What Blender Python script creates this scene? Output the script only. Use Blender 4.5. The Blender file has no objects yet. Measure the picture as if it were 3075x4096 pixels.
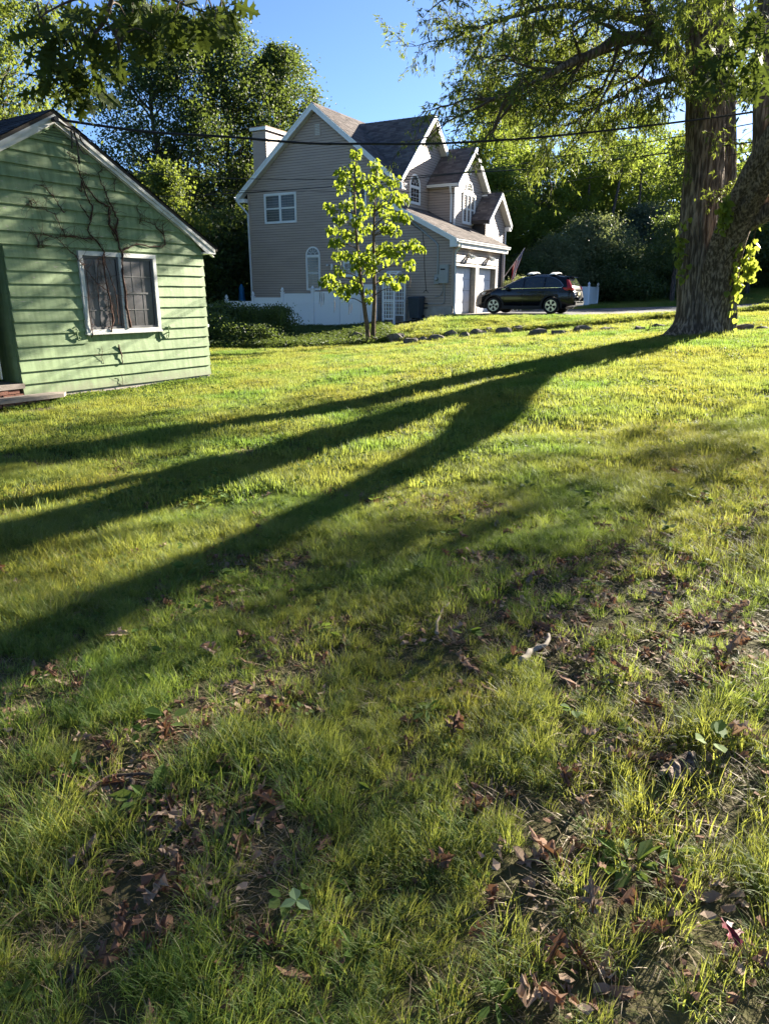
import bpy, math, random
import numpy as np
from mathutils import Vector, Matrix, Euler
R = math.radians
rng = np.random.default_rng(11)
random.seed(5)
sc = bpy.context.scene
col = sc.collection

# ------------------------------------------------------------------ camera, sky, sun, exposure
CAM_H = 1.6
cam = bpy.data.objects.new('camera', bpy.data.cameras.new('camera'))
col.objects.link(cam)
cam.location = (0, 0, CAM_H)
cam.rotation_euler = (R(90 - 16.7), 0, 0)
cam.data.sensor_fit = 'HORIZONTAL'
cam.data.sensor_width = 36
cam.data.lens = 33.72
cam.data.clip_start = 0.05
cam.data.clip_end = 2000
sc.camera = cam

SUN_AZ, SUN_EL = 46.5, 19.5
world = bpy.data.worlds.new('World')
sc.world = world
world.use_nodes = True
wn, wl = world.node_tree.nodes, world.node_tree.links
wn.clear()
sky = wn.new('ShaderNodeTexSky')
sky.sky_type = 'NISHITA'
sky.sun_disc = False
sky.sun_elevation = R(SUN_EL)
sky.sun_rotation = R(SUN_AZ)
sky.air_density = 0.63
sky.dust_density = 0.35
sky.ozone_density = 4.4
bg = wn.new('ShaderNodeBackground')
bg.inputs['Strength'].default_value = 0.05
wo = wn.new('ShaderNodeOutputWorld')
wl.new(sky.outputs[0], bg.inputs[0])
wl.new(bg.outputs[0], wo.inputs[0])

sun = bpy.data.objects.new('sun', bpy.data.lights.new('sun', 'SUN'))
col.objects.link(sun)
sun.data.energy = 5.0
sun.data.angle = R(0.5)
sun.data.color = (1.0, 0.91, 0.76)
sdir = Vector((math.sin(R(SUN_AZ)) * math.cos(R(SUN_EL)), math.cos(R(SUN_AZ)) * math.cos(R(SUN_EL)), math.sin(R(SUN_EL))))
sun.rotation_euler = sdir.to_track_quat('Z', 'Y').to_euler()
sun.location = (30, 40, 30)

sc.view_settings.view_transform = 'Standard'
sc.view_settings.look = 'None'
sc.view_settings.gamma = 1
sc.view_settings.exposure = 2.45
sc.view_settings.use_curve_mapping = False
sc.render.engine = 'CYCLES'
sc.cycles.max_bounces = 8
sc.cycles.diffuse_bounces = 4
sc.cycles.glossy_bounces = 3
sc.cycles.transmission_bounces = 6
sc.cycles.use_denoising = True
sc.cycles.caustics_reflective = False
sc.cycles.caustics_refractive = False

# ------------------------------------------------------------------ object helpers
def link(o, parent=None):
    col.objects.link(o)
    if parent is not None:
        o.parent = parent
    return o

def tag(o, label=None, cat=None, group=None, kind=None):
    if label: o['label'] = label
    if cat: o['category'] = cat
    if group: o['group'] = group
    if kind: o['kind'] = kind
    return o

def thing(name, label, cat, loc=(0, 0, 0), rz=0.0, group=None):
    o = bpy.data.objects.new(name, None)
    o.empty_display_size = 0.1
    o.location = loc
    o.rotation_euler = (0, 0, rz)
    link(o)
    return tag(o, label, cat, group)

def np_mesh(name, V, F, mats, smooth=False, fm=None):
    """V (n,3); F an (m,k) array or a list of index lists."""
    me = bpy.data.meshes.new(name)
    V = np.asarray(V, dtype=np.float32)
    if isinstance(F, np.ndarray):
        m, k = F.shape
        loops = F.astype(np.int32).ravel()
        starts = np.arange(m, dtype=np.int32) * k
    else:
        m = len(F)
        lens = np.array([len(f) for f in F], dtype=np.int32)
        loops = np.concatenate([np.asarray(f, dtype=np.int32) for f in F]) if m else np.zeros(0, np.int32)
        starts = np.concatenate([[0], np.cumsum(lens)[:-1]]).astype(np.int32)
    me.vertices.add(len(V))
    me.vertices.foreach_set('co', V.ravel())
    me.loops.add(len(loops))
    me.loops.foreach_set('vertex_index', loops)
    me.polygons.add(m)
    me.polygons.foreach_set('loop_start', starts)
    if fm is not None:
        me.polygons.foreach_set('material_index', np.asarray(fm, dtype=np.int32))
    me.polygons.foreach_set('use_smooth', np.full(m, bool(smooth), dtype=bool))
    me.update(calc_edges=True)
    me.validate()
    for mt in (mats if isinstance(mats, (list, tuple)) else [mats]):
        me.materials.append(mt)
    return me

def np_obj(name, V, F, mats, parent=None, smooth=False, fm=None):
    return link(bpy.data.objects.new(name, np_mesh(name, V, F, mats, smooth, fm)), parent)

def MXY(a, b, c): return (a, b, c)

class MB:
    def __init__(self): self.V = []; self.F = []; self.fm = []; self.mi = 0
    def add(self, V, F):
        n = len(self.V)
        self.V.extend([tuple(v) for v in V])
        for f in F:
            self.F.append([i + n for i in f]); self.fm.append(self.mi)
        return self
    def box(self, a0, a1, b0, b1, c0, c1, M=MXY):
        v = [M(a, b, c) for c in (c0, c1) for b in (b0, b1) for a in (a0, a1)]
        return self.add(v, [(0, 2, 3, 1), (4, 5, 7, 6), (0, 1, 5, 4), (2, 6, 7, 3), (0, 4, 6, 2), (1, 3, 7, 5)])
    def prism(self, loop, c0, c1, M=MXY):
        n = len(loop)
        v = [M(a, b, c0) for a, b in loop] + [M(a, b, c1) for a, b in loop]
        f = [list(range(n))[::-1], list(range(n, 2 * n))]
        for i in range(n):
            j = (i + 1) % n
            f.append((i, j, j + n, i + n))
        return self.add(v, f)
    def ring(self, outer, inner, c0, c1, M=MXY):
        n = len(outer)
        v = [M(a, b, c0) for a, b in outer] + [M(a, b, c0) for a, b in inner] + \
            [M(a, b, c1) for a, b in outer] + [M(a, b, c1) for a, b in inner]
        f = []
        for i in range(n):
            j = (i + 1) % n
            f += [(i, j, n + j, n + i), (2 * n + i, 3 * n + i, 3 * n + j, 2 * n + j),
                  (i, 2 * n + i, 2 * n + j, j), (n + i, n + j, 3 * n + j, 3 * n + i)]
        return self.add(v, f)
    def hexa(self, v8):
        return self.add(v8, [(0, 3, 2, 1), (4, 5, 6, 7), (0, 1, 5, 4), (1, 2, 6, 5), (2, 3, 7, 6), (3, 0, 4, 7)])
    def tube(self, pts, rad, n=6, cap=True):
        V, F = tube_arrays(pts, rad, n)
        F = [list(f) for f in F]
        if cap:
            F.append(list(range(n))[::-1]); F.append(list(range(len(V) - n, len(V))))
        return self.add(V, F)
    def lathe(self, prof, n=12, M=MXY, cx=0, cy=0):
        V = []; F = []
        for r, z in prof:
            for k in range(n):
                t = 2 * math.pi * k / n
                V.append(M(cx + r * math.cos(t), cy + r * math.sin(t), z))
        for i in range(len(prof) - 1):
            for k in range(n):
                l = (k + 1) % n
                F.append((i * n + k, i * n + l, (i + 1) * n + l, (i + 1) * n + k))
        F.append(list(range(n))[::-1]); F.append(list(range((len(prof) - 1) * n, len(prof) * n)))
        return self.add(V, F)
    def build(self, name, mats, parent=None, smooth=False):
        return np_obj(name, self.V, self.F, mats, parent, smooth, self.fm)

def tube_arrays(pts, rad, n=6):
    P = np.asarray(pts, float); m = len(P)
    r = np.full(m, rad, float) if np.isscalar(rad) else np.asarray(rad, float)
    T = np.gradient(P, axis=0); T /= np.linalg.norm(T, axis=1)[:, None] + 1e-9
    up = np.array([0, 0, 1.0]) if abs(T[0][2]) < 0.9 else np.array([1.0, 0, 0])
    V = np.zeros((m, n, 3))
    a = np.arange(n) * 2 * math.pi / n
    u = None
    for i in range(m):
        if u is None: u = np.cross(up, T[i])
        u = u - T[i] * np.dot(u, T[i]); u /= np.linalg.norm(u) + 1e-9
        v = np.cross(T[i], u)
        V[i] = P[i] + r[i] * (np.cos(a)[:, None] * u + np.sin(a)[:, None] * v)
    idx = np.arange(m * n).reshape(m, n)
    F = np.stack([idx[:-1], np.roll(idx, -1, 1)[:-1], np.roll(idx, -1, 1)[1:], idx[1:]], -1).reshape(-1, 4)
    return V.reshape(-1, 3), F

class TubeSet:
    """many tubes collected in numpy arrays"""
    def __init__(self): self.V = []; self.F = []; self.n = 0
    def add(self, pts, rad, n=6):
        V, F = tube_arrays(pts, rad, n)
        self.V.append(V); self.F.append(F + self.n); self.n += len(V)
    def build(self, name, m, parent=None, smooth=True):
        return np_obj(name, np.concatenate(self.V), np.concatenate(self.F), m, parent, smooth)

def frames(D, rng, roll=None):
    """rotation matrices (n,3,3) whose columns are side, axis D, normal"""
    D = D / (np.linalg.norm(D, axis=1)[:, None] + 1e-9)
    A = rng.normal(size=D.shape) if roll is None else roll
    X = np.cross(D, A); X /= np.linalg.norm(X, axis=1)[:, None] + 1e-9
    Z = np.cross(X, D)
    return np.stack([X, D, Z], -1)

def scatter_mesh(tv, tf, P, Rm, S):
    tv = np.asarray(tv, float); tf = np.asarray(tf)
    n, k = len(P), len(tv)
    V = np.einsum('nij,kj->nki', Rm, tv) * np.asarray(S)[:, None, None] + P[:, None, :]
    F = tf[None] + (np.arange(n) * k)[:, None, None]
    return V.reshape(-1, 3), F.reshape(-1, tf.shape[1])

_tab = np.random.default_rng(3).random((64, 64))
def vnoise(x, y, s=1.0, o=0):
    x = np.asarray(x, float) / s + 13.7 * (o + 1); y = np.asarray(y, float) / s + 7.3 * (o + 1)
    i = np.floor(x).astype(int); j = np.floor(y).astype(int)
    fx = x - i; fy = y - j; fx = fx * fx * (3 - 2 * fx); fy = fy * fy * (3 - 2 * fy)
    g = lambda a, b: _tab[a % 64, b % 64]
    return (g(i, j) * (1 - fx) + g(i + 1, j) * fx) * (1 - fy) + (g(i, j + 1) * (1 - fx) + g(i + 1, j + 1) * fx) * fy

# ------------------------------------------------------------------ materials
def new_mat(name):
    m = bpy.data.materials.new(name); m.use_nodes = True
    nt = m.node_tree; b = nt.nodes['Principled BSDF']
    return m, nt, b

def noise_node(nt, scale, detail=4, stretch=None, coord='Object'):
    tc = nt.nodes.new('ShaderNodeTexCoord'); n = nt.nodes.new('ShaderNodeTexNoise')
    n.inputs['Scale'].default_value = scale; n.inputs['Detail'].default_value = detail
    if stretch:
        mp = nt.nodes.new('ShaderNodeMapping'); mp.inputs['Scale'].default_value = stretch
        nt.links.new(tc.outputs[coord], mp.inputs[0]); nt.links.new(mp.outputs[0], n.inputs[0])
    else:
        nt.links.new(tc.outputs[coord], n.inputs[0])
    return n

def ramp(nt, src, stops):
    r = nt.nodes.new('ShaderNodeValToRGB'); nt.links.new(src, r.inputs[0])
    e = r.color_ramp.elements
    while len(e) < len(stops): e.new(0.5)
    for i, (p, c) in enumerate(stops):
        e[i].position = p; e[i].color = (*c, 1)
    return r

def mix_rgb(nt, fac, a, b, mode='MIX'):
    m = nt.nodes.new('ShaderNodeMix'); m.data_type = 'RGBA'; m.blend_type = mode
    if isinstance(fac, (int, float)): m.inputs[0].default_value = fac
    else: nt.links.new(fac, m.inputs[0])
    for i, x in ((6, a), (7, b)):
        if isinstance(x, tuple): m.inputs[i].default_value = (*x, 1)
        else: nt.links.new(x, m.inputs[i])
    return m.outputs[2]

def add_bump(nt, b, src, strength, dist=0.01):
    bp = nt.nodes.new('ShaderNodeBump'); bp.inputs['Strength'].default_value = strength
    bp.inputs['Distance'].default_value = dist
    nt.links.new(src, bp.inputs['Height']); nt.links.new(bp.outputs[0], b.inputs['Normal'])

def mat(name, c, rough=0.6, var=0.12, scale=6.0, spec=0.3, bump=0.0, bscale=60, metal=0.0, stretch=None, coat=0.0):
    m, nt, b = new_mat(name)
    n = noise_node(nt, scale, 5, stretch)
    lo = tuple(x * (1 - var) for x in c); hi = tuple(min(1, x * (1 + var)) for x in c)
    r = ramp(nt, n.outputs[0], [(0.3, lo), (0.7, hi)])
    nt.links.new(r.outputs[0], b.inputs['Base Color'])
    b.inputs['Roughness'].default_value = rough
    b.inputs['Specular IOR Level'].default_value = spec
    b.inputs['Metallic'].default_value = metal
    b.inputs['Coat Weight'].default_value = coat
    if bump:
        n2 = noise_node(nt, bscale, 4, stretch)
        add_bump(nt, b, n2.outputs[0], bump)
    return m

def leaf_mat(name, stops, trans, tfac=0.45, rough=0.55, spec=0.35, patch=False):
    """each leaf its own colour; light passes through"""
    m, nt, b = new_mat(name)
    g = nt.nodes.new('ShaderNodeNewGeometry')
    r = ramp(nt, g.outputs['Random Per Island'], stops)
    base = r.outputs[0]
    if patch:      # the sward itself differs from place to place: clover, fescue, dry spots
        n1 = nt.nodes.new('ShaderNodeTexNoise'); n1.inputs['Scale'].default_value = 0.55; n1.inputs['Detail'].default_value = 5
        nt.links.new(g.outputs['Position'], n1.inputs[0])
        r1 = ramp(nt, n1.outputs[0], [(0.36, (0.62, 0.86, 0.72)), (0.5, (1, 1, 1)), (0.64, (1.0, 0.90, 0.80)), (0.72, (1.0, 0.86, 0.95))])
        base = mix_rgb(nt, 1.0, base, r1.outputs[0], 'MULTIPLY')
    nt.links.new(base, b.inputs['Base Color'])
    b.inputs['Roughness'].default_value = rough
    b.inputs['Specular IOR Level'].default_value = spec
    t = nt.nodes.new('ShaderNodeBsdfTranslucent')
    tc = mix_rgb(nt, 0.75, r.outputs[0], trans)
    if patch: tc = mix_rgb(nt, 1.0, tc, r1.outputs[0], 'MULTIPLY')
    nt.links.new(tc, t.inputs[0])
    mx = nt.nodes.new('ShaderNodeMixShader'); mx.inputs[0].default_value = tfac
    nt.links.new(b.outputs[0], mx.inputs[1]); nt.links.new(t.outputs[0], mx.inputs[2])
    nt.links.new(mx.outputs[0], nt.nodes['Material Output'].inputs[0])
    return m

def island_mat(name, stops, rough=0.9, spec=0.15, bump=0.3, bscale=120):
    m, nt, b = new_mat(name)
    g = nt.nodes.new('ShaderNodeNewGeometry')
    r = ramp(nt, g.outputs['Random Per Island'], stops)
    n = noise_node(nt, bscale, 3)
    c = mix_rgb(nt, 0.35, r.outputs[0], n.outputs[1], 'SOFT_LIGHT')
    nt.links.new(c, b.inputs['Base Color'])
    b.inputs['Roughness'].default_value = rough
    b.inputs['Specular IOR Level'].default_value = spec
    if bump: add_bump(nt, b, n.outputs[0], bump)
    return m

def green_paint():
    m, nt, b = new_mat('green_board_paint')
    n = noise_node(nt, 2.2, 6, (1, 1, 3))
    r = ramp(nt, n.outputs[0], [(0.25, (0.205, 0.285, 0.145)), (0.55, (0.24, 0.325, 0.168)), (0.8, (0.285, 0.365, 0.20))])
    # flaked spots and grime streaks
    n2 = noise_node(nt, 34, 5, (0.35, 0.35, 1.4))
    r2 = ramp(nt, n2.outputs[0], [(0.30, (1, 1, 1)), (0.34, (0, 0, 0))])
    c = mix_rgb(nt, r2.outputs[0], r.outputs[0], (0.36, 0.35, 0.30))
    n3 = noise_node(nt, 5, 4, (2.6, 2.6, 0.25))
    r3 = ramp(nt, n3.outputs[0], [(0.35, (0.72, 0.74, 0.68)), (0.6, (1, 1, 1))])
    c = mix_rgb(nt, 1.0, c, r3.outputs[0], 'MULTIPLY')
    tc = nt.nodes.new('ShaderNodeTexCoord'); sp = nt.nodes.new('ShaderNodeSeparateXYZ'); nt.links.new(tc.outputs['Object'], sp.inputs[0])
    n5 = noise_node(nt, 6, 6)
    ma = nt.nodes.new('ShaderNodeMath'); ma.operation = 'MULTIPLY_ADD'; ma.inputs[1].default_value = 0.5
    nt.links.new(n5.outputs[0], ma.inputs[0]); nt.links.new(sp.outputs[2], ma.inputs[2])
    r5 = ramp(nt, ma.outputs[0], [(0.22, (0.62, 0.60, 0.60)), (0.46, (0.0, 0.0, 0.0))])
    c = mix_rgb(nt, r5.outputs[0], c, (0.17, 0.155, 0.11))
    nt.links.new(c, b.inputs['Base Color'])
    b.inputs['Roughness'].default_value = 0.6
    b.inputs['Specular IOR Level'].default_value = 0.25
    n4 = noise_node(nt, 40, 4, (0.4, 0.4, 1.5))
    add_bump(nt, b, n4.outputs[0], 0.25, 0.006)
    return m

def bark_mat(name, lo, hi, vs=1.0):
    m, nt, b = new_mat(name)
    n = noise_node(nt, 8 * vs, 8, (2.4, 2.4, 0.34))
    r = ramp(nt, n.outputs[0], [(0.40, tuple(x * 0.7 for x in lo)), (0.47, lo), (0.62, hi)])
    nt.links.new(r.outputs[0], b.inputs['Base Color'])
    b.inputs['Roughness'].default_value = 0.9
    b.inputs['Specular IOR Level'].default_value = 0.15
    n2 = noise_node(nt, 16 * vs, 6, (2.6, 2.6, 0.22))
    add_bump(nt, b, n2.outputs[0], 0.9, 0.05)
    return m

def ground_mat():
    m, nt, b = new_mat('lawn_soil')
    n1 = noise_node(nt, 0.9, 6); n2 = noise_node(nt, 26, 5)
    r1 = ramp(nt, n1.outputs[0], [(0.35, (0.050, 0.062, 0.018)), (0.6, (0.085, 0.098, 0.03)), (0.75, (0.12, 0.105, 0.05))])
    r2 = ramp(nt, n2.outputs[0], [(0.35, (0.045, 0.034, 0.022)), (0.62, (0.13, 0.10, 0.062)), (0.75, (0.10, 0.13, 0.035))])
    c = mix_rgb(nt, 0.55, r1.outputs[0], r2.outputs[0])
    nt.links.new(c, b.inputs['Base Color'])
    b.inputs['Roughness'].default_value = 0.95
    b.inputs['Specular IOR Level'].default_value = 0.1
    add_bump(nt, b, n2.outputs[0], 0.8, 0.03)
    return m

def asphalt_mat():
    m, nt, b = new_mat('driveway_asphalt')
    n1 = noise_node(nt, 0.5, 5); n2 = noise_node(nt, 60, 3)
    r1 = ramp(nt, n1.outputs[0], [(0.35, (0.06, 0.06, 0.063)), (0.7, (0.105, 0.103, 0.105))])
    c = mix_rgb(nt, 0.3, r1.outputs[0], n2.outputs[1], 'SOFT_LIGHT')
    nt.links.new(c, b.inputs['Base Color'])
    b.inputs['Roughness'].default_value = 0.85
    add_bump(nt, b, n2.outputs[0], 0.4, 0.01)
    return m

def glass_mat(name, c, rough=0.08, spec=0.6, var=0.5, scale=1.5, stretch=(1, 1, 1)):
    return mat(name, c, rough, var, scale, spec, stretch=stretch)

M_green = green_paint()
M_white = mat('white_trim_paint', (0.74, 0.74, 0.72), 0.5, 0.07, 3, bump=0.08, bscale=30)
M_whiteold = mat('weathered_white_paint', (0.62, 0.62, 0.60), 0.6, 0.18, 5, bump=0.2, bscale=40)
M_vinyl = mat('white_vinyl', (0.72, 0.74, 0.76), 0.4, 0.05, 2)
M_vinyl_stain = None
M_cap = mat('vinyl_post', (0.86, 0.86, 0.86), 0.38, 0.04, 2)
M_tan = mat('taupe_vinyl_siding', (0.44, 0.345, 0.28), 0.6, 0.07, 2.5, bump=0.15, bscale=25, stretch=(0.3, 0.3, 2))
M_tansun = M_tan
M_tanback = mat('lap_shade_backing', (0.05, 0.045, 0.042), 0.7, 0.05, 2)  # near black, shows between courses as painted lap shadow lines
M_fascia = mat('white_aluminium_trim', (0.82, 0.82, 0.80), 0.4, 0.05, 2)
M_soffit = mat('soffit_panel', (0.60, 0.58, 0.52), 0.55, 0.05, 3)
M_conc = mat('concrete', (0.38, 0.34, 0.30), 0.9, 0.25, 3, bump=0.3, bscale=40)
M_pave = mat('concrete_apron', (0.36, 0.33, 0.30), 0.9, 0.18, 2, bump=0.3, bscale=60)
M_shingle_t = island_mat('brown_asphalt_shingle', [(0.0, (0.085, 0.072, 0.068)), (0.5, (0.128, 0.108, 0.10)), (1.0, (0.175, 0.15, 0.138))])
M_shingle_g = island_mat('dark_asphalt_shingle', [(0.0, (0.022, 0.023, 0.028)), (0.5, (0.04, 0.042, 0.05)), (1.0, (0.07, 0.072, 0.08))])
M_deck = mat('roof_deck', (0.06, 0.05, 0.045), 0.9)
M_glass = glass_mat('curtained_glass', (0.055, 0.062, 0.064), 0.10, 0.5, 0.35, 3, (4, 4, 0.3))
M_glassdk = glass_mat('dark_glass', (0.02, 0.022, 0.024), 0.08, 0.6)
M_screen = glass_mat('dusty_screened_glass', (0.062, 0.058, 0.062), 0.32, 0.5, 0.8, 2.2)
M_muntin = mat('grey_muntin', (0.11, 0.11, 0.115), 0.5)
M_door = mat('white_garage_door', (0.70, 0.72, 0.76), 0.45, 0.05, 2)
M_jamb = mat('cream_jamb', (0.58, 0.55, 0.48), 0.6, 0.05, 2)
M_gutter = mat('white_gutter', (0.70, 0.71, 0.69), 0.35, 0.05, 2)
M_copper = mat('rusted_cap', (0.42, 0.22, 0.12), 0.6, 0.4, 5)
M_greybox = mat('grey_enamel', (0.34, 0.35, 0.34), 0.45, 0.06, 3)
M_conduit = mat('grey_conduit', (0.36, 0.38, 0.38), 0.4, 0.08, 5, metal=0.3)
M_black = mat('black_rubber_cable', (0.012, 0.012, 0.013), 0.6)
M_iron = mat('dark_iron', (0.03, 0.03, 0.033), 0.5, metal=0.3)
M_vine = mat('dead_vine_bark', (0.075, 0.038, 0.028), 0.9, 0.4, 30, bump=0.4, bscale=90)
M_twig = mat('twig_bark', (0.10, 0.075, 0.055), 0.9, 0.3, 20)
M_brick = mat('old_brick', (0.22, 0.105, 0.075), 0.9, 0.3, 8, bump=0.4, bscale=50)
M_slab = mat('worn_stone_slab', (0.26, 0.22, 0.19), 0.9, 0.25, 6, bump=0.3, bscale=50)
M_bark = bark_mat('maple_bark', (0.12, 0.09, 0.068), (0.33, 0.255, 0.195))
M_bark2 = bark_mat('grey_bark', (0.07, 0.06, 0.052), (0.17, 0.145, 0.125), 1.5)
M_barks = bark_mat('smooth_brown_bark', (0.12, 0.085, 0.06), (0.22, 0.16, 0.115), 2.0)
M_stone = mat('field_stone', (0.14, 0.125, 0.11), 0.95, 0.45, 5, spec=0.1, bump=0.8, bscale=9)
M_ground = ground_mat()
M_asph = asphalt_mat()
M_dirt = mat('bare_dirt', (0.15, 0.10, 0.075), 0.95, 0.35, 7, bump=0.5, bscale=30)

G0, G1, G2, G3 = (0.028, 0.060, 0.012), (0.050, 0.098, 0.018), (0.085, 0.135, 0.026), (0.13, 0.165, 0.04)
L_maple = leaf_mat('silver_maple_leaf', [(0, (0.035, 0.066, 0.018)), (0.5, (0.055, 0.095, 0.024)), (1, (0.085, 0.125, 0.035))], (0.30, 0.36, 0.045), 0.45)
L_far = leaf_mat('far_leaf', [(0, (0.026, 0.050, 0.018)), (0.5, (0.042, 0.075, 0.022)), (1, (0.065, 0.10, 0.03))], (0.20, 0.26, 0.035), 0.38)
L_bright = leaf_mat('bright_leaf', [(0, (0.05, 0.085, 0.016)), (0.5, (0.075, 0.12, 0.022)), (1, (0.11, 0.15, 0.03))], (0.36, 0.45, 0.06), 0.52)
L_olive = leaf_mat('olive_leaf', [(0, (0.11, 0.14, 0.065)), (0.5, (0.15, 0.18, 0.085)), (1, (0.19, 0.22, 0.11))], (0.30, 0.35, 0.10), 0.35)
L_blue = leaf_mat('bluish_leaf', [(0, (0.06, 0.085, 0.058)), (1, (0.10, 0.13, 0.085))], (0.17, 0.22, 0.08), 0.3)
L_dark = leaf_mat('understory_leaf', [(0, (0.04, 0.068, 0.026)), (1, (0.08, 0.12, 0.042))], (0.22, 0.29, 0.045), 0.38)
L_cat = leaf_mat('catalpa_leaf', [(0, (0.06, 0.115, 0.014)), (0.6, (0.095, 0.16, 0.02)), (1, (0.14, 0.19, 0.03))], (0.44, 0.53, 0.045), 0.48, 0.6, 0.12)
L_vine = leaf_mat('climber_leaf', [(0, (0.06, 0.11, 0.016)), (1, (0.11, 0.17, 0.03))], (0.50, 0.56, 0.07), 0.5)
L_oak = leaf_mat('oak_leaf', [(0, (0.03, 0.05, 0.012)), (1, (0.06, 0.085, 0.02))], (0.15, 0.20, 0.03), 0.26, 0.7, 0.1)
L_weed = leaf_mat('weed_leaf', [(0, (0.045, 0.09, 0.02)), (0.6, (0.075, 0.13, 0.03)), (1, (0.12, 0.17, 0.05))], (0.30, 0.40, 0.06), 0.35, 0.7, 0.12)
L_grass = leaf_mat('grass_blade', [(0, (0.055, 0.11, 0.024)), (0.45, (0.10, 0.175, 0.036)), (0.78, (0.15, 0.21, 0.055)), (0.9, (0.27, 0.26, 0.13)), (1, (0.40, 0.35, 0.22))], (0.52, 0.56, 0.09), 0.48, 0.55, 0.25, True)
L_lawn = leaf_mat('lawn_blade', [(0, (0.055, 0.095, 0.024)), (0.55, (0.10, 0.148, 0.036)), (0.9, (0.16, 0.19, 0.06)), (1, (0.28, 0.25, 0.13))], (0.48, 0.53, 0.09), 0.45, 0.6, 0.2, True)
L_straw = leaf_mat('dry_straw', [(0, (0.16, 0.12, 0.07)), (1, (0.34, 0.27, 0.17))], (0.3, 0.25, 0.14), 0.25, 0.6, 0.3)
L_dead = leaf_mat('dead_leaf', [(0, (0.11, 0.055, 0.035)), (1, (0.26, 0.16, 0.11))], (0.25, 0.12, 0.05), 0.2, 0.8, 0.12)
L_dead2 = leaf_mat('pale_dead_leaf', [(0, (0.24, 0.17, 0.12)), (1, (0.36, 0.27, 0.20))], (0.3, 0.18, 0.1), 0.2, 0.8, 0.12)

# ------------------------------------------------------------------ terrain
def sstep(a, b, x):
    t = np.clip((np.asarray(x, float) - a) / (b - a), 0, 1); return t * t * (3 - 2 * t)

H_AZ = R(28.8)
HU = np.array([math.sin(H_AZ), math.cos(H_AZ)]); HW = np.array([HU[1], -HU[0]])
HP = np.array([3.08, 34.0]); HZ = 0.80          # garage corner and floor level
def h2w(x, y): return HP[0] + x * HW[0] + y * HU[0], HP[1] + x * HW[1] + y * HU[1]

def terrain(x, y):
    x = np.asarray(x, float); y = np.asarray(y, float)
    low = 0.08 * (np.log1p(np.exp((x + 2) * 1.6)) / 1.6 - 2)          # ~0.05 x, flat on the left
    low = np.minimum(low, 1.3)
    low = low + 0.05 * (vnoise(x, y, 2.3) - 0.5) * sstep(0, 8, y) + 0.05 * (vnoise(x, y, 0.7, 2) - 0.5)
    plat = np.interp(x, [-8, -2, 0, 1.5, 3.2, 5.5, 10, 30, 60], [-0.05, 0.02, 0.27, 0.55, 0.75, 0.80, 0.84, 1.3, 1.6])
    # ground follows the garage floor right of the house corner
    t = sstep(25.75, 29.0, y - 0.5 * sstep(-2, 2, -x))
    edge = 0.16 * sstep(25.5, 25.85, y) * sstep(-1.5, 2, x)           # low stone ledge
    z = low * (1 - t) + plat * t + edge * (1 - t)
    # lawn that rises behind the driveway to the right
    far = np.clip(y - 44, 0, 60)
    z = z + far * np.interp(x, [0, 10, 18, 28, 45], [0.0, 0.008, 0.035, 0.06, 0.07])
    return z

def tz(x, y): return float(terrain(x, y))

xs = np.unique(np.round(np.concatenate([np.linspace(-400, -40, 13), np.linspace(-40, -8, 33), np.arange(-8, 14, 0.25), np.linspace(14, 45, 48), np.linspace(45, 400, 13)]), 3))
ys = np.unique(np.round(np.concatenate([np.linspace(-200, -6, 10), np.arange(-6, 12, 0.25), np.arange(12, 36, 0.2), np.linspace(36, 70, 52), np.linspace(70, 900, 14)]), 3))
X, Y = np.meshgrid(xs, ys)
V = np.stack([X, Y, terrain(X, Y)], -1).reshape(-1, 3)
idx = np.arange(len(xs) * len(ys)).reshape(len(ys), len(xs))
F = np.stack([idx[:-1, :-1], idx[:-1, 1:], idx[1:, 1:], idx[1:, :-1]], -1).reshape(-1, 4)
tag(np_obj('ground', V, F, M_ground, smooth=True), kind='structure')

def drape(name, outline_rows, m, lift):
    """rows of (x,y) points, draped on the terrain"""
    n = len(outline_rows[0]); V = []
    for row in outline_rows:
        for x, y in row: V.append((x, y, tz(x, y) + lift))
    k = np.arange(len(V)).reshape(len(outline_rows), n)
    F = np.stack([k[:-1, :-1], k[:-1, 1:], k[1:, 1:], k[1:, :-1]], -1).reshape(-1, 4)
    return tag(np_obj(name, V, F, m, smooth=True), kind='structure')

DX = np.concatenate([np.linspace(3.3, 12, 30), np.linspace(12.5, 60, 60)])
def drive_near(x): return float(np.interp(x, [3.3, 4.3, 6, 9, 12, 20, 60], [33.6, 30.6, 29.5, 29.6, 31.5, 36.0, 52]))
def drive_far(x): return float(np.interp(x, [3.3, 4.3, 8, 12, 20, 60], [35.0, 38, 43.5, 43.5, 44.0, 60]))
drape('driveway', [[(x, drive_near(x) + (drive_far(x) - drive_near(x)) * t) for t in np.linspace(0, 1, 40)] for x in DX], M_asph, 0.03)

# ------------------------------------------------------------------ tan house
HOUSE = thing('suburban_house', 'two storey taupe vinyl sided house with white trim and attached garage', 'house', (HP[0], HP[1], HZ), -H_AZ)
def Mg(a, b, c): return (a, -c, b)              # on the gable wall (y=0): a along, b up, c outwards
def Mf(x0):                                     # on a front wall x=x0: a along y
    return lambda a, b, c: (x0 + c, a, b)

MAIN_X0, MAIN_X1, MAIN_RX, MAIN_RZ, MAIN_S = -11.4, -2.9, -7.15, 9.33, 0.785
XG_Y, XG_Z, XG_S, XG_RK = 3.3, 9.02, 0.92, -2.58
GAR_Z0, GAR_S, GAR_L = 3.36, 0.5, 6.0
DX_F, D_Y, D_Z, D_S, D_HW = -1.5, 5.15, 7.8, 0.89, 1.77
T_X, T_Y, T_Z, T_S, T_HW = -0.75, 7.05, 5.9, 0.86, 1.4
EXPO = 0.118

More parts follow.
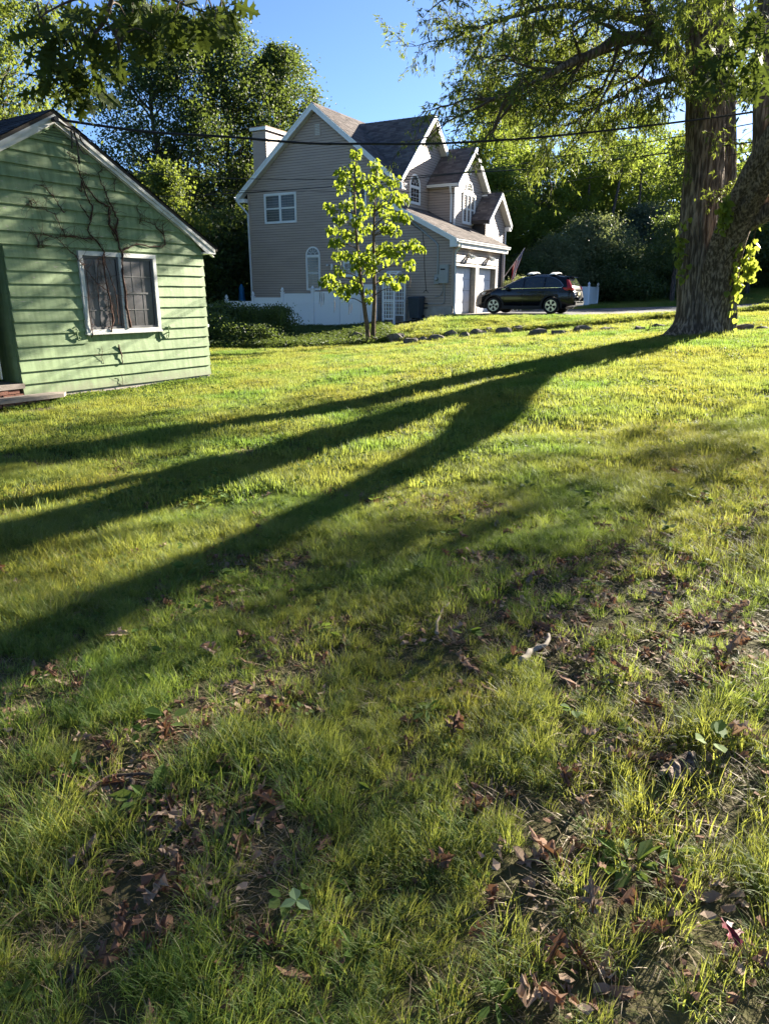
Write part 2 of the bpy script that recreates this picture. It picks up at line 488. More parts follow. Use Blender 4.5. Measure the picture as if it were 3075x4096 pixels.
def courses(name, parent, z0, z1, xr, M, wall_mat=M_tan, gaps=(), thick=0.024):
    """lap siding: xr(z) -> (x0,x1); one board per course"""
    k = 0
    z = z0
    while z < z1 - 0.02:
        zt = min(z + EXPO, z1)
        a0, a1 = xr(z); b0, b1 = xr(zt)
        segs = [(a0, a1, b0, b1)]
        for g0, g1, gz0, gz1 in gaps:
            if z < gz1 and zt > gz0:
                ns = []
                for s in segs:
                    if s[0] < g0: ns.append((s[0], min(s[1], g0), s[2], min(s[3], g0)))
                    if s[1] > g1: ns.append((max(s[0], g1), s[1], max(s[2], g1), s[3]))
                segs = ns
        for p0, p1, q0, q1 in segs:
            if p1 - p0 < 0.03: continue
            mb = MB()
            mb.hexa([M(p0, z, 0.001), M(p1, z, 0.001), M(p1, z, thick), M(p0, z, thick),
                     M(q0, zt - 0.013, 0.001), M(max(q1, q0 + 0.01), zt - 0.013, 0.001), M(max(q1, q0 + 0.01), zt - 0.013, 0.0055), M(q0, zt - 0.013, 0.0055)])  # top stops short; the dark gap stands in for shadow under the lap
            mb.build('siding_board', wall_mat, parent)
        z = zt

def roof_plane(name, parent, O, U, Vv, ulen, vlen, m, row=0.14, tab=0.33, clip=None, lift=0.02):
    """rows of shingle tabs from the eave (O) up along Vv; U runs along the eave"""
    O = np.array(O, float); U = np.array(U, float); Vv = np.array(Vv, float); N = np.cross(U, Vv); N /= np.linalg.norm(N)
    if N[2] < 0: N = -N
    Vs = []; Fs = []; n = 0
    for r in range(int(math.ceil(vlen / row))):
        off = -random.random() * tab
        v0 = r * row; v1 = min(v0 + row + 0.02, vlen)
        while off < ulen:
            w = tab * random.uniform(0.6, 1.3)
            u0 = max(off, 0); u1 = min(off + w - 0.004, ulen); off += w
            if u1 - u0 < 0.03: continue
            if clip and not clip((u0 + u1) / 2, (v0 + v1) / 2): continue
            h = lift + random.uniform(0.010, 0.018)
            p = lambda u, v, hh: O + U * u + Vv * v + N * hh
            d = random.uniform(-0.012, 0.012)
            Vs += [p(u0, v0 + d, lift), p(u1, v0 + d, lift), p(u1, v0 + d, h), p(u0, v0 + d, h), p(u1, v1, lift + 0.003), p(u0, v1, lift + 0.003)]
            Fs += [(n, n + 1, n + 2, n + 3), (n + 3, n + 2, n + 4, n + 5)]
            n += 6
    o = np_obj('shingle', Vs, np.array(Fs), m, parent)
    return tag(o, kind='stuff')

def gable_roof(parent, name, axis, c, ridge_z, slope, half, a0, a1, th=0.16, shingle=M_shingle_t, half_r=None):
    """gable prism roof: axis 'y' ridge runs along y at x=c, axis 'x' ridge runs along x at y=c"""
    P = (lambda s, t, z: (c + s, t, z)) if axis == 'y' else (lambda s, t, z: (t, c + s, z))
    ze = ridge_z - slope * half
    mb = MB()
    hf = {-1: half, 1: half_r or half}
    for sg in (-1, 1):
        half = hf[sg]; ze = ridge_z - slope * half
        q = [P(0, a0, ridge_z), P(sg * half, a0, ze), P(sg * half, a1, ze), P(0, a1, ridge_z)]
        v = [tuple(x) for x in q] + [(x[0], x[1], x[2] - th) for x in q]
        mb.hexa([v[4], v[5], v[6], v[7], v[0], v[1], v[2], v[3]])
    rf = mb.build(name, M_deck, parent)
    for sg in (-1, 1):
        half = hf[sg]; ze = ridge_z - slope * half; L = math.hypot(1, slope) * half
        O = P(sg * half, a0, ze); U = np.array(P(0, 1, 0)) - np.array(P(0, 0, 0))
        W = (np.array(P(0, a0, ridge_z)) - np.array(O)) / L
        roof_plane('shingle', rf, O, U, W, a1 - a0, L + 0.02, shingle)
    # ridge caps
    V0 = MB()
    t = a0
    while t < a1 - 0.05:
        t2 = min(t + 0.26, a1)
        for sg in (-1, 1):
            V0.hexa([P(0, t, ridge_z + 0.02), P(sg * 0.14, t, ridge_z + 0.02 - slope * 0.14), P(sg * 0.14, t2, ridge_z + 0.02 - slope * 0.14), P(0, t2, ridge_z + 0.02),
                     P(0, t, ridge_z + 0.055), P(sg * 0.14, t, ridge_z + 0.052 - slope * 0.14), P(sg * 0.14, t2, ridge_z + 0.044 - slope * 0.14), P(0, t2, ridge_z + 0.046)])
        t = t2
    V0.build('ridge_cap', shingle, rf)
    return rf

def rake_boards(parent, axis, c, ridge_z, slope, half, plane, depth, wid=0.20, wall=None, m=M_fascia, feet=(1, 1), sof=M_soffit, ret=0.0):
    """white rake boards on the gable end at coordinate `plane`; depth sign gives outward direction; wall = wall plane for the soffit"""
    P = (lambda s, t, z: (c + s, t, z)) if axis == 'y' else (lambda s, t, z: (t, c + s, z))
    sg_out = 1 if depth > 0 else -1
    for i, sg in enumerate((-1, 1)):
        h = half * feet[i]
        z = lambda s: ridge_z - slope * s
        mb = MB()
        up = 0.015
        mb.hexa([P(0, plane, z(0) - wid - 0.03), P(sg * h, plane, z(h) - wid), P(sg * h, plane + depth, z(h) - wid), P(0, plane + depth, z(0) - wid - 0.03),
                 P(0, plane, z(0) + up), P(sg * h, plane, z(h) + up), P(sg * h, plane + depth, z(h) + up), P(0, plane + depth, z(0) + up)])
        # drip strip, proud of the board
        mb.hexa([P(0, plane + depth, z(0) - 0.07), P(sg * h, plane + depth, z(h) - 0.07), P(sg * h, plane + depth + 0.02 * sg_out, z(h) - 0.07), P(0, plane + depth + 0.02 * sg_out, z(0) - 0.07),
                 P(0, plane + depth, z(0) + 0.02), P(sg * h, plane + depth, z(h) + 0.02), P(sg * h, plane + depth + 0.02 * sg_out, z(h) + 0.02), P(0, plane + depth + 0.02 * sg_out, z(0) + 0.02)])
        mb.build('rake_board', m, parent)
        if wall is not None:
            s2 = MB()
            s2.hexa([P(0, wall, z(0) - wid - 0.005), P(sg * h, wall, z(h) - wid + 0.025), P(sg * h, plane, z(h) - wid + 0.025), P(0, plane, z(0) - wid - 0.005),
                     P(0, wall, z(0) - wid + 0.015), P(sg * h, wall, z(h) - wid + 0.045), P(sg * h, plane, z(h) - wid + 0.045), P(0, plane, z(0) - wid + 0.015)])
            s2.build('soffit', sof, parent)

def arch_loop(w, h, n=14, x0=0.0, z0=0.0):
    """rectangle with a half-round top; w wide, h to the spring line"""
    L = [(x0 - w / 2, z0), (x0 + w / 2, z0)]
    for k in range(n + 1):
        t = math.pi * k / n
        L.append((x0 + w / 2 * math.cos(t), z0 + h + w / 2 * math.sin(t)))
    return L

def rect_loop(a0, a1, b0, b1): return [(a0, b0), (a1, b0), (a1, b1), (a0, b1)]

def inset_rect(l, d): return [(l[0][0] + d, l[0][1] + d), (l[1][0] - d, l[1][1] + d), (l[2][0] - d, l[2][1] - d), (l[3][0] + d, l[3][1] - d)]

def window(parent, M, a0, a1, b0, b1, cols=1, glass=M_glass, fr=0.07, proud=0.05, hung=True, grid=None, base=0.016, label=None):
    root = MB().ring(rect_loop(a0, a1, b0, b1), inset_rect(rect_loop(a0, a1, b0, b1), fr), 0.0, proud, M)
    w = (a1 - a0 - 2 * fr); mw = 0.06
    for k in range(1, cols):
        x = a0 + fr + w * k / cols
        root.box(x - mw / 2, x + mw / 2, b0 + fr, b1 - fr, 0.0, proud - 0.004, M)
    o = root.build('window', M_fascia, parent)
    if label: o['label'] = label
    for k in range(cols):
        p0 = a0 + fr + w * k / cols + (mw / 2 if k else 0); p1 = a0 + fr + w * (k + 1) / cols - (mw / 2 if k < cols - 1 else 0)
        q0, q1 = b0 + fr, b1 - fr; qm = (q0 + q1) / 2
        for (s0, s1, dc) in (((q0, qm, 0.010), (qm, q1, 0.016)) if hung else ((q0, q1, 0.012),)):
            loop = rect_loop(p0 + 0.002, p1 - 0.002, s0 + 0.002, s1 - 0.002)
            MB().ring(loop, inset_rect(loop, 0.035), base, base + dc + 0.008, M).build('sash', M_gutter, o)
            il = inset_rect(loop, 0.035)
            MB().box(il[0][0], il[1][0], il[0][1], il[2][1], base, base + 0.006, M).build('pane', glass, o)
            if grid:
                g = MB()
                for i in range(1, grid[0]):
                    x = il[0][0] + (il[1][0] - il[0][0]) * i / grid[0]; g.box(x - 0.008, x + 0.008, il[0][1], il[2][1], base + 0.007, base + 0.012, M)
                for j in range(1, grid[1]):
                    z = il[0][1] + (il[2][1] - il[0][1]) * j / grid[1]; g.box(il[0][0], il[1][0], z - 0.008, z + 0.008, base + 0.0125, base + 0.016, M)
                g.build('muntin', M_gutter, o)
    return o

def arch_window(parent, M, x, z0, w, h, glass=M_glass, fr=0.07, proud=0.05, fan=True, base=0.016, grid=None, mid=True):
    out = arch_loop(w, h, 16, x, z0); inn = arch_loop(w - 2 * fr, h - fr, 16, x, z0 + fr)
    mb = MB().ring(out, inn, 0, proud, M)
    sp = z0 + h
    mb.box(x - w / 2 + fr, x + w / 2 - fr, sp - 0.06, sp + 0.03, 0, proud - 0.004, M)
    o = mb.build('window', M_fascia, parent); o['label'] = 'round topped window with white frame'
    wi = w / 2 - fr
    # lower sashes
    zz = [(z0 + fr, (z0 + sp) / 2), ((z0 + sp) / 2, sp - 0.06)] if mid else [(z0 + fr, sp - 0.06)]
    for i, (s0, s1) in enumerate(zz):
        loop = rect_loop(x - wi + 0.002, x + wi - 0.002, s0 + 0.002, s1 - 0.002)
        MB().ring(loop, inset_rect(loop, 0.03), base, base + 0.018 + 0.006 * i, M).build('sash', M_gutter, o)
        il = inset_rect(loop, 0.03)
        MB().box(il[0][0], il[1][0], il[0][1], il[2][1], base, base + 0.006, M).build('pane', glass, o)
        if grid:
            g = MB()
            for a in range(1, grid[0]):
                xx = il[0][0] + (il[1][0] - il[0][0]) * a / grid[0]; g.box(xx - 0.008, xx + 0.008, il[0][1], il[2][1], base + 0.007, base + 0.012, M)
            for a in range(1, grid[1]):
                z = il[0][1] + (il[2][1] - il[0][1]) * a / grid[1]; g.box(il[0][0], il[1][0], z - 0.008, z + 0.008, base + 0.0125, base + 0.016, M)
            g.build('muntin', M_gutter, o)
    lp = [(x - wi + 0.004, sp + 0.034), (x + wi - 0.004, sp + 0.034)] + [(x + (wi - 0.004) * math.cos(math.pi * k / 14), sp + 0.036 + (wi - 0.006) * math.sin(math.pi * k / 14)) for k in range(1, 14)]
    MB().prism(lp, base, base + 0.006, M).build('pane', glass, o)
    if fan:
        g = MB()
        for a in (30, 60, 90, 120, 150):
            ca, sa = math.cos(R(a)), math.sin(R(a)); r0, r1 = wi * 0.35, wi * 0.97; t = 0.008
            g.hexa([M(x + r0 * ca - t * sa, sp + 0.034 + r0 * sa + t * ca, base + 0.0065), M(x + r0 * ca + t * sa, sp + 0.034 + r0 * sa - t * ca, base + 0.0065), M(x + r1 * ca + t * sa, sp + 0.034 + r1 * sa - t * ca, base + 0.0065), M(x + r1 * ca - t * sa, sp + 0.034 + r1 * sa + t * ca, base + 0.0065),
                    M(x + r0 * ca - t * sa, sp + 0.034 + r0 * sa + t * ca, base + 0.012), M(x + r0 * ca + t * sa, sp + 0.034 + r0 * sa - t * ca, base + 0.012), M(x + r1 * ca + t * sa, sp + 0.034 + r1 * sa - t * ca, base + 0.012), M(x + r1 * ca - t * sa, sp + 0.034 + r1 * sa + t * ca, base + 0.012)])
        arc = [(x + wi * 0.35 * math.cos(math.pi * k / 10), sp + 0.036 + wi * 0.35 * math.sin(math.pi * k / 10)) for k in range(11)]
        g.tube([M(a, b, base + 0.012) for a, b in arc], 0.007, 4)
        g.build('muntin', M_gutter, o)
    return o

def gutter(parent, p0, p1, out, h=0.12, d=0.13, m=M_gutter):
    """K style gutter box between two points, `out` the outward horizontal unit vector"""
    p0 = np.array(p0, float); p1 = np.array(p1, float); o = np.array([out[0], out[1], 0.0])
    prof = [(0, 0), (0.75 * d, 0), (0.78 * d, 0.35 * h), (d, 0.7 * h), (d, h), (d - 0.015, h), (d - 0.02, 0.75 * h), (0.02, 0.3 * h), (0.015, h), (0, h)]
    V = [p0 + o * a + np.array([0, 0, b]) for a, b in prof] + [p1 + o * a + np.array([0, 0, b]) for a, b in prof]
    n = len(prof)
    F = [[i, (i + 1) % n, n + (i + 1) % n, n + i] for i in range(n)]
    F += [[0, 1, 2, 7], [2, 3, 6, 7], [3, 4, 5, 6], [0, 7, 8, 9], [n + 7, n + 2, n + 1, n], [n + 7, n + 6, n + 3, n + 2], [n + 6, n + 5, n + 4, n + 3], [n + 9, n + 8, n + 7, n]]
    return MB().add(V, F).build('gutter', m, parent)

def downspout(parent, pts, m=M_gutter, r=0.05):
    return MB().tube(pts, r, 4).build('downspout', m, parent)

ze_main = lambda x: MAIN_RZ - MAIN_S * abs(x - MAIN_RX)
# --- main block body
w = MB()
top = MAIN_RZ - 0.17
def body_z(x): return ze_main(x) - 0.17
w.prism([(MAIN_X0, -1.0), (MAIN_X1, -1.0), (MAIN_X1, body_z(MAIN_X1)), (MAIN_RX, body_z(MAIN_RX)), (MAIN_X0, body_z(MAIN_X0))], -12.0, -0.002, Mg)
wall_g = w.build('wall', M_tanback, HOUSE)
wall_g['label'] = 'shaded gable wall with taupe lap siding'
gz = lambda x: GAR_Z0 - GAR_S * x
def gable_xr(z):
    x0 = MAIN_X0 if z < body_z(MAIN_X0) else MAIN_RX - (MAIN_RZ - 0.17 - z) / MAIN_S
    x1 = MAIN_X1 if z < body_z(MAIN_X1) else MAIN_RX + (MAIN_RZ - 0.17 - z) / MAIN_S
    g1 = min(0.0, (GAR_Z0 - 0.17 - z) / GAR_S)
    return x0, max(x1, g1) if z < gz(MAIN_X1) - 0.1 else x1
courses('siding_board', wall_g, 0.36, MAIN_RZ - 0.22, gable_xr, Mg)
# --- garage body
gw = MB()
gw.prism([(MAIN_X1 + 0.002, -1.0), (-0.9, -1.0), (-0.9, gz(-0.9) - 0.17), (MAIN_X1 + 0.002, gz(MAIN_X1) - 0.17)], -GAR_L, -0.002, Mg)
gw.box(-0.9, -0.002, 0.002, 0.25, -0.9, 2.85)
gw.box(-0.9, -0.002, 2.62, 3.0, -0.9, 2.85)
gw.box(-0.9, -0.002, 5.32, GAR_L, -0.9, 2.85)
gw.box(-0.9, -0.003, 0.003, GAR_L - 0.001, 2.1, 3.16)
wall_f = gw.build('wall', M_tanback, HOUSE)
wall_f['label'] = 'sunlit garage front wall over the two doors'
DOORS = [(0.25, 2.62), (3.0, 5.32)]
DH = 2.12
courses('siding_board', wall_f, 0.28, 3.08, lambda z: (0.0, GAR_L), Mf(0.0), gaps=[(d0 - 0.09, d1 + 0.09, -1, DH + 0.09) for d0, d1 in DOORS])
# corner trims
for (x, y, z1) in ((-0.02, -0.02, 3.14), (MAIN_X0 + 0.06, -0.02, body_z(MAIN_X0) - 0.02)):
    MB().box(x - 0.055, x + 0.055, y - 0.022, y + 0.09, 0.36 if x > -1 else -0.4, z1).build('corner_trim', M_tan, HOUSE)
MB().box(-0.025, 0.03, GAR_L - 0.04, GAR_L + 0.05, 0.2, 3.1).build('corner_trim', M_tan, HOUSE)
fb = MB()
fb.box(-11.3, -0.03, -0.03, 0.24, -1.2, 0.355)
fb.box(-0.28, 0.012, -0.028, 0.24, -1.2, 0.275); fb.box(-0.28, 0.012, 2.72, 2.90, -1.2, 0.275); fb.box(-0.28, 0.012, 5.42, GAR_L, -1.2, 0.275)
fb.build('foundation', M_conc, HOUSE)
# garage doors with deep reveals
for d0, d1 in DOORS:
    fr = MB()
    fr.box(d0 - 0.09, d0, 0.0, DH, -0.30, 0.028, Mf(0.0)); fr.box(d1, d1 + 0.09, 0.0, DH, -0.30, 0.028, Mf(0.0))
    fr.box(d0 - 0.09, d1 + 0.09, DH, DH + 0.10, -0.30, 0.03, Mf(0.0))
    dr = fr.build('garage_door', M_jamb, HOUSE)
    dr['label'] = 'white panelled garage door in a deep reveal'
    for k in range(4):
        z0 = 0.01 + k * (DH - 0.02) / 4; z1 = z0 + (DH - 0.02) / 4 - 0.012
        p = MB().box(d0 + 0.004, d1 - 0.004, z0, z1, -0.30, -0.265, Mf(0.0))
        for j in range(4):
            a0 = d0 + 0.06 + j * (d1 - d0 - 0.12) / 4; a1 = a0 + (d1 - d0 - 0.12) / 4 - 0.06
            p.prism([(a0, z0 + 0.09), (a1, z0 + 0.09), (a1, z1 - 0.09), (a0, z1 - 0.09)], -0.265, -0.252, Mf(0.0))
        p.build('panel', M_door, dr)
    MB().box(d0 + 0.9, d0 + 1.05, 0.62, 0.66, -0.265, -0.235, Mf(0.0)).build('handle', M_iron, dr)
# lights over the doors
for y in (1.72, 4.3):
    f = MB().box(y - 0.09, y + 0.09, 2.52, 2.74, 0.01, 0.05, Mf(0.0)).build('floodlight', M_jamb, HOUSE)
    for s in (-1, 1):
        c0 = np.array((0.08, y + s * 0.10, 2.64)); dv = np.array((0.7, s * 0.45, -0.55)); dv /= np.linalg.norm(dv)
        b = MB(); b.tube([c0, c0 + dv * 0.05, c0 + dv * 0.10, c0 + dv * 0.24, c0 + dv * 0.245], [0.045, 0.05, 0.06, 0.095, 0.06], 10)
        b.build('lamp_head', M_gutter, f)
        MB().tube([(0.05, y + s * 0.04, 2.62), tuple(c0)], 0.018, 5).build('bracket', M_gutter, f)
# --- roofs
main_roof = gable_roof(HOUSE, 'roof', 'y', MAIN_RX, MAIN_RZ, MAIN_S, 4.72, -0.32, 12.2, half_r=4.24)
main_roof['label'] = 'main roof of brown asphalt shingles'
rake_boards(HOUSE, 'y', MAIN_RX, MAIN_RZ, MAIN_S, 4.74, -0.32, -0.035, 0.24, wall=0.0)
# left eave return box and gutter
ze = MAIN_RZ - MAIN_S * 4.72
MB().box(MAIN_RX - 4.72, MAIN_X0 + 0.0, -0.31, 12, ze - 0.30, ze - 0.12).build('eave_box', M_fascia, HOUSE)
gutter(HOUSE, (MAIN_RX - 4.72, -0.36, ze - 0.14), (MAIN_RX - 4.72, 12, ze - 0.14), (-1, 0))
downspout(HOUSE, [(MAIN_RX - 4.70, -0.28, ze - 0.15), (MAIN_RX - 4.66, -0.28, ze - 0.32), (MAIN_X0 - 0.10, -0.09, ze - 0.72), (MAIN_X0 + 0.0, -0.07, ze - 0.85), (MAIN_X0 + 0.0, -0.07, -0.6)])
# right eave of the main roof: short gutter at the corner
ze2 = MAIN_RZ - MAIN_S * 4.6
gutter(HOUSE, (MAIN_RX + 4.52, -0.40, ze2 - 0.16), (MAIN_RX + 4.52, 0.30, ze2 - 0.16), (1, 0))
downspout(HOUSE, [(MAIN_X1 + 0.22, -0.18, ze2 - 0.15), (MAIN_X1 + 0.22, -0.18, ze2 - 0.3), (MAIN_X1 + 0.07, 0.08, ze2 - 0.6), (MAIN_X1 + 0.07, 0.08, gz(MAIN_X1) + 0.05)])
# --- front (cross) gable on the main front wall
XH = 3.36
xb = MB()
xb.prism([(0.0, 4.0), (2 * XG_Y, 4.0), (2 * XG_Y, XG_Z - XG_S * XG_Y - 0.17), (XG_Y, XG_Z - 0.17), (0.0, XG_Z - XG_S * XG_Y - 0.17)], -3.0, -0.001, Mf(MAIN_X1))
wall_x = xb.build('wall', M_tanback, HOUSE)
wall_x['label'] = 'upper front gable wall with a round topped window'
def xg_xr(z):
    h = min(XG_Y, (XG_Z - 0.17 - z) / XG_S); return XG_Y - h, XG_Y + h
courses('siding_board', wall_x, 4.72, XG_Z - 0.2, xg_xr, Mf(MAIN_X1))
xr_ = gable_roof(HOUSE, 'roof', 'x', XG_Y, XG_Z, XG_S, 3.27, MAIN_RX - 0.3, XG_RK, half_r=XH + 0.05)
ov_ = MB(); zq = lambda x: MAIN_RZ - MAIN_S * abs(x - MAIN_RX)
ov_.hexa([(-2.92, -0.32, zq(-2.92) - 0.16), (-2.50, -0.32, zq(-2.50) - 0.16), (-2.50, 0.02, zq(-2.50) - 0.16), (-2.92, 0.02, zq(-2.92) - 0.16), (-2.92, -0.32, zq(-2.92) + 0.03), (-2.50, -0.32, zq(-2.50) + 0.03), (-2.50, 0.02, zq(-2.50) + 0.03), (-2.92, 0.02, zq(-2.92) + 0.03)])
ov_.build('eave_corner', M_shingle_t, HOUSE)
xr_['label'] = 'front gable roof of brown asphalt shingles'
rake_boards(HOUSE, 'x', XG_Y, XG_Z, XG_S, XH + 0.07, XG_RK, 0.035, 0.22, wall=MAIN_X1)
arch_window(wall_x, Mf(MAIN_X1), 1.82, 4.98, 1.1, 0.78, M_glassdk, 0.09, mid=False, grid=(3, 3))
# --- dormer over the garage
db = MB()
dz_e = D_Z - D_S * (D_HW + 0.28)
db.prism([(D_Y - D_HW, 3.6), (D_Y + D_HW, 3.6), (D_Y + D_HW, dz_e + 0.05), (D_Y, D_Z - 0.17), (D_Y - D_HW, dz_e + 0.05)], -1.38, -0.002, Mf(DX_F))
wall_d = db.build('wall', M_tanback, HOUSE)
wall_d['label'] = 'garage dormer wall with a tall round topped window'
def d_xr(z):
    h = min(D_HW, (D_Z - 0.17 - z) / D_S); return D_Y - h, D_Y + h
courses('siding_board', wall_d, gz(DX_F) + 0.0, D_Z - 0.2, d_xr, Mf(DX_F))
Ms = lambda a, b, c: (a, D_Y - D_HW - c, b)
courses('siding_board', wall_d, gz(DX_F) + 0.02, dz_e + 0.06, lambda z: (max(MAIN_X1 + 0.02, (GAR_Z0 - z) / GAR_S), DX_F), Ms)
MB().box(DX_F - 0.05, DX_F + 0.02, D_Y - D_HW - 0.022, D_Y - D_HW + 0.06, gz(DX_F) + 0.02, dz_e + 0.06).build('corner_trim', M_fascia, HOUSE)
dr_ = gable_roof(HOUSE, 'roof', 'x', D_Y, D_Z, D_S, D_HW + 0.28, MAIN_X1 - 2.4, -1.2)
dr_['label'] = 'dormer roof of brown asphalt shingles'
rake_boards(HOUSE, 'x', D_Y, D_Z, D_S, D_HW + 0.30, -1.2, 0.035, 0.2, wall=DX_F)
gutter(HOUSE, (MAIN_X1 + 0.05, D_Y - D_HW - 0.24, dz_e - 0.13), (-1.2, D_Y - D_HW - 0.24, dz_e - 0.13), (0, -1))
MB().box(MAIN_X1 + 0.02, -1.2, D_Y - D_HW - 0.24, D_Y - D_HW - 0.001, dz_e - 0.16, dz_e - 0.12).build('soffit', M_soffit, HOUSE)
MB().box(DX_F + 0.01, -1.2, D_Y + D_HW - 0.05, D_Y + D_HW + 0.28, dz_e - 0.30, dz_e - 0.11).build('eave_box', M_fascia, HOUSE)
downspout(HOUSE, [(-1.62, D_Y - D_HW - 0.30, dz_e - 0.12), (-1.62, D_Y - D_HW - 0.28, dz_e - 0.25), (-1.66, D_Y - D_HW - 0.07, dz_e - 0.48), (-1.66, D_Y - D_HW - 0.07, gz(-1.66) + 0.06)], r=0.06)
downspout(HOUSE, [(DX_F + 0.06, D_Y + D_HW - 0.05, dz_e - 0.28), (DX_F + 0.06, D_Y + D_HW - 0.05, gz(-1.5) + 0.06)])
# tall dormer window: wide lower sash, arched top, side lights
dw = window(wall_d, Mf(DX_F), D_Y - 0.86, D_Y + 0.74, 4.27, 5.72, cols=3, glass=glass_mat('warm_curtain_glass', (0.16, 0.14, 0.13), 0.2, 0.4, 0.3, 2, (3, 3, 0.4)), fr=0.10, proud=0.07)
dw['label'] = 'tall three light dormer window'
arch_window(wall_d, Mf(DX_F), D_Y - 0.03, 5.725, 0.92, 0.10, M_glass, 0.08, fan=True, mid=False)
vt = MB(); n_ = 16
lo_ = [(D_Y + 0.17 * math.cos(2 * math.pi * k / n_) - 0.02, 6.86 + 0.27 * math.sin(2 * math.pi * k / n_)) for k in range(n_)]
li_ = [(D_Y + 0.12 * math.cos(2 * math.pi * k / n_) - 0.02, 6.86 + 0.21 * math.sin(2 * math.pi * k / n_)) for k in range(n_)]
v_ = vt.ring(lo_, li_, 0, 0.05, Mf(DX_F)).build('vent', M_fascia, wall_d)
for k in range(5):
    z = 6.86 - 0.16 + 0.08 * k; hw = 0.12 * math.sqrt(max(0, 1 - ((z - 6.86) / 0.21) ** 2)) - 0.004
    MB().box(D_Y - 0.02 - hw, D_Y - 0.02 + hw, z - 0.012, z + 0.012, 0.014, 0.035, Mf(DX_F)).build('slat', M_fascia, v_)
GEX = 0.27
# --- garage roof
gr = MB()
q = [(MAIN_X1, -0.30, gz(MAIN_X1)), (GEX, -0.30, gz(GEX)), (GEX, 6.35, gz(GEX)), (MAIN_X1, 6.35, gz(MAIN_X1))]
gr.hexa([(a, b, c - 0.15) for a, b, c in q] + q)
gr_ = gr.build('roof', M_deck, HOUSE); gr_['label'] = 'sloping garage roof of brown asphalt shingles'
Lg = math.hypot(1, GAR_S) * (GEX - MAIN_X1)
roof_plane('shingle', gr_, (GEX, -0.30, gz(GEX)), (0, 1, 0), np.array((MAIN_X1 - GEX, 0, gz(MAIN_X1) - gz(GEX))) / Lg, 6.65, Lg, M_shingle_t)
rb = MB()
for c0, c1, dz in ((-0.335, -0.30, -0.22), (-0.355, -0.335, -0.08)):
    rb.hexa([(MAIN_X1 - 0.2, c0, gz(MAIN_X1 - 0.2) + dz), (GEX, c0, gz(GEX) + dz), (GEX, c1, gz(GEX) + dz), (MAIN_X1 - 0.2, c1, gz(MAIN_X1 - 0.2) + dz),
             (MAIN_X1 - 0.2, c0, gz(MAIN_X1 - 0.2) + 0.02), (GEX, c0, gz(GEX) + 0.02), (GEX, c1, gz(GEX) + 0.02), (MAIN_X1 - 0.2, c1, gz(MAIN_X1 - 0.2) + 0.02)])
rb.prism([(-0.06, gz(GEX) - 0.34), (GEX, gz(GEX) - 0.34), (GEX, gz(GEX) - 0.2), (-0.06, gz(-0.06) - 0.2)], 0.301, 0.334, Mg)
rb.build('rake_board', M_fascia, HOUSE)
MB().hexa([(MAIN_X1, -0.30, gz(MAIN_X1) - 0.2), (-0.05, -0.30, gz(-0.05) - 0.2), (-0.05, -0.001, gz(-0.05) - 0.2), (MAIN_X1, -0.001, gz(MAIN_X1) - 0.2),
           (MAIN_X1, -0.30, gz(MAIN_X1) - 0.16), (-0.05, -0.30, gz(-0.05) - 0.16), (-0.05, -0.001, gz(-0.05) - 0.16), (MAIN_X1, -0.001, gz(MAIN_X1) - 0.16)]).build('soffit', M_soffit, HOUSE)
MB().box(-0.05, GEX, -0.29, 6.30, gz(GEX) - 0.34, gz(GEX) - 0.30).build('soffit', M_soffit, HOUSE)
MB().box(GEX - 0.02, GEX + 0.005, -0.299, 6.34, gz(GEX) - 0.30, gz(GEX) - 0.01).build('fascia', M_fascia, HOUSE)
gutter(HOUSE, (GEX + 0.007, -0.33, gz(GEX) - 0.15), (GEX + 0.007, 6.38, gz(GEX) - 0.15), (1, 0), 0.13, 0.13)
zb = gz(GEX) - 0.16
downspout(HOUSE, [(GEX + 0.08, -0.05, zb), (GEX + 0.07, -0.05, zb - 0.16), (0.10, 0.02, zb - 0.34), (0.07, 0.05, zb - 0.46), (0.07, 0.05, 0.12), (0.16, -0.06, 0.03)], r=0.055)
downspout(HOUSE, [(0.06, GAR_L - 0.08, zb - 0.1), (0.06, GAR_L - 0.08, 0.1)], m=M_iron)
# --- entry bay with the third gable
tb = MB()
t_e = T_Z - T_S * (T_HW + 0.26)
tb.prism([(T_Y - T_HW, -0.8), (T_Y + T_HW, -0.8), (T_Y + T_HW, t_e + 0.05), (T_Y, T_Z - 0.17), (T_Y - T_HW, t_e + 0.05)], -2.4, -0.002, Mf(T_X))
wall_t = tb.build('wall', M_tanback, HOUSE); wall_t['label'] = 'narrow entry bay wall under the smallest gable'
def t_xr(z):
    h = min(T_HW, (T_Z - 0.17 - z) / T_S); return T_Y - h, T_Y + h
courses('siding_board', wall_t, 0.1, T_Z - 0.2, t_xr, Mf(T_X))
tr_ = gable_roof(HOUSE, 'roof', 'x', T_Y, T_Z, T_S, T_HW + 0.26, MAIN_X1, -0.45)
tr_['label'] = 'entry bay roof of brown asphalt shingles'
rake_boards(HOUSE, 'x', T_Y, T_Z, T_S, T_HW + 0.28, -0.45, 0.035, 0.2, wall=T_X)
MB().box(T_X + 0.01, -0.45, T_Y + T_HW - 0.02, T_Y + T_HW + 0.26, t_e - 0.30, t_e - 0.1).build('eave_box', M_fascia, HOUSE)
downspout(HOUSE, [(T_X + 0.06, T_Y + T_HW + 0.02, t_e - 0.28), (T_X + 0.06, T_Y + T_HW + 0.02, 0.1)])
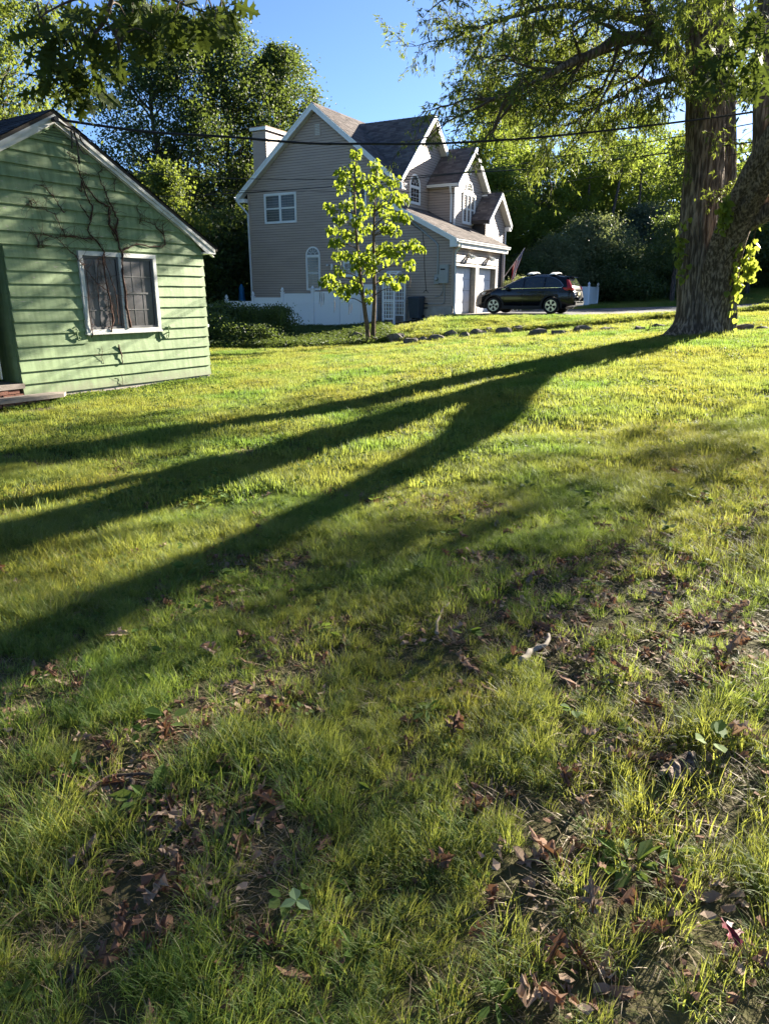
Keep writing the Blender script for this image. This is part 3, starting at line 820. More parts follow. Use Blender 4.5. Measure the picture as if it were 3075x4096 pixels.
# --- chimney
ch = MB().box(-11.12, -10.32, 0.25, 1.85, 6.0, 8.62).build('chimney', M_tanback, HOUSE)
for (a0, a1, MM) in ((-11.12, -10.32, lambda a, b, c: (a, 0.25 - c, b)), (0.25, 1.85, lambda a, b, c: (-10.32 + c, a, b))):
    z = 6.0
    while z < 8.55:
        zt = min(z + EXPO, 8.6)
        MB().hexa([MM(a0, z, 0.001), MM(a1, z, 0.001), MM(a1, z, 0.022), MM(a0, z, 0.022), MM(a0, zt, 0.001), MM(a1, zt, 0.001), MM(a1, zt, 0.004), MM(a0, zt, 0.004)]).build('siding_board', M_tan, ch)
        z = zt
MB().box(-11.22, -10.22, 0.15, 1.95, 8.62, 8.76).build('cap', M_fascia, ch)
MB().box(-11.20, -10.2, 0.14, 1.97, 8.765, 8.79).build('cap_flashing', M_copper, ch)
# --- windows and fittings on the gable wall
window(wall_g, Mg, -10.36, -8.42, 4.28, 5.67, cols=2, label='double window with two curtained sashes')
arch_window(wall_g, Mg, -7.52, 1.08, 0.84, 1.64)
window(wall_g, Mg, -5.78, -4.95, 1.70, 2.40, cols=1, glass=M_glassdk, hung=False, grid=(3, 2), label='small dark window behind the young tree')
window(wall_g, Mg, -5.35, -4.45, 4.28, 5.67, cols=1, label='upper window hidden behind the young tree')
v_ = MB().ring(rect_loop(-7.27, -6.90, 7.98, 8.56), inset_rect(rect_loop(-7.27, -6.90, 7.98, 8.56), 0.05), 0, 0.04, Mg).build('vent', M_tan, wall_g)
for k in range(7):
    MB().box(-7.215, -6.955, 8.05 + k * 0.068, 8.085 + k * 0.068, 0.016, 0.034, Mg).build('slat', M_soffit, v_)
cmr = MB().box(-6.72, -6.64, 2.22, 2.30, 0.012, 0.03, Mg).build('security_camera', M_fascia, HOUSE)
MB().tube([Mg(-6.68, 2.26, 0.03), Mg(-6.66, 2.26, 0.10), Mg(-6.60, 2.24, 0.20)], [0.02, 0.045, 0.045], 8).build('lens_housing', M_fascia, cmr)
MB().lathe([(0.05, 0.0), (0.05, 0.10), (0.065, 0.12), (0.065, 0.25), (0.03, 0.29)], 8, lambda a, b, c: (-6.36 + a, -0.14 + b, 2.02 + c)).build('wall_lamp', M_fascia, HOUSE)
# electric service: mast conduit, meter, cabinet, pipes
MB().tube([Mg(-2.6, 4.35, 0.05), Mg(-1.93, 3.93, 0.05), Mg(-0.86, 3.12, 0.05), Mg(-0.76, 2.98, 0.05), Mg(-0.745, 2.85, 0.05), Mg(-0.745, 1.74, 0.05)], 0.038, 8).build('conduit', M_conduit, HOUSE)
mt_ = MB().box(-0.88, -0.64, 1.34, 1.75, 0.012, 0.13, Mg).build('electric_meter', M_greybox, HOUSE)
MB().lathe([(0.085, 0), (0.085, 0.06), (0.07, 0.09), (0.03, 0.10)], 14, lambda a, b, c: Mg(-0.76 + a, 1.55 + b, 0.13 + c)).build('dial', M_conduit, mt_)
cb = MB().box(-0.61, -0.19, 1.36, 2.14, 0.012, 0.20, Mg).box(-0.62, -0.18, 2.14, 2.155, 0.012, 0.21, Mg).build('electric_cabinet', M_greybox, HOUSE)
MB().box(-0.54, -0.32, 1.93, 1.985, 0.2005, 0.206, Mg).build('nameplate', M_black, cb)
MB().tube([Mg(-0.38, 1.36, 0.06), Mg(-0.38, 0.62, 0.06), Mg(-0.42, 0.50, 0.06), Mg(-0.50, 0.46, 0.06), Mg(-1.55, 0.46, 0.06)], 0.022, 6).build('conduit', M_greybox, HOUSE)
MB().tube([Mg(-0.45, 1.36, 0.06), Mg(-0.46, 1.05, 0.06), Mg(-0.58, 0.84, 0.07), Mg(-0.76, 0.76, 0.08), Mg(-0.84, 0.78, 0.08), Mg(-0.80, 0.83, 0.08)], 0.018, 6).build('conduit', M_conduit, HOUSE)
gm = MB().lathe([(0.12, 0), (0.14, 0.05), (0.14, 0.22), (0.10, 0.28)], 10, lambda a, b, c: (-1.80 + a, -0.22 + b, 0.12 + c)).build('gas_meter', M_iron, HOUSE)
MB().tube([(-1.80, -0.22, 0.4), (-1.80, -0.2, 0.52), (-1.60, -0.16, 0.52), (-1.5, -0.12, 0.47), (-1.2, -0.1, 0.47)], 0.025, 6).build('pipe', M_iron, gm)
MB().tube([(-1.92, -0.22, 0.2), (-1.92, -0.2, -0.6)], 0.03, 6).build('pipe', M_iron, gm)
MB().tube([(-1.48, -0.12, 0.28), (-1.2, -0.1, 0.28)], 0.03, 6).build('pipe', M_iron, gm)
# hanging cable loop
MB().tube([Mg(-1.55, 3.62, 0.03), Mg(-1.46, 3.0, 0.03), Mg(-1.42, 2.0, 0.03), Mg(-1.33, 1.15, 0.03), Mg(-1.31, 1.05, 0.04)] + [Mg(-1.33 + 0.12 * math.sin(t), 1.0 + 0.05 * math.cos(t * 2), 0.04) for t in np.linspace(0, 6.3, 14)], 0.011, 5).build('hanging_cable', M_black, HOUSE)
MB().tube([Mg(-2.55, 4.3, 0.04), Mg(-1.9, 3.8, 0.09), Mg(-1.55, 3.62, 0.04)], 0.012, 5).build('hanging_cable', M_black, HOUSE)
# entry handrail
hr = MB()
for k in range(5): hr.tube([(0.25 + k * 0.2, 6.5, -0.1), (0.25 + k * 0.2, 6.5, 0.75 - k * 0.12)], 0.018, 5)
hr.tube([(0.15, 6.5, 0.82), (1.15, 6.5, 0.2)], 0.03, 6)
hr.build('handrail', M_white, HOUSE)

# apron strip in front of the garage, and the path by the gable wall
drape('garage_apron', [[h2w(x, y) for y in np.linspace(-0.1, 7.5, 20)] for x in np.linspace(0.02, 1.0, 5)], M_pave, 0.036)
drape('side_path', [[h2w(x, y) for y in np.linspace(-0.85, -0.03, 5)] for x in np.linspace(-2.6, 0.9, 18)], M_pave, 0.045)

# ------------------------------------------------------------------ green house
GL = np.array([-6.11, 12.247]); G_AZ = math.atan2(0.8455, 0.534)
GREEN = thing('green_cottage', 'small green cottage with wide lap boards and a white trimmed gable', 'house', (GL[0], GL[1], -0.03), G_AZ)
GW, GE, GH, G_AX, G_AZT, G_SL = 4.33, 0.2032, 2.51, 1.15, 4.45, 0.555
Mgr = Mg
g_top = lambda x: G_AZT - G_SL * abs(x - G_AX) - 0.10
gb = MB()
gb.prism([(0.002, 0.0), (GW - 0.002, 0.0), (GW - 0.002, g_top(GW) - 0.03), (G_AX, g_top(G_AX) - 0.03), (0.002, g_top(0) - 0.03)], -8.0, -0.001, Mgr)
gb.prism([(-2.3, 2.40), (0.0, 2.40), (0.0, g_top(0) - 0.03), (-2.3, g_top(-2.3) - 0.03)], -2.0, -0.001, Mgr)
g_wall = gb.build('wall', M_green, GREEN)
g_wall['label'] = 'green gable wall of wide overlapping boards'
WX0, WX1, WZ0, WZ1 = 1.33, 3.035, 0.97, 2.395
k = 0; z = 0.0
while z < 4.0:
    zt = z + GE
    def lim(zz):
        h = (G_AZT - 0.12 - zz) / G_SL
        x0 = 0.0 if zz < 2.40 else -2.2
        return max(x0, G_AX - h), min(GW, G_AX + h)
    a0, a1 = lim(z if z < 2.39 or z > 2.45 else 2.41); b0, b1 = lim(min(zt, 4.25))
    b0 = max(b0, a0); 
    if a0 > -0.01: b0 = a0
    segs = [(a0, a1, b0, b1)]
    if zt > WZ0 + 0.02 and z < WZ1 - 0.02: segs = [(a0, WX0 + 0.02, b0, WX0 + 0.02), (WX1 - 0.02, a1, WX1 - 0.02, b1)]
    for s0, s1, t0, t1 in segs:
        if t1 < t0 + 0.02: t1 = t0 + 0.02
        mb = MB(); j = random.uniform(-0.003, 0.003)
        n = 8
        Vq = []
        for i in range(n + 1):
            f = i / n; xa = s0 + (s1 - s0) * f; xb_ = t0 + (t1 - t0) * f; wv = random.uniform(-0.0025, 0.0025)
            Vq += [Mgr(xa, z + wv, 0.002), Mgr(xa, z + wv, 0.040 + j), Mgr(xb_, zt + 0.008, 0.0075), Mgr(xb_, zt + 0.008, 0.002)]
        Fq = []
        for i in range(n):
            b_ = i * 4
            Fq += [(b_, b_ + 4, b_ + 5, b_ + 1), (b_ + 1, b_ + 5, b_ + 6, b_ + 2), (b_ + 2, b_ + 6, b_ + 7, b_ + 3)]
        Fq += [(0, 1, 2, 3), (n * 4 + 3, n * 4 + 2, n * 4 + 1, n * 4)]
        mb.add(Vq, Fq).build('board', M_green, g_wall)
    z = zt
# side wall inside the porch (dark), its boards
Msd = lambda a, b, c: (0.0 - c, a, b)
z = 0.25
while z < 2.38:
    MB().hexa([Msd(0.03, z, 0.001), Msd(2.0, z, 0.001), Msd(2.0, z, 0.02), Msd(0.03, z, 0.02), Msd(0.03, z + GE, 0.001), Msd(2.0, z + GE, 0.001), Msd(2.0, z + GE, 0.005), Msd(0.03, z + GE, 0.005)]).build('board', M_green, g_wall)
    z += GE
MB().box(-2.3, -0.001, 0.03, 2.0, 2.36, 2.395).build('porch_ceiling', M_green, GREEN)
MB().box(-2.3, -0.001, 2.0, 2.1, 0.0, 2.36).build('unseen_porch_wall', M_green, GREEN)
MB().box(-2.3, -2.2, 0.04, 1.998, 0.0, 2.358).build('unseen_porch_wall', M_green, GREEN)  # unseen end wall, added to keep light out of the porch
MB().box(-2.2, -0.45, 0.045, 0.12, 0.0, 2.357).build('unseen_porch_wall', M_green, GREEN)  # unseen front wall, added to narrow the opening and darken the recess
MB().box(-0.01, GW - 0.03, -0.012, 8.0, -0.5, -0.004).build('foundation', M_conc, GREEN)
# roof, rake boards
gr2 = MB()
def slope_pts(sg, x_out):
    return [(G_AX, -0.10, G_AZT + 0.10), (x_out, -0.10, G_AZT + 0.10 - G_SL * abs(x_out - G_AX)), (x_out, 8.3, G_AZT + 0.10 - G_SL * abs(x_out - G_AX)), (G_AX, 8.3, G_AZT + 0.10)]
for xo in (4.68, -2.6):
    q = slope_pts(0, xo); gr2.hexa([(a, b, c - 0.06) for a, b, c in q] + q)
g_roof = gr2.build('roof', M_deck, GREEN)
for xo, sg in ((4.68, 1), (-2.6, -1)):
    Lh = math.hypot(1, G_SL) * abs(xo - G_AX)
    zz = G_AZT + 0.10 - G_SL * abs(xo - G_AX)
    roof_plane('shingle', g_roof, (xo, -0.12, zz), (0, 1, 0), np.array((G_AX - xo, 0, G_SL * abs(xo - G_AX))) / Lh, 8.65, Lh + 0.02, M_shingle_g, row=0.13, tab=0.3, lift=0.005)
for sg, xo in ((1, 4.62), (-1, -2.5)):
    zc = lambda x: G_AZT + 0.04 - G_SL * abs(x - G_AX)
    n = 14; xs_ = [G_AX + (xo - G_AX) * i / n for i in range(n + 1)]
    def low(x):
        base = zc(x) - 0.13
        d = abs(xo - x)
        if d < 0.75: base = min(base, zc(x) - 0.13) - 0.0 if d > 0.55 else max(2.50, zc(x) - 0.13 - 0.22 * (1 - d / 0.55) ** 0.7)
        return base
    for (c0, c1, lo_f, hi_f) in ((0.058, 0.085, low, lambda x: zc(x) - 0.055), (0.056, 0.10, lambda x: zc(x) - 0.060, lambda x: zc(x) + 0.0)):
        mb = MB()
        for i in range(n):
            x0, x1 = xs_[i], xs_[i + 1]
            mb.hexa([Mgr(x0, lo_f(x0), c0), Mgr(x1, lo_f(x1), c0), Mgr(x1, lo_f(x1), c1), Mgr(x0, lo_f(x0), c1), Mgr(x0, hi_f(x0), c0), Mgr(x1, hi_f(x1), c0), Mgr(x1, hi_f(x1), c1), Mgr(x0, hi_f(x0), c1)])
        mb.build('rake_board', M_whiteold, GREEN)
    mb = MB()
    for i in range(n):
        x0, x1 = xs_[i], xs_[i + 1]
        mb.hexa([Mgr(x0, zc(x0) - 0.15, 0.0), Mgr(x1, zc(x1) - 0.15, 0.0), Mgr(x1, zc(x1) - 0.15, 0.057), Mgr(x0, zc(x0) - 0.15, 0.057), Mgr(x0, zc(x0) - 0.13, 0.0), Mgr(x1, zc(x1) - 0.13, 0.0), Mgr(x1, zc(x1) - 0.13, 0.057), Mgr(x0, zc(x0) - 0.13, 0.057)])
    mb.build('soffit', M_whiteold, GREEN)
MB().box(GW - 0.06, 4.62, -0.10, 8.0, 2.475, 2.50).build('soffit', M_whiteold, GREEN)
MB().box(4.595, 4.62, -0.057, 8.0, 2.50, zc(4.62) - 0.0).build('fascia', M_whiteold, GREEN)
# gable vent
vi = [(0.84, 4.125), (1.60, 4.125), (1.18, 4.33)]
vv = MB().ring([(0.60, 4.075), (1.82, 4.075), (1.17, 4.40)], vi, 0.0, 0.046, Mgr).build('vent', M_green, g_wall)
MB().prism(vi, 0.0, 0.006, Mgr).build('backing', M_iron, vv)
for k in range(4):
    zz = 4.135 + 0.042 * k; hw = 0.38 * (1 - (zz - 4.125) / 0.205) - 0.025
    MB().hexa([Mgr(1.2 - hw, zz, 0.03), Mgr(1.2 + hw, zz, 0.03), Mgr(1.2 + hw, zz - 0.004, 0.026), Mgr(1.2 - hw, zz - 0.004, 0.026), Mgr(1.2 - hw + .02, zz + 0.035, 0.012), Mgr(1.2 + hw - .02, zz + 0.035, 0.012), Mgr(1.2 + hw - .02, zz + 0.032, 0.008), Mgr(1.2 - hw + .02, zz + 0.032, 0.008)]).build('slat', M_green, vv)
# window
wl_ = rect_loop(WX0, WX1, WZ0, WZ1)
gw_ = MB().ring(wl_, inset_rect(wl_, 0.075), 0.0, 0.070, Mgr).box(WX0 - 0.01, WX1 + 0.015, WZ0 - 0.012, WZ0 + 0.02, 0.002, 0.085, Mgr)
gw_.box(2.165, 2.215, WZ0 + 0.07, WZ1 - 0.07, 0.0, 0.066, Mgr)
gw_ = gw_.build('window', M_whiteold, GREEN); gw_['label'] = 'twin casement window with dusty glass and white frame'
for a0, a1 in ((WX0 + 0.075, 2.165), (2.215, WX1 - 0.075)):
    lp = rect_loop(a0 + 0.002, a1 - 0.002, WZ0 + 0.077, WZ1 - 0.077)
    MB().ring(lp, inset_rect(lp, 0.04), 0.014, 0.040, Mgr).build('sash', M_muntin, gw_)
    il = inset_rect(lp, 0.04)
    MB().box(il[0][0], il[1][0], il[0][1], il[2][1], 0.012, 0.018, Mgr).build('pane', M_screen, gw_)
    g = MB()
    for i in (1, 2):
        x = il[0][0] + (il[1][0] - il[0][0]) * i / 3; g.box(x - 0.006, x + 0.006, il[0][1], il[2][1], 0.019, 0.0235, Mgr)
    for i in (1, 3):
        zz = il[0][1] + (il[2][1] - il[0][1]) * i / 4; g.box(il[0][0], il[1][0], zz - 0.006, zz + 0.006, 0.024, 0.0275, Mgr)
    zz = (il[0][1] + il[2][1]) / 2; g.box(il[0][0], il[1][0], zz - 0.016, zz + 0.016, 0.024, 0.031, Mgr)
    g.build('muntin', M_muntin, gw_)
# scroll shutter holders
for hx, hz, s in ((1.12, 0.98, 1), (3.22, 0.93, -1)):
    pts = [(hx - 0.07 * s, hz + 0.10, 0.05), (hx - 0.02 * s, hz + 0.13, 0.06), (hx + 0.02 * s, hz + 0.08, 0.06), (hx, hz, 0.07), (hx + 0.02 * s, hz - 0.09, 0.06), (hx + 0.05 * s, hz - 0.11, 0.06), (hx + 0.07 * s, hz - 0.06, 0.055), (hx + 0.04 * s, hz - 0.05, 0.055)]
    MB().tube([Mgr(*p) for p in pts], 0.011, 6).tube([Mgr(hx, hz, 0.015), Mgr(hx, hz, 0.08)], 0.012, 6).build('shutter_hook', M_green, GREEN)
# electric stub on the corner and porch ironwork scroll
MB().lathe([(0.05, 0), (0.05, 0.09), (0.03, 0.12)], 10, lambda a, b, c: (GW + 0.03 + c, 0.12 + a, 1.02 + b)).build('outdoor_socket', M_white, GREEN)
iw = MB()
for (cx_, cz_, r_, t0, t1) in ((-0.10, 2.10, 0.09, -2.5, 3.6), (-0.13, 1.88, 0.08, -3, 2.6), (-0.11, 1.68, 0.06, -1, 5)):
    iw.tube([(cx_ + r_ * (1 - 0.5 * i / 14) * math.cos(t0 + (t1 - t0) * i / 14), 0.20, cz_ + r_ * (1 - 0.5 * i / 14) * math.sin(t0 + (t1 - t0) * i / 14)) for i in range(15)], 0.011, 5)
iw.tube([(-0.22, 0.2, 2.36), (-0.22, 0.2, 0.3)], 0.018, 5).tube([(-0.4, 0.2, 2.36), (-0.4, 0.2, 0.3)], 0.018, 5)
iw.build('porch_ironwork', M_white, GREEN)

# service knob under the ridge with loose wires
kn = MB().tube([Mgr(1.12, 4.40, 0.09), Mgr(1.12, 4.40, 0.20)], [0.035, 0.045], 10).tube([Mgr(1.12, 4.40, 0.17), Mgr(1.32, 4.34, 0.13), Mgr(1.46, 4.31, 0.13)], 0.016, 6)
kn.build('service_knob', M_iron, GREEN)
lw = MB()
for pts in ([(1.32, 4.2), (1.36, 4.08), (1.40, 3.95), (1.47, 3.86), (1.55, 3.85)], [(1.34, 4.2), (1.36, 4.02), (1.37, 3.86), (1.37, 3.74)], [(1.42, 4.18), (1.45, 4.06), (1.52, 3.98), (1.58, 3.93)], [(1.28, 4.2), (1.28, 4.06), (1.26, 3.9)]):
    lw.tube([Mgr(a + 0.14, b + 0.11, 0.13) for a, b in pts], 0.012, 5)
lw.tube([Mgr(1.51, 3.91, 0.13), Mgr(1.51, 3.79, 0.13)], 0.02, 6)
lw.build('loose_wire', M_black, GREEN)

# brick step and slab at the porch
PORCH = thing('porch_step', 'low crumbling brick porch step with a stone slab tread', 'step', (GL[0], GL[1], -0.05), G_AZ)
MB().box(-1.6, 0.02, -0.05, 1.9, 0.16, 0.24).build('slab', M_slab, PORCH)
for rowi in range(2):
    for k in range(9):
        x0 = -1.6 + k * 0.205 - (0.1 if rowi else 0)
        if x0 + 0.19 > 0.05: continue
        MB().box(x0, x0 + 0.19, -0.03 + random.uniform(-.01, .01), 0.06, 0.01 + rowi * 0.073, 0.072 + rowi * 0.073).build('brick', M_brick, PORCH)
MB().prism([(-1.5, -0.42), (0.42, -0.50), (0.60, -0.30), (0.40, -0.12), (-1.5, -0.10)], 0.0, 0.06).build('tread', M_slab, PORCH)
for k in range(8):
    x0 = -1.45 + k * 0.21
    MB().box(x0, x0 + 0.19, -0.40 + random.uniform(-.015, .015), -0.28, -0.07, -0.003).build('brick', M_brick, PORCH)

# ------------------------------------------------------------------ dead vine on the green wall
VINE = thing('dead_vine', 'leafless reddish brown vine clinging to the green wall around its window', 'vine', (GL[0], GL[1], -0.03), G_AZ)
VP = {
 'a': ([(2.29, 1.06), (2.23, 1.43), (2.23, 1.69), (2.21, 2.08), (2.25, 2.36), (2.22, 2.59), (2.19, 2.79), (2.26, 2.96), (2.21, 3.06), (2.15, 3.19), (2.1, 3.27), (2.06, 3.41), (1.98, 3.54), (1.95, 3.71), (2.02, 3.77), (2.01, 3.86)], 0.026, 0.005),
 'b': ([(1.83, 0.99), (1.9, 1.2), (1.89, 1.46), (1.85, 1.78), (1.82, 2.1), (1.82, 2.29), (1.87, 2.43), (1.79, 2.54), (1.69, 2.62), (1.58, 2.73), (1.67, 2.9), (1.61, 2.99), (1.5, 3.15)], 0.018, 0.010),
 'c': ([(2.22, 2.59), (2.2, 2.69), (2.06, 2.87), (2.09, 3.17), (1.86, 3.25), (1.7, 3.4), (1.59, 3.56), (1.54, 3.72), (1.48, 3.87), (1.35, 3.95)], 0.022, 0.006),
 'd': ([(1.3, 2.62), (1.13, 2.60), (1.12, 2.68), (1.04, 2.81), (0.99, 2.96), (0.80, 3.0), (0.58, 3.02), (0.56, 3.12), (0.64, 3.14), (0.68, 3.02)], 0.008, 0.004),
 'e': ([(1.16, 2.99), (1.05, 3.15), (0.98, 3.24), (0.87, 3.36), (0.7, 3.38)], 0.010, 0.004),
 'f': ([(1.69, 2.62), (1.5, 2.60), (1.3, 2.62), (1.1, 2.61), (0.97, 2.59), (0.5, 2.62)], 0.014, 0.004),
 'g': ([(1.32, 2.23), (1.23, 2.34), (1.1, 2.45), (0.96, 2.58)], 0.009, 0.005),
 'h': ([(2.26, 2.42), (2.35, 2.47), (2.6, 2.57), (3.0, 2.55), (3.23, 2.55), (3.32, 2.6), (3.31, 2.78), (3.29, 2.94)], 0.016, 0.008),
 'i': ([(3.31, 2.78), (3.11, 2.94), (3.01, 2.97), (2.7, 3.02)], 0.012, 0.005),
 'j': ([(1.43, 0.9), (1.41, 1.15), (1.45, 2.08), (1.38, 2.17), (1.32, 2.23)], 0.009, 0.006),
 'k': ([(2.01, 1.14), (2.03, 1.53), (2.01, 1.73), (1.87, 2.18), (1.86, 2.4)], 0.010, 0.007),
 'l': ([(1.84, 1.73), (1.64, 1.85), (1.45, 2.08)], 0.008, 0.006),
 'm': ([(1.98, 0.76), (2.03, 0.6), (2.03, 0.39)], 0.016, 0.012),
 'n': ([(1.67, 2.9), (1.75, 3.14), (1.67, 3.25), (1.57, 3.55), (1.55, 3.36), (1.47, 3.43)], 0.016, 0.006),
 'o': ([(2.2, 2.6), (2.1, 2.75), (2.05, 2.95), (2.13, 3.1), (2.02, 3.3)], 0.014, 0.006),
 'p': ([(1.62, 0.75), (1.60, 0.55), (1.63, 0.42)], 0.005, 0.004),
 'q': ([(1.98, 0.2), (2.0, 0.1), (1.99, -0.02)], 0.006, 0.004),
 'r': ([(2.24, 3.45), (2.26, 3.62), (2.33, 3.7), (2.36, 3.82)], 0.006, 0.003),
 's': ([(2.75, 2.95), (2.78, 3.1), (2.70, 3.2), (2.82, 3.38)], 0.006, 0.003),
 't': ([(0.55, 2.62), (0.62, 2.5), (0.58, 2.42), (0.68, 2.40), (0.7, 2.5)], 0.006, 0.003),
 'u': ([(1.63, 1.55), (1.66, 1.9), (1.7, 2.2)], 0.007, 0.005),
}
anchors = []
rv = np.random.default_rng(8)
for key, (pts, r0, r1) in VP.items():
    P = np.array(pts); n = 4 * (len(P) - 1) + 1
    t = np.linspace(0, len(P) - 1, n)
    xx = np.interp(t, np.arange(len(P)), P[:, 0]) + rv.normal(0, 0.006, n); zz = np.interp(t, np.arange(len(P)), P[:, 1]) + rv.normal(0, 0.006, n)
    out = 0.07 if 0.95 < zz.mean() < 2.35 else 0.035
    cc = np.where((zz > 0.95) & (zz < 2.42) & (xx > 1.25) & (xx < 3.08), 0.082, 0.046) + rv.normal(0, 0.006, n)
    rr = np.linspace(r0, r1, n) * 0.85 * rv.uniform(0.75, 1.3, n)
    p3 = np.array([Mgr(a, b, c) for a, b, c in zip(xx, zz, cc)])
    MB().tube(p3, rr, 6).build('stem', M_vine, VINE, True)
    for a, b, c in zip(xx, zz, cc): anchors.append((a, b, c))
ts = TubeSet()
anchors = np.array(anchors)
for i in range(620):
    a, b, c = anchors[rv.integers(len(anchors))]
    if b < 0.9 and rv.random() < 0.7: continue
    L = rv.uniform(0.04, 0.22) if rv.random() < 0.75 else rv.uniform(0.2, 0.42)
    th = rv.uniform(-0.6, math.pi + 0.6); n = 5
    pts = [(a, b, c)]; d_ = np.array([math.cos(th), math.sin(th), rv.uniform(-0.2, 0.55)])
    for k in range(n):
        d_ = d_ + rv.normal(0, 0.25, 3); d_ /= np.linalg.norm(d_)
        q = np.array(pts[-1]) + d_ * L / n; q[2] = max(q[2], 0.044); pts.append(tuple(q))
    ts.add([Mgr(*p) for p in pts], np.linspace(0.0032, 0.0012, n + 1), 4)
tag(ts.build('twig', M_vine, VINE), kind='stuff')

# ------------------------------------------------------------------ white fence, arbor, bin, umbrella
def spot(px, py, dist):
    """world point at forward distance `dist` for a direction given as photograph pixels (3075 x 4096)"""
    f, p = 2880.0, R(16.7)
    a = (px - 1537.5) / f; b = (2048 - py) / f
    d = np.array([a, math.cos(p) + b * math.sin(p), -math.sin(p) + b * math.cos(p)])
    return np.array([0, 0, CAM_H]) + d * dist / d[1]

def vinyl_stained():
    m, nt, b = new_mat('algae_stained_vinyl')
    tc = nt.nodes.new('ShaderNodeTexCoord'); sp = nt.nodes.new('ShaderNodeSeparateXYZ')
    nt.links.new(tc.outputs['Object'], sp.inputs[0])
    n = noise_node(nt, 7, 5)
    ad = nt.nodes.new('ShaderNodeMath'); ad.operation = 'MULTIPLY_ADD'; ad.inputs[1].default_value = 0.45
    nt.links.new(n.outputs[0], ad.inputs[0]); nt.links.new(sp.outputs[2], ad.inputs[2])
    r = ramp(nt, ad.outputs[0], [(0.18, (0.38, 0.41, 0.28)), (0.42, (0.78, 0.81, 0.78)), (0.6, (0.85, 0.86, 0.86))])
    nt.links.new(r.outputs[0], b.inputs['Base Color']); b.inputs['Roughness'].default_value = 0.4
    return m
M_vinyl = vinyl_stained()
FENCE_Y = -1.25
def fence(label, posts, panels, base, rz, post_w=0.13):
    """posts: list of (x, y, z_ground, z_tip); panels: (i, j, z_bottom, z_top, rail_drop)"""
    t = thing('vinyl_fence', label, 'fence', base, rz)
    for x, y, z0, z1 in posts:
        p = MB().box(x - post_w / 2, x + post_w / 2, y - post_w / 2, y + post_w / 2, z0, z1 - 0.27).build('post', M_cap, t)
        MB().box(x - 0.085, x + 0.085, y - 0.085, y + 0.085, z1 - 0.27, z1 - 0.235).lathe([(0.05, z1 - 0.235), (0.05, z1 - 0.20), (0.085, z1 - 0.17), (0.088, z1 - 0.13), (0.055, z1 - 0.07), (0.02, z1 - 0.02), (0.004, z1)], 8, cx=x, cy=y).build('post_cap', M_cap, p)
    for i, j, z0, z1, dr in panels:
        xa, ya = posts[i][:2]; xb_, yb = posts[j][:2]
        L = math.hypot(xb_ - xa, yb - ya); ux, uy = (xb_ - xa) / L, (yb - ya) / L
        Mp = lambda a, b, c, xa=xa, ya=ya, ux=ux, uy=uy: (xa + ux * a + uy * c, ya + uy * a - ux * c, b)
        a0, a1 = post_w / 2, L - post_w / 2
        for r0, r1, c in ((z1 - 0.07, z1, 0.028), (z1 - dr - 0.04, z1 - dr + 0.03, 0.028), (z0, z0 + 0.12, 0.028)):
            MB().box(a0, a1, r0, r1, -c, c, Mp).build('rail', M_cap, t)
        for q0, q1 in ((z0 + 0.12, z1 - dr - 0.04), (z1 - dr + 0.03, z1 - 0.07)):
            n = max(1, round((a1 - a0) / 0.28)); wv = (a1 - a0) / n
            for k in range(n):
                MB().prism([(a0 + k * wv + 0.003, q0), (a0 + (k + 1) * wv - 0.003, q0), (a0 + (k + 1) * wv - 0.003, q1), (a0 + k * wv + 0.003, q1)], -0.011, 0.011, Mp).box(a0 + k * wv, a0 + (k + 1) * wv, q0, q1, -0.006, 0.006, Mp).build('panel_board', M_vinyl, t)
    return t
fz = lambda w: w
fence('white vinyl privacy fence with pointed post caps stepping down beside the taupe house',
      [(-13.66, FENCE_Y, -0.4, 1.53), (-12.12, FENCE_Y, -0.4, 1.69), (-10.38, FENCE_Y, -0.3, 1.84), (-8.55, FENCE_Y, -0.2, 2.03), (-6.76, FENCE_Y, -0.1, 2.10), (-5.3, FENCE_Y, -0.1, 2.05), (-4.15, FENCE_Y, 0, 2.2), (-3.3, FENCE_Y, 0.1, 2.3)],
      [(0, 1, -0.35, 1.20, .42), (1, 2, -0.35, 1.36, .42), (2, 3, -0.2, 1.54, .42), (3, 4, 0.0, 1.73, .45), (4, 5, 0.02, 1.81, .48), (5, 6, 0.05, 1.84, .48), (6, 7, 0.16, 2.12, .5)],
      (HP[0], HP[1], 0), -H_AZ)

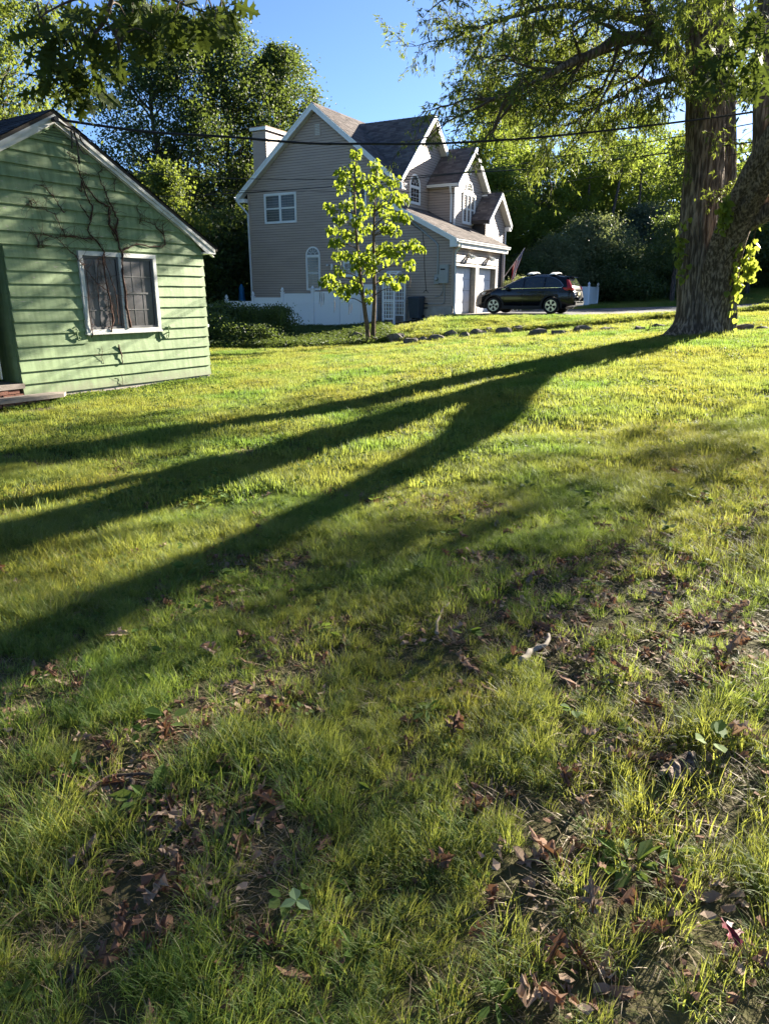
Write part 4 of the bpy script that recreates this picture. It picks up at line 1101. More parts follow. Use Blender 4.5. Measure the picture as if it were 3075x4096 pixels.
def lattice_arbor():
    t = thing('garden_arbor', 'white lattice garden arbor with an arched top beside the house wall', 'arbor', (HP[0], HP[1], 0), -H_AZ)
    x0, x1 = -2.78, -2.22; yf, yb = -1.45, -0.42
    for y, zg in ((yf, 0.36), (yb, 0.5)):
        zt = 2.25
        for x in (x0, x1):
            MB().box(x - 0.04, x + 0.04, y - 0.04, y + 0.04, zg, zt).build('post', M_cap, t)
        l = MB()
        for q in (zg + 0.22, zt - 0.10, 1.35): l.box(x0 + 0.04, x1 - 0.04, y - 0.02, y + 0.02, q, q + 0.07)
        l.build('rail', M_cap, t)
        for k in range(1, 4):
            xx = x0 + (x1 - x0) * k / 4
            MB().box(xx - 0.016, xx + 0.016, y - 0.015, y + 0.015, zg + 0.29, zt - 0.10).build('slat', M_cap, t)
        zq = zg + 0.42
        while zq < zt - 0.15:
            MB().box(x0 + 0.04, x1 - 0.04, y - 0.011, y + 0.0105, zq, zq + 0.03).build('slat', M_cap, t); zq += 0.165
    for x in (x0, x1):
        arc = [(x, (yf + yb) / 2 - (yb - yf) / 2 * math.cos(math.pi * k / 12), 2.22 + 0.42 * math.sin(math.pi * k / 12)) for k in range(13)]
        MB().tube(arc, 0.045, 4).build('arch', M_cap, t)
    for k in range(1, 7):
        a = math.pi * k / 7; y = (yf + yb) / 2 - (yb - yf) / 2 * math.cos(a); z = 2.26 + 0.42 * math.sin(a)
        MB().box(x0 + 0.03, x1 - 0.03, y - 0.02, y + 0.02, z - 0.015, z + 0.02).build('slat', M_cap, t)
lattice_arbor()

bt = thing('wheelie_bin', 'dark blue grey wheeled rubbish bin against the house wall behind the arbor', 'bin', (*h2w(-1.62, -0.42), 0.58), -H_AZ)
M_bin = mat('bin_plastic', (0.045, 0.06, 0.075), 0.5, 0.1)
MB().hexa([(-.22, -.24, 0.06), (.22, -.24, 0.06), (.22, .24, 0.06), (-.22, .24, 0.06), (-.28, -.31, .92), (.28, -.31, .92), (.28, .31, .92), (-.28, .31, .92)]).box(-.29, .29, -.32, .32, .88, .93).build('body', M_bin, bt)
MB().hexa([(-.30, -.33, .935), (.30, -.33, .935), (.30, .33, .935), (-.30, .33, .935), (-.26, -.28, 1.0), (.26, -.28, 1.0), (.26, .30, 1.02), (-.26, .30, 1.02)]).build('lid', M_bin, bt)
for s in (-1, 1): MB().lathe([(0.1, -0.03), (0.1, 0.03)], 12, lambda a, b, c, s=s: (s * .25 + c, .24 + a, .1 + b)).build('wheel', M_black, bt)

M_blue = mat('blue_canvas', (0.03, 0.17, 0.36), 0.7, 0.2, 8)
um = thing('patio_umbrella', 'closed blue patio umbrella standing behind the white fence', 'umbrella', (-7.62, 40.2, -0.2))
MB().tube([(0, 0, 0), (0, 0, 2.4)], 0.025, 8).build('pole', M_white, um)
fold = MB(); prof = [(0.05, 1.0), (0.17, 1.15), (0.16, 1.6), (0.12, 2.0), (0.13, 2.2), (0.03, 2.42)]
V = []; n = 18
for r, z in prof:
    for k in range(n):
        rr = r * (1 + 0.22 * math.cos(k * 2 * math.pi * 6 / n)); V.append((rr * math.cos(2 * math.pi * k / n), rr * math.sin(2 * math.pi * k / n), z))
fold.add(V, [[i * n + k, i * n + (k + 1) % n, (i + 1) * n + (k + 1) % n, (i + 1) * n + k] for i in range(len(prof) - 1) for k in range(n)])
fold.build('canopy', M_blue, um, True)

# second fence beyond the driveway
a_ = spot(2270, 1236, 46); b_ = spot(2348, 1232, 48); c_ = spot(2384, 1230, 50)
gz2 = tz(b_[0], b_[1])
fence('short white vinyl fence behind the parked car by the dark wood', [(a_[0], a_[1], gz2 - 0.1, gz2 + 1.52), (b_[0], b_[1], gz2 - 0.1, gz2 + 1.50), (c_[0], c_[1], gz2 - 0.1, gz2 + 1.50)],
      [(0, 1, gz2 + 0.02, gz2 + 1.2, .4), (1, 2, gz2 + 0.02, gz2 + 1.2, .4)], (0, 0, 0), 0.0, 0.12)

# ------------------------------------------------------------------ flag on the house corner
fw = np.array([*h2w(T_X + 0.1, T_Y + T_HW - 0.1), HZ + 1.75])
FLAG = thing('flag', 'stars and stripes flag hanging from a slanted pole at the house corner', 'flag', tuple(fw), -H_AZ)
p_end = np.array([1.05, 0.25, 1.55])
MB().tube([(0, 0, 0), tuple(p_end)], 0.016, 6).lathe([(0.001, 0), (0.03, 0.02), (0.03, 0.04), (0.001, 0.06)], 8, cx=p_end[0], cy=p_end[1]).build('pole', M_whiteold, FLAG)
M_red = mat('flag_red', (0.42, 0.03, 0.045), 0.8); M_fw = mat('flag_white', (0.70, 0.68, 0.66), 0.8); M_fb = mat('flag_blue', (0.03, 0.04, 0.14), 0.8)
nu, nv = 26, 26
V = []; 
for j in range(nu + 1):          # along the fly, hanging down
    for i in range(nv + 1):      # along the hoist
        s = i / nv; t = j / nu
        hp = p_end * (1.0 - 0.58 * s)
        fold_ = 0.07 * math.sin(s * 15 + t * 2) * (0.3 + t)
        V.append((hp[0] + (0.5 - s) * 0.0 - t * 0.55 * (1 - s) * 0.9 + fold_ * 0.4, hp[1] + fold_, hp[2] - t * (1.30 - 0.25 * s)))
F = []; fm = []
for j in range(nu):
    for i in range(nv):
        F.append((j * (nv + 1) + i, j * (nv + 1) + i + 1, (j + 1) * (nv + 1) + i + 1, (j + 1) * (nv + 1) + i))
        stripe = i // 2
        c = 1 if stripe % 2 else 0
        if j < 10 and i < 14:
            c = 2
            if (j % 2 == 1) and (i % 2 == (j // 2) % 2): c = 1
        fm.append(c)
np_obj('cloth', V, F, [M_red, M_fw, M_fb], FLAG, True, fm)

# ------------------------------------------------------------------ parked car
def build_car():
    pw = spot(1974, 1254, 34.25)
    hd = np.array([-HW[0], -HW[1]]); lf = np.array([-hd[1], hd[0]])
    c = pw[:2] - hd * 1.36 - lf * 0.80
    zc = float(terrain(c[0], c[1])) + 0.03
    t = thing('parked_car', 'black compact SUV parked on the driveway in front of the garage', 'car', (c[0], c[1], zc), math.atan2(hd[1], hd[0]))
    m, nt, b = new_mat('black_car_paint')
    b.inputs['Base Color'].default_value = (0.003, 0.0035, 0.005, 1); b.inputs['Roughness'].default_value = 0.15; b.inputs['Specular IOR Level'].default_value = 0.25
    b.inputs['Coat Weight'].default_value = 0.35; b.inputs['Coat Roughness'].default_value = 0.03
    clad = mat('black_cladding', (0.018, 0.018, 0.019), 0.6); tyre = mat('tyre_rubber', (0.018, 0.018, 0.018), 0.8)
    alloy = mat('machined_alloy', (0.55, 0.55, 0.53), 0.3, 0.05, metal=0.8); chrome = mat('chrome_strip', (0.7, 0.7, 0.7), 0.15, 0.03, metal=1.0)
    glass = glass_mat('tinted_car_glass', (0.018, 0.024, 0.026), 0.03, 0.9, 0.2); red = mat('red_lamp_lens', (0.45, 0.012, 0.012), 0.15, 0.1, spec=0.6)
    lampw = mat('clear_lamp_lens', (0.5, 0.5, 0.5), 0.1, spec=0.7); plate = mat('number_plate', (0.55, 0.48, 0.25), 0.5)
    xr_ = np.array([2.30, 2.26, 2.16, 1.95, 1.60, 1.25, 1.02, 0.80, 0.45, 0.10, -0.35, -0.9, -1.45, -1.85, -2.02, -2.16, -2.25, -2.30])
    zr_ = np.array([0.62, 0.78, 0.90, 1.00, 1.07, 1.12, 1.145, 1.26, 1.43, 1.575, 1.655, 1.66, 1.625, 1.56, 1.36, 1.13, 0.96, 0.70])
    WX = (1.36, -1.30); WR = 0.36
    xs_ = np.unique(np.round(np.concatenate([np.linspace(2.30, -2.30, 60), [w + d for w in WX for d in np.linspace(-0.44, 0.44, 17)]]), 4))[::-1]
    zr = np.interp(-xs_, -xr_, zr_)
    belt = lambda x: float(np.interp(x, [-2.3, -1.6, 0.9, 1.3, 2.3], [1.10, 1.10, 1.05, 1.0, 0.6]))
    wmul = lambda x: float(np.interp(x, [-2.3, -2.1, -1.6, 1.5, 2.0, 2.2, 2.3], [0.84, 0.93, 1.0, 1.0, 0.95, 0.86, 0.74]))
    def side(x, z, zt):
        """half width of the body at height z"""
        bz = min(belt(x), zt); k = wmul(x)
        if z <= bz: return k * float(np.interp(z, [0.2, 0.35, 0.62, 0.85, 1.10], [0.86, 0.905, 0.925, 0.92, 0.885]))
        return k * (0.885 - 0.235 * (z - bz) / 0.52)
    V = []; rings = []
    for x, zt in zip(xs_, zr):
        zb = float(np.interp(x, [-2.3, -2.0, -1.7, 1.8, 2.1, 2.3], [0.42, 0.32, 0.22, 0.22, 0.24, 0.40]))
        for wx in WX:
            d = abs(x - wx)
            if d < 0.43: zb = max(zb, 0.33 + math.sqrt(0.43 ** 2 - d ** 2))
        bz = min(belt(x), zt - 0.03); zm = [zb, zb + 0.03, max(zb + 0.05, 0.45), max(zb + 0.07, 0.66), max(zb + 0.09, 0.86)]
        zm = [min(z, bz - 0.02 + 0.002 * i) for i, z in enumerate(zm)]
        top = zt - 0.05 if zt - 0.05 > bz else (zt + bz) / 2
        pts = [(0, zm[0])] + [(side(x, z, zt) * (0.93 if i == 0 else 1), z) for i, z in enumerate(zm)] + [(side(x, bz, zt), bz), (side(x, top, zt), top), (side(x, top, zt) - 0.10 * wmul(x), zt), (side(x, top, zt) * 0.45, zt + 0.018), (0, zt + 0.022)]
        full = [(x, y, z) for y, z in pts] + [(x, -y, z) for y, z in pts[-2:0:-1]]
        rings.append(len(full)); V += full
    k = rings[0]; n = len(xs_); idx = np.arange(n * k).reshape(n, k)
    F = np.stack([idx[:-1], np.roll(idx, -1, 1)[:-1], np.roll(idx, -1, 1)[1:], idx[1:]], -1).reshape(-1, 4).tolist()
    F += [list(range(k)), list(range((n - 1) * k, n * k))[::-1]]
    body = np_obj('body', V, F, m, t, True)
    MB().box(-1.9, 1.95, -0.66, 0.66, 0.22, 0.60).build('underbody', clad, t)
    ztop = lambda x: float(np.interp(-x, -xr_, zr_))
    def glass_pane(name, xa, xb_, s, lo=lambda x: belt(x) + 0.03, hi=None, n=8, e=0.006):
        P = []; 
        for i in range(n + 1):
            x = xa + (xb_ - xa) * i / n
            h = hi(x) if hi else ztop(x) - 0.085
            l = lo(x)
            for z in (l, (l + h) / 2, h): P.append((x, s * (side(x, z, ztop(x)) + e), z))
        Fq = []
        for i in range(n):
            for j in range(2): Fq.append((i * 3 + j, i * 3 + j + 1, i * 3 + j + 4, i * 3 + j + 3))
        return np_obj(name, P, Fq, glass, t, True)
    def win_hi(x): return min(ztop(x) - 0.085, float(np.interp(x, [-1.78, -1.60, -1.35, -1.1], [1.19, 1.38, 1.50, 1.56])))
    for s in (1, -1):
        glass_pane('side_window', 0.86, 0.02, s); glass_pane('side_window', -0.04, -0.92, s, hi=win_hi); glass_pane('side_window', -0.98, -1.76, s, hi=win_hi)
        pts = [(x, s * (side(x, belt(x) + 0.02, ztop(x)) + 0.012), belt(x) + 0.022) for x in np.linspace(1.0, -1.72, 20)]
        pts += [(x, s * (side(x, win_hi(x) + 0.02, ztop(x)) + 0.012), win_hi(x) + 0.022) for x in np.linspace(-1.78, -0.9, 10)]
        pts += [(x, s * (side(x, ztop(x) - 0.065, ztop(x)) + 0.012), ztop(x) - 0.064) for x in np.linspace(-0.8, 0.85, 14)]
        MB().tube(pts, 0.011, 5).build('chrome_trim', chrome, t)
        mr = MB().hexa([(0.78, s * 0.93, 1.02), (0.62, s * 0.95, 1.02), (0.62, s * 1.10, 1.03), (0.76, s * 1.09, 1.03), (0.80, s * 0.93, 1.16), (0.62, s * 0.95, 1.17), (0.62, s * 1.10, 1.15), (0.74, s * 1.09, 1.14)]); mr.build('mirror', m, t)
        for xa in (0.02, -0.95):
            MB().tube([(xa + 0.28, s * 0.925, 0.93), (xa + 0.2, s * 0.95, 0.935), (xa + 0.08, s * 0.95, 0.935), (xa, s * 0.925, 0.93)], 0.013, 5).build('door_handle', m, t)
        MB().tube([(0.86, s * 0.928, 0.32), (0.88, s * 0.93, 0.7), (0.84, s * 0.91, 1.03)], 0.006, 4).tube([(-0.02, s * 0.928, 0.32), (-0.02, s * 0.93, 0.7), (-0.02, s * 0.906, 1.06)], 0.006, 4).tube([(-0.90, s * 0.928, 0.36), (-0.86, s * 0.93, 0.7), (-0.96, s * 0.906, 1.08)], 0.006, 4).build('door_seam', clad, t)
        # cladding: sill and arches
        MB().hexa([(0.96, s * 0.86, 0.20), (-0.90, s * 0.86, 0.20), (-0.90, s * 0.94, 0.22), (0.96, s * 0.94, 0.22), (0.96, s * 0.88, 0.36), (-0.90, s * 0.88, 0.36), (-0.90, s * 0.935, 0.34), (0.96, s * 0.935, 0.34)]).build('sill_cladding', clad, t)
        for wx in WX:
            n_ = 18; o_ = []; i_ = []
            for q in range(n_ + 1):
                a = math.pi * (-0.06 + 1.12 * q / n_)
                o_.append((wx + 0.49 * math.cos(a), 0.345 + 0.49 * math.sin(a))); i_.append((wx + 0.42 * math.cos(a), 0.345 + 0.42 * math.sin(a)))
            mb = MB()
            for q in range(n_):
                loop = [o_[q], o_[q + 1], i_[q + 1], i_[q]]
                yy = [s * (side(px_, min(max(pz_, 0.3), 0.86), 1.2)) for px_, pz_ in loop]
                mb.hexa([(p_[0], y_ - s * 0.05, p_[1]) for p_, y_ in zip(loop, yy)] + [(p_[0], y_ + s * 0.016, p_[1]) for p_, y_ in zip(loop, yy)])
            mb.build('wheel_arch', clad, t)
        # lamps
        MB().hexa([(-1.86, s * 0.885, 1.02), (-2.20, s * 0.80, 0.98), (-2.245, s * 0.66, 0.98), (-2.2, s * 0.6, 0.98), (-1.78, s * 0.90, 1.11), (-2.19, s * 0.815, 1.12), (-2.20, s * 0.66, 1.14), (-2.15, s * 0.6, 1.14)]).build('tail_lamp', red, t)
        MB().hexa([(-1.98, s * 0.86, 1.10), (-2.17, s * 0.825, 1.11), (-2.20, s * 0.74, 1.12), (-2.1, s * 0.7, 1.12), (-1.88, s * 0.73, 1.47), (-1.955, s * 0.72, 1.45), (-1.99, s * 0.66, 1.44), (-1.9, s * 0.6, 1.44)]).build('tail_lamp', red, t)
        MB().hexa([(2.20, s * 0.55, 0.80), (1.90, s * 0.885, 0.83), (1.80, s * 0.88, 0.84), (2.1, s * 0.5, 0.80), (2.16, s * 0.55, 0.90), (1.88, s * 0.875, 0.93), (1.74, s * 0.885, 0.95), (2.08, s * 0.5, 0.92)]).build('headlight', lampw, t)
        MB().hexa([(-2.16, s * 0.80, 0.50), (-2.28, s * 0.70, 0.50), (-2.285, s * 0.5, 0.50), (-2.2, s * 0.5, 0.50), (-2.16, s * 0.81, 0.58), (-2.28, s * 0.71, 0.58), (-2.29, s * 0.5, 0.58), (-2.2, s * 0.5, 0.58)]).build('reflector', red, t)
    # rear glass, spoiler, bumper, plate, windscreen
    rg = lambda y0, e: [(-1.90 - e, y0 * 0.60, 1.50 + e), (-2.115 - e, y0 * 0.70, 1.17 + e)]
    a0, a1 = rg(-1, 0.03); b0, b1 = rg(1, 0.03)
    np_obj('rear_window', [a0, a1, b1, b0], [(0, 1, 2, 3)], glass, t)
    MB().hexa([(-1.78, -0.60, 1.555), (-2.06, -0.58, 1.555), (-2.06, 0.58, 1.555), (-1.78, 0.60, 1.555), (-1.74, -0.60, 1.605), (-2.08, -0.57, 1.585), (-2.08, 0.57, 1.585), (-1.74, 0.60, 1.605)]).build('spoiler', m, t)
    MB().hexa([(-2.0, -0.84, 0.36), (-2.33, -0.68, 0.38), (-2.33, 0.68, 0.38), (-2.0, 0.84, 0.36), (-1.98, -0.86, 0.56), (-2.35, -0.70, 0.54), (-2.35, 0.70, 0.54), (-1.98, 0.86, 0.56)]).build('rear_bumper', clad, t)
    MB().box(-2.365, -2.352, -0.5, 0.5, 0.50, 0.53).build('bumper_strip', chrome, t)
    MB().box(-2.292, -2.275, -0.16, 0.16, 0.80, 0.92).build('number_plate', plate, t)
    MB().box(-2.262, -2.235, -0.55, 0.55, 0.985, 1.015).build('chrome_trim', chrome, t)
    MB().hexa([(2.0, -0.84, 0.26), (2.33, -0.6, 0.30), (2.33, 0.6, 0.30), (2.0, 0.84, 0.26), (2.0, -0.86, 0.46), (2.345, -0.6, 0.50), (2.345, 0.6, 0.50), (2.0, 0.86, 0.46)]).build('front_bumper', clad, t)
    np_obj('windscreen', [(0.98, -0.74, 1.175), (0.98, 0.74, 1.175), (0.20, 0.60, 1.548), (0.20, -0.60, 1.548)], [(0, 1, 2, 3)], glass, t)
    # roof rails and cross bars, their white colour standing in for sun glints
    for s in (1, -1):
        MB().tube([(0.25, s * 0.60, 1.60), (0.15, s * 0.60, 1.655), (-0.6, s * 0.60, 1.70), (-1.4, s * 0.60, 1.665), (-1.5, s * 0.60, 1.62)], 0.018, 6).build('roof_rail', clad, t)
    for x in (-0.22, -1.22):
        arc = [(y, 1.705 + 0.075 * (1 - (y / 0.64) ** 2) - (0.02 if x < -1 else 0)) for y in np.linspace(-0.64, 0.64, 11)]
        mb = MB()
        for (y0, z0), (y1, z1) in zip(arc[:-1], arc[1:]):
            mb.hexa([(x - .16, y0, z0 - .02), (x + .16, y0, z0 - .02), (x + .16, y1, z1 - .02), (x - .16, y1, z1 - .02), (x - .10, y0, z0 + .02), (x + .10, y0, z0 + .02), (x + .10, y1, z1 + .02), (x - .10, y1, z1 + .02)])
        mb.build('roof_bar', M_white, t)
    # wheels
    for wx in WX:
        for s in (1, -1):
            Mw = lambda a, b, c, wx=wx, s=s: (wx + a, s * (0.80 + c), WR + b)
            wh = MB().lathe([(0.25, -0.11), (0.33, -0.115), (0.355, -0.08), (0.36, 0.0), (0.355, 0.08), (0.33, 0.115), (0.245, 0.10), (0.24, 0.07)], 28, Mw).build('wheel', tyre, t, True)
            MB().ring([(0.245 * math.cos(2 * math.pi * q / 28), 0.245 * math.sin(2 * math.pi * q / 28)) for q in range(28)], [(0.222 * math.cos(2 * math.pi * q / 28), 0.222 * math.sin(2 * math.pi * q / 28)) for q in range(28)], 0.06, 0.104, Mw).build('rim', alloy, wh)
            for q in range(5):
                a = 2 * math.pi * q / 5 + 0.3
                loop = []
                for r_, w_ in ((0.05, 0.035), (0.13, 0.032), (0.225, 0.075)): loop.append((r_ * math.cos(a) - w_ * math.sin(a), r_ * math.sin(a) + w_ * math.cos(a)))
                for r_, w_ in ((0.225, -0.075), (0.13, -0.032), (0.05, -0.035)): loop.append((r_ * math.cos(a) - w_ * math.sin(a), r_ * math.sin(a) + w_ * math.cos(a)))
                MB().prism(loop, 0.075, 0.098, Mw).build('spoke', alloy, wh)
            MB().lathe([(0.055, 0.09), (0.05, 0.105)], 12, Mw).build('hub_cap', clad, wh)
    return t
build_car()

# ------------------------------------------------------------------ overhead cables
def cable(label, pts, r, sag=0.0, n=40):
    P = np.array(pts); t = np.linspace(0, len(P) - 1, n)
    Q = np.stack([np.interp(t, np.arange(len(P)), P[:, i]) for i in range(3)], -1)
    s = t / (len(P) - 1); Q[:, 2] -= sag * 4 * s * (1 - s)
    o = MB().tube(Q, r, 5).build('overhead_cable', M_black)
    return tag(o, label, 'cable', 'utility cables over the lawn')
def smooth_path(pts, n=60):
    P = np.array(pts, float); t = np.arange(len(P)); tt = np.linspace(0, len(P) - 1, n); out = []
    for x in tt:
        i = min(int(x), len(P) - 2); f = x - i
        p0 = P[max(i - 1, 0)]; p1 = P[i]; p2 = P[i + 1]; p3 = P[min(i + 2, len(P) - 1)]
        out.append(0.5 * ((2 * p1) + (p2 - p0) * f + (2 * p0 - 5 * p1 + 4 * p2 - p3) * f * f + (3 * p1 - p0 - 3 * p2 + p3) * f ** 3))
    return np.array(out)
cable('thick twisted black service cable running from the green gable peak', smooth_path([spot(258, 480, 12.9), spot(600, 527, 13.4), spot(900, 545, 13.9), spot(1237, 571.6, 14.5), spot(1500, 573, 15.0), spot(1700, 574, 15.4), spot(1960, 562, 16.0), spot(2200, 544, 16.4), spot(2517, 510, 17.0), spot(2757, 481, 17.5), spot(3075, 437, 18), spot(3600, 350, 19), (24, 22, 9.2)], 80), 0.022, 0, 200)
cable('thin black cable crossing the taupe house, upper of a close pair', smooth_path([spot(-600, 640, 34), spot(532, 690, 30), spot(900, 712, 29), spot(1362, 716, 27), spot(1560, 710, 26), spot(1933, 680, 24), spot(2200, 633, 22), spot(2757, 538, 19.5), spot(3300, 440, 18.5), (24, 22.3, 8.5)], 80), 0.013, 0, 160)
cable('thin black cable crossing the taupe house, lower of a close pair', smooth_path([spot(-600, 830, 34), spot(532, 790, 30), spot(900, 774, 29), spot(1333, 745, 27), spot(1560, 724, 26), spot(1843, 692, 24.4), spot(2200, 668, 22), spot(2757, 598, 19.5), spot(3300, 520, 18.5), (24, 22.6, 7.9)], 80), 0.016, 0, 160)
cable('slack thin cable passing the dormer window', smooth_path([spot(900, 760, 29), spot(1560, 766, 26.5), spot(1831, 772, 25), spot(2060, 760, 23.6), spot(2327, 716, 22), spot(2757, 646, 19.6), spot(3300, 560, 18.5), (24, 22.9, 7.4)], 80), 0.008, 0, 160)
POLE = thing('utility_pole', 'wooden utility pole beyond the right edge carrying the overhead cables', 'pole', (24, 22.4, 1.0))
MB().tube([(0, 0, -0.5), (0, 0, 5), (0, 0, 10)], [0.17, 0.15, 0.12], 10).build('post', M_bark2, POLE)
MB().box(-0.06, 0.06, -1.0, 1.0, 8.9, 9.02).build('crossarm', M_bark2, POLE)

# ------------------------------------------------------------------ trees
LEAF4 = (np.array([(0, 0, 0), (0.34, 0.42, 0.06), (0, 1, -0.05), (-0.34, 0.42, 0.06)]), np.array([(0, 1, 2, 3)]))
LEAF6 = (np.array([(0, 0, 0), (0.18, 0.18, 0.03), (0.46, 0.30, 0.0), (0.26, 0.50, 0.03), (0.0, 1.0, -0.06), (-0.26, 0.50, 0.03), (-0.46, 0.30, 0.0), (-0.18, 0.18, 0.03)]),
         np.array([(0, 1, 3, 4), (1, 2, 3, 1), (0, 4, 5, 7), (5, 6, 7, 5)]))
# silver maple leaf as three quads sharing the base
LEAFM = (np.array([(0, 0, 0), (0.11, 0.42, 0.03), (0, 1, -0.08), (-0.11, 0.42, 0.03), (0.50, 0.50, -0.05), (0.05, 0.25, 0.0), (-0.50, 0.50, -0.05), (-0.05, 0.25, 0.0), (0.16, 0.36, 0.02), (-0.16, 0.36, 0.02)]),
         np.array([(0, 1, 2, 3), (0, 5, 4, 8), (0, 9, 6, 7)]))

def leaf_dirs(n, r, droop=0.3):
    D = r.normal(size=(n, 3)); D[:, 2] -= droop; return D

def crown_arrays(r, h, w, nclump, per, leaf, tmpl=LEAF4, base=0.25, lump=0.25, sig=0.45, spires=0, power=0.55):
    """crown of leaf clumps in an uneven ovoid envelope, base at z=0; returns V, F and the clump centres"""
    C = []
    ph = r.uniform(0, 6.28, 4); am = r.uniform(0.1, 0.25, 4)
    while len(C) < nclump:
        t = r.random() ** 0.85; a = r.uniform(0, 2 * math.pi)
        prof = (math.sin(math.pi * min(max(t * 0.92 + 0.06, 0), 1)) ** power)
        lob = 1 + lump * (math.sin(3 * a + ph[0] + 4 * t) * 0.5 + math.sin(5 * a + ph[1] - 7 * t) * 0.4 + math.sin(2 * a + 9 * t + ph[2]) * 0.5)
        rad = w / 2 * prof * lob * (r.random() ** 0.38)
        C.append((rad * math.cos(a), rad * math.sin(a), h * (base + (1 - base) * t)))
    sg = list(r.uniform(0.6, 1.4, nclump) * sig)
    for k in range(spires):
        a = 2 * math.pi * (k + r.random()) / spires; q = w * r.uniform(0.05, 0.36); z0 = h * (0.98 - 0.5 * (q / (w / 2)) ** 2 * r.uniform(0.6, 1.0))
        for m in range(5): C.append((q * math.cos(a), q * math.sin(a), z0 + m * 0.30 - 0.6)); sg.append(sig * (0.75 - 0.13 * m))
    C = np.array(C); nclump = len(C)
    n = nclump * per
    s = np.repeat(np.array(sg), per)
    P = np.repeat(C, per, 0) + r.normal(size=(n, 3)) * s[:, None] * np.array([1, 1, 0.62])
    P[:, 2] = np.maximum(P[:, 2], 0.05)
    Rm = frames(leaf_dirs(n, r), r)
    V, F = scatter_mesh(tmpl[0], tmpl[1], P, Rm, leaf * r.uniform(0.7, 1.35, n))
    return V, F, C

def limb_set(r, h, base, C, tr, nl, lean=(0, 0), forks=1):
    ts = TubeSet()
    H = h * 0.92
    zz = np.linspace(-0.3, H, 14)
    wob = np.cumsum(r.normal(0, 0.06, (14, 2)), 0); wob -= wob[0]
    path = np.stack([wob[:, 0] + lean[0] * zz, wob[:, 1] + lean[1] * zz, zz], -1)
    ts.add(path, tr * (1 - 0.85 * np.linspace(0, 1, 14) ** 0.9) * np.where(zz < 0.3, 1.25, 1.0), 9)
    for i in r.choice(len(C), min(nl, len(C)), replace=False):
        c = C[i]; z0 = max(h * base * 0.75, c[2] - np.hypot(c[0], c[1]) * r.uniform(0.5, 1.0)); z0 = min(z0, H * 0.95)
        p0 = np.array([np.interp(z0, zz, path[:, 0]), np.interp(z0, zz, path[:, 1]), z0])
        m = 6; f = np.linspace(0, 1, m)[:, None]
        q = p0 + (c - p0) * f + r.normal(0, 0.12, (m, 3)) * np.sin(np.pi * f)
        q[:, 2] += 0.12 * np.linalg.norm(c - p0) * np.sin(np.pi * f[:, 0]) * 0.5
        r0 = tr * 0.42 * (1 - 0.7 * z0 / H)
        ts.add(q, np.linspace(r0, 0.012, m), 5)
    return ts

def make_tree(name, label, cat, x, y, h, w, seed, lm, leaf=0.2, nclump=240, per=130, base=0.2, tr=0.25, bark=None, nl=40, group=None, tmpl=LEAF4, sig=0.5, lump=0.25, power=0.55, dz=0.0, lean=(0, 0), spires=0):
    r = np.random.default_rng(seed)
    t = thing(name, label, cat, (x, y, tz(x, y) - 0.05 + dz), 0, group)
    V, F, C = crown_arrays(r, h, w, nclump, per, leaf, tmpl, base, lump, sig, spires, power)
    if any(lean): V = V + np.stack([V[:, 2] * lean[0], V[:, 2] * lean[1], V[:, 2] * 0], -1)
    o = np_obj('crown', V, F, lm, t); tag(o, kind='stuff')
    if tr: limb_set(r, h, base, C, tr, nl, lean).build('trunk', bark or M_bark2, t)
    return t

def copy_tree(src, label, x, y, rz, s, sz=None, group=None, dz=0.0):
    c = src.copy(); col.objects.link(c)
    c.location = (x, y, tz(x, y) - 0.05 + dz); c.rotation_euler = (0, 0, rz); c.scale = (s, s, sz or s)
    c['label'] = label
    if group: c['group'] = group
    for ch in list(src.children):
        d = ch.copy(); col.objects.link(d); d.parent = c
        for g in list(ch.children):
            e = g.copy(); col.objects.link(e); e.parent = d
    return c

GB = 'tall trees behind the two houses'
def px2(px, dist): return (px - 1537.5) / 3006.0 * dist
T1 = make_tree('tall_tree', 'tallest dense dark green tree behind the gap between the two houses', 'tree', px2(670, 46), 46, 17.0, 7.6, 101, L_far, 0.155, 430, 100, 0.10, 0.30, group=GB, lump=0.45, nl=90, sig=0.42, power=0.6, spires=9)
T2 = make_tree('tall_tree', 'broad dark tree rising just left of the taupe house chimney', 'tree', px2(930, 50), 50, 17.6, 8.8, 102, L_far, 0.165, 440, 100, 0.10, 0.28, group=GB, lump=0.5, nl=90, sig=0.42, power=0.6, spires=9)
T3 = make_tree('tall_tree', 'bushy tree whose crown shows right behind the house gable', 'tree', px2(1145, 52), 52, 16.6, 7.6, 103, L_far, 0.165, 380, 100, 0.14, 0.28, group=GB, lump=0.45, nl=60, sig=0.4, power=0.6, spires=8)
copy_tree(T1, 'dark tree filling the space behind the chimney and the gable eave', px2(1040, 58), 58, 2.1, 0.95, 0.66, GB)
copy_tree(T2, 'shaded tree low down between the cottage roof and the chimney', px2(780, 58), 58, 4.0, 0.92, 0.6, GB)
copy_tree(T3, 'tree behind the taupe house eave, partly hidden by the tallest tree', px2(610, 56), 56, 1.0, 0.9, 0.6, GB)
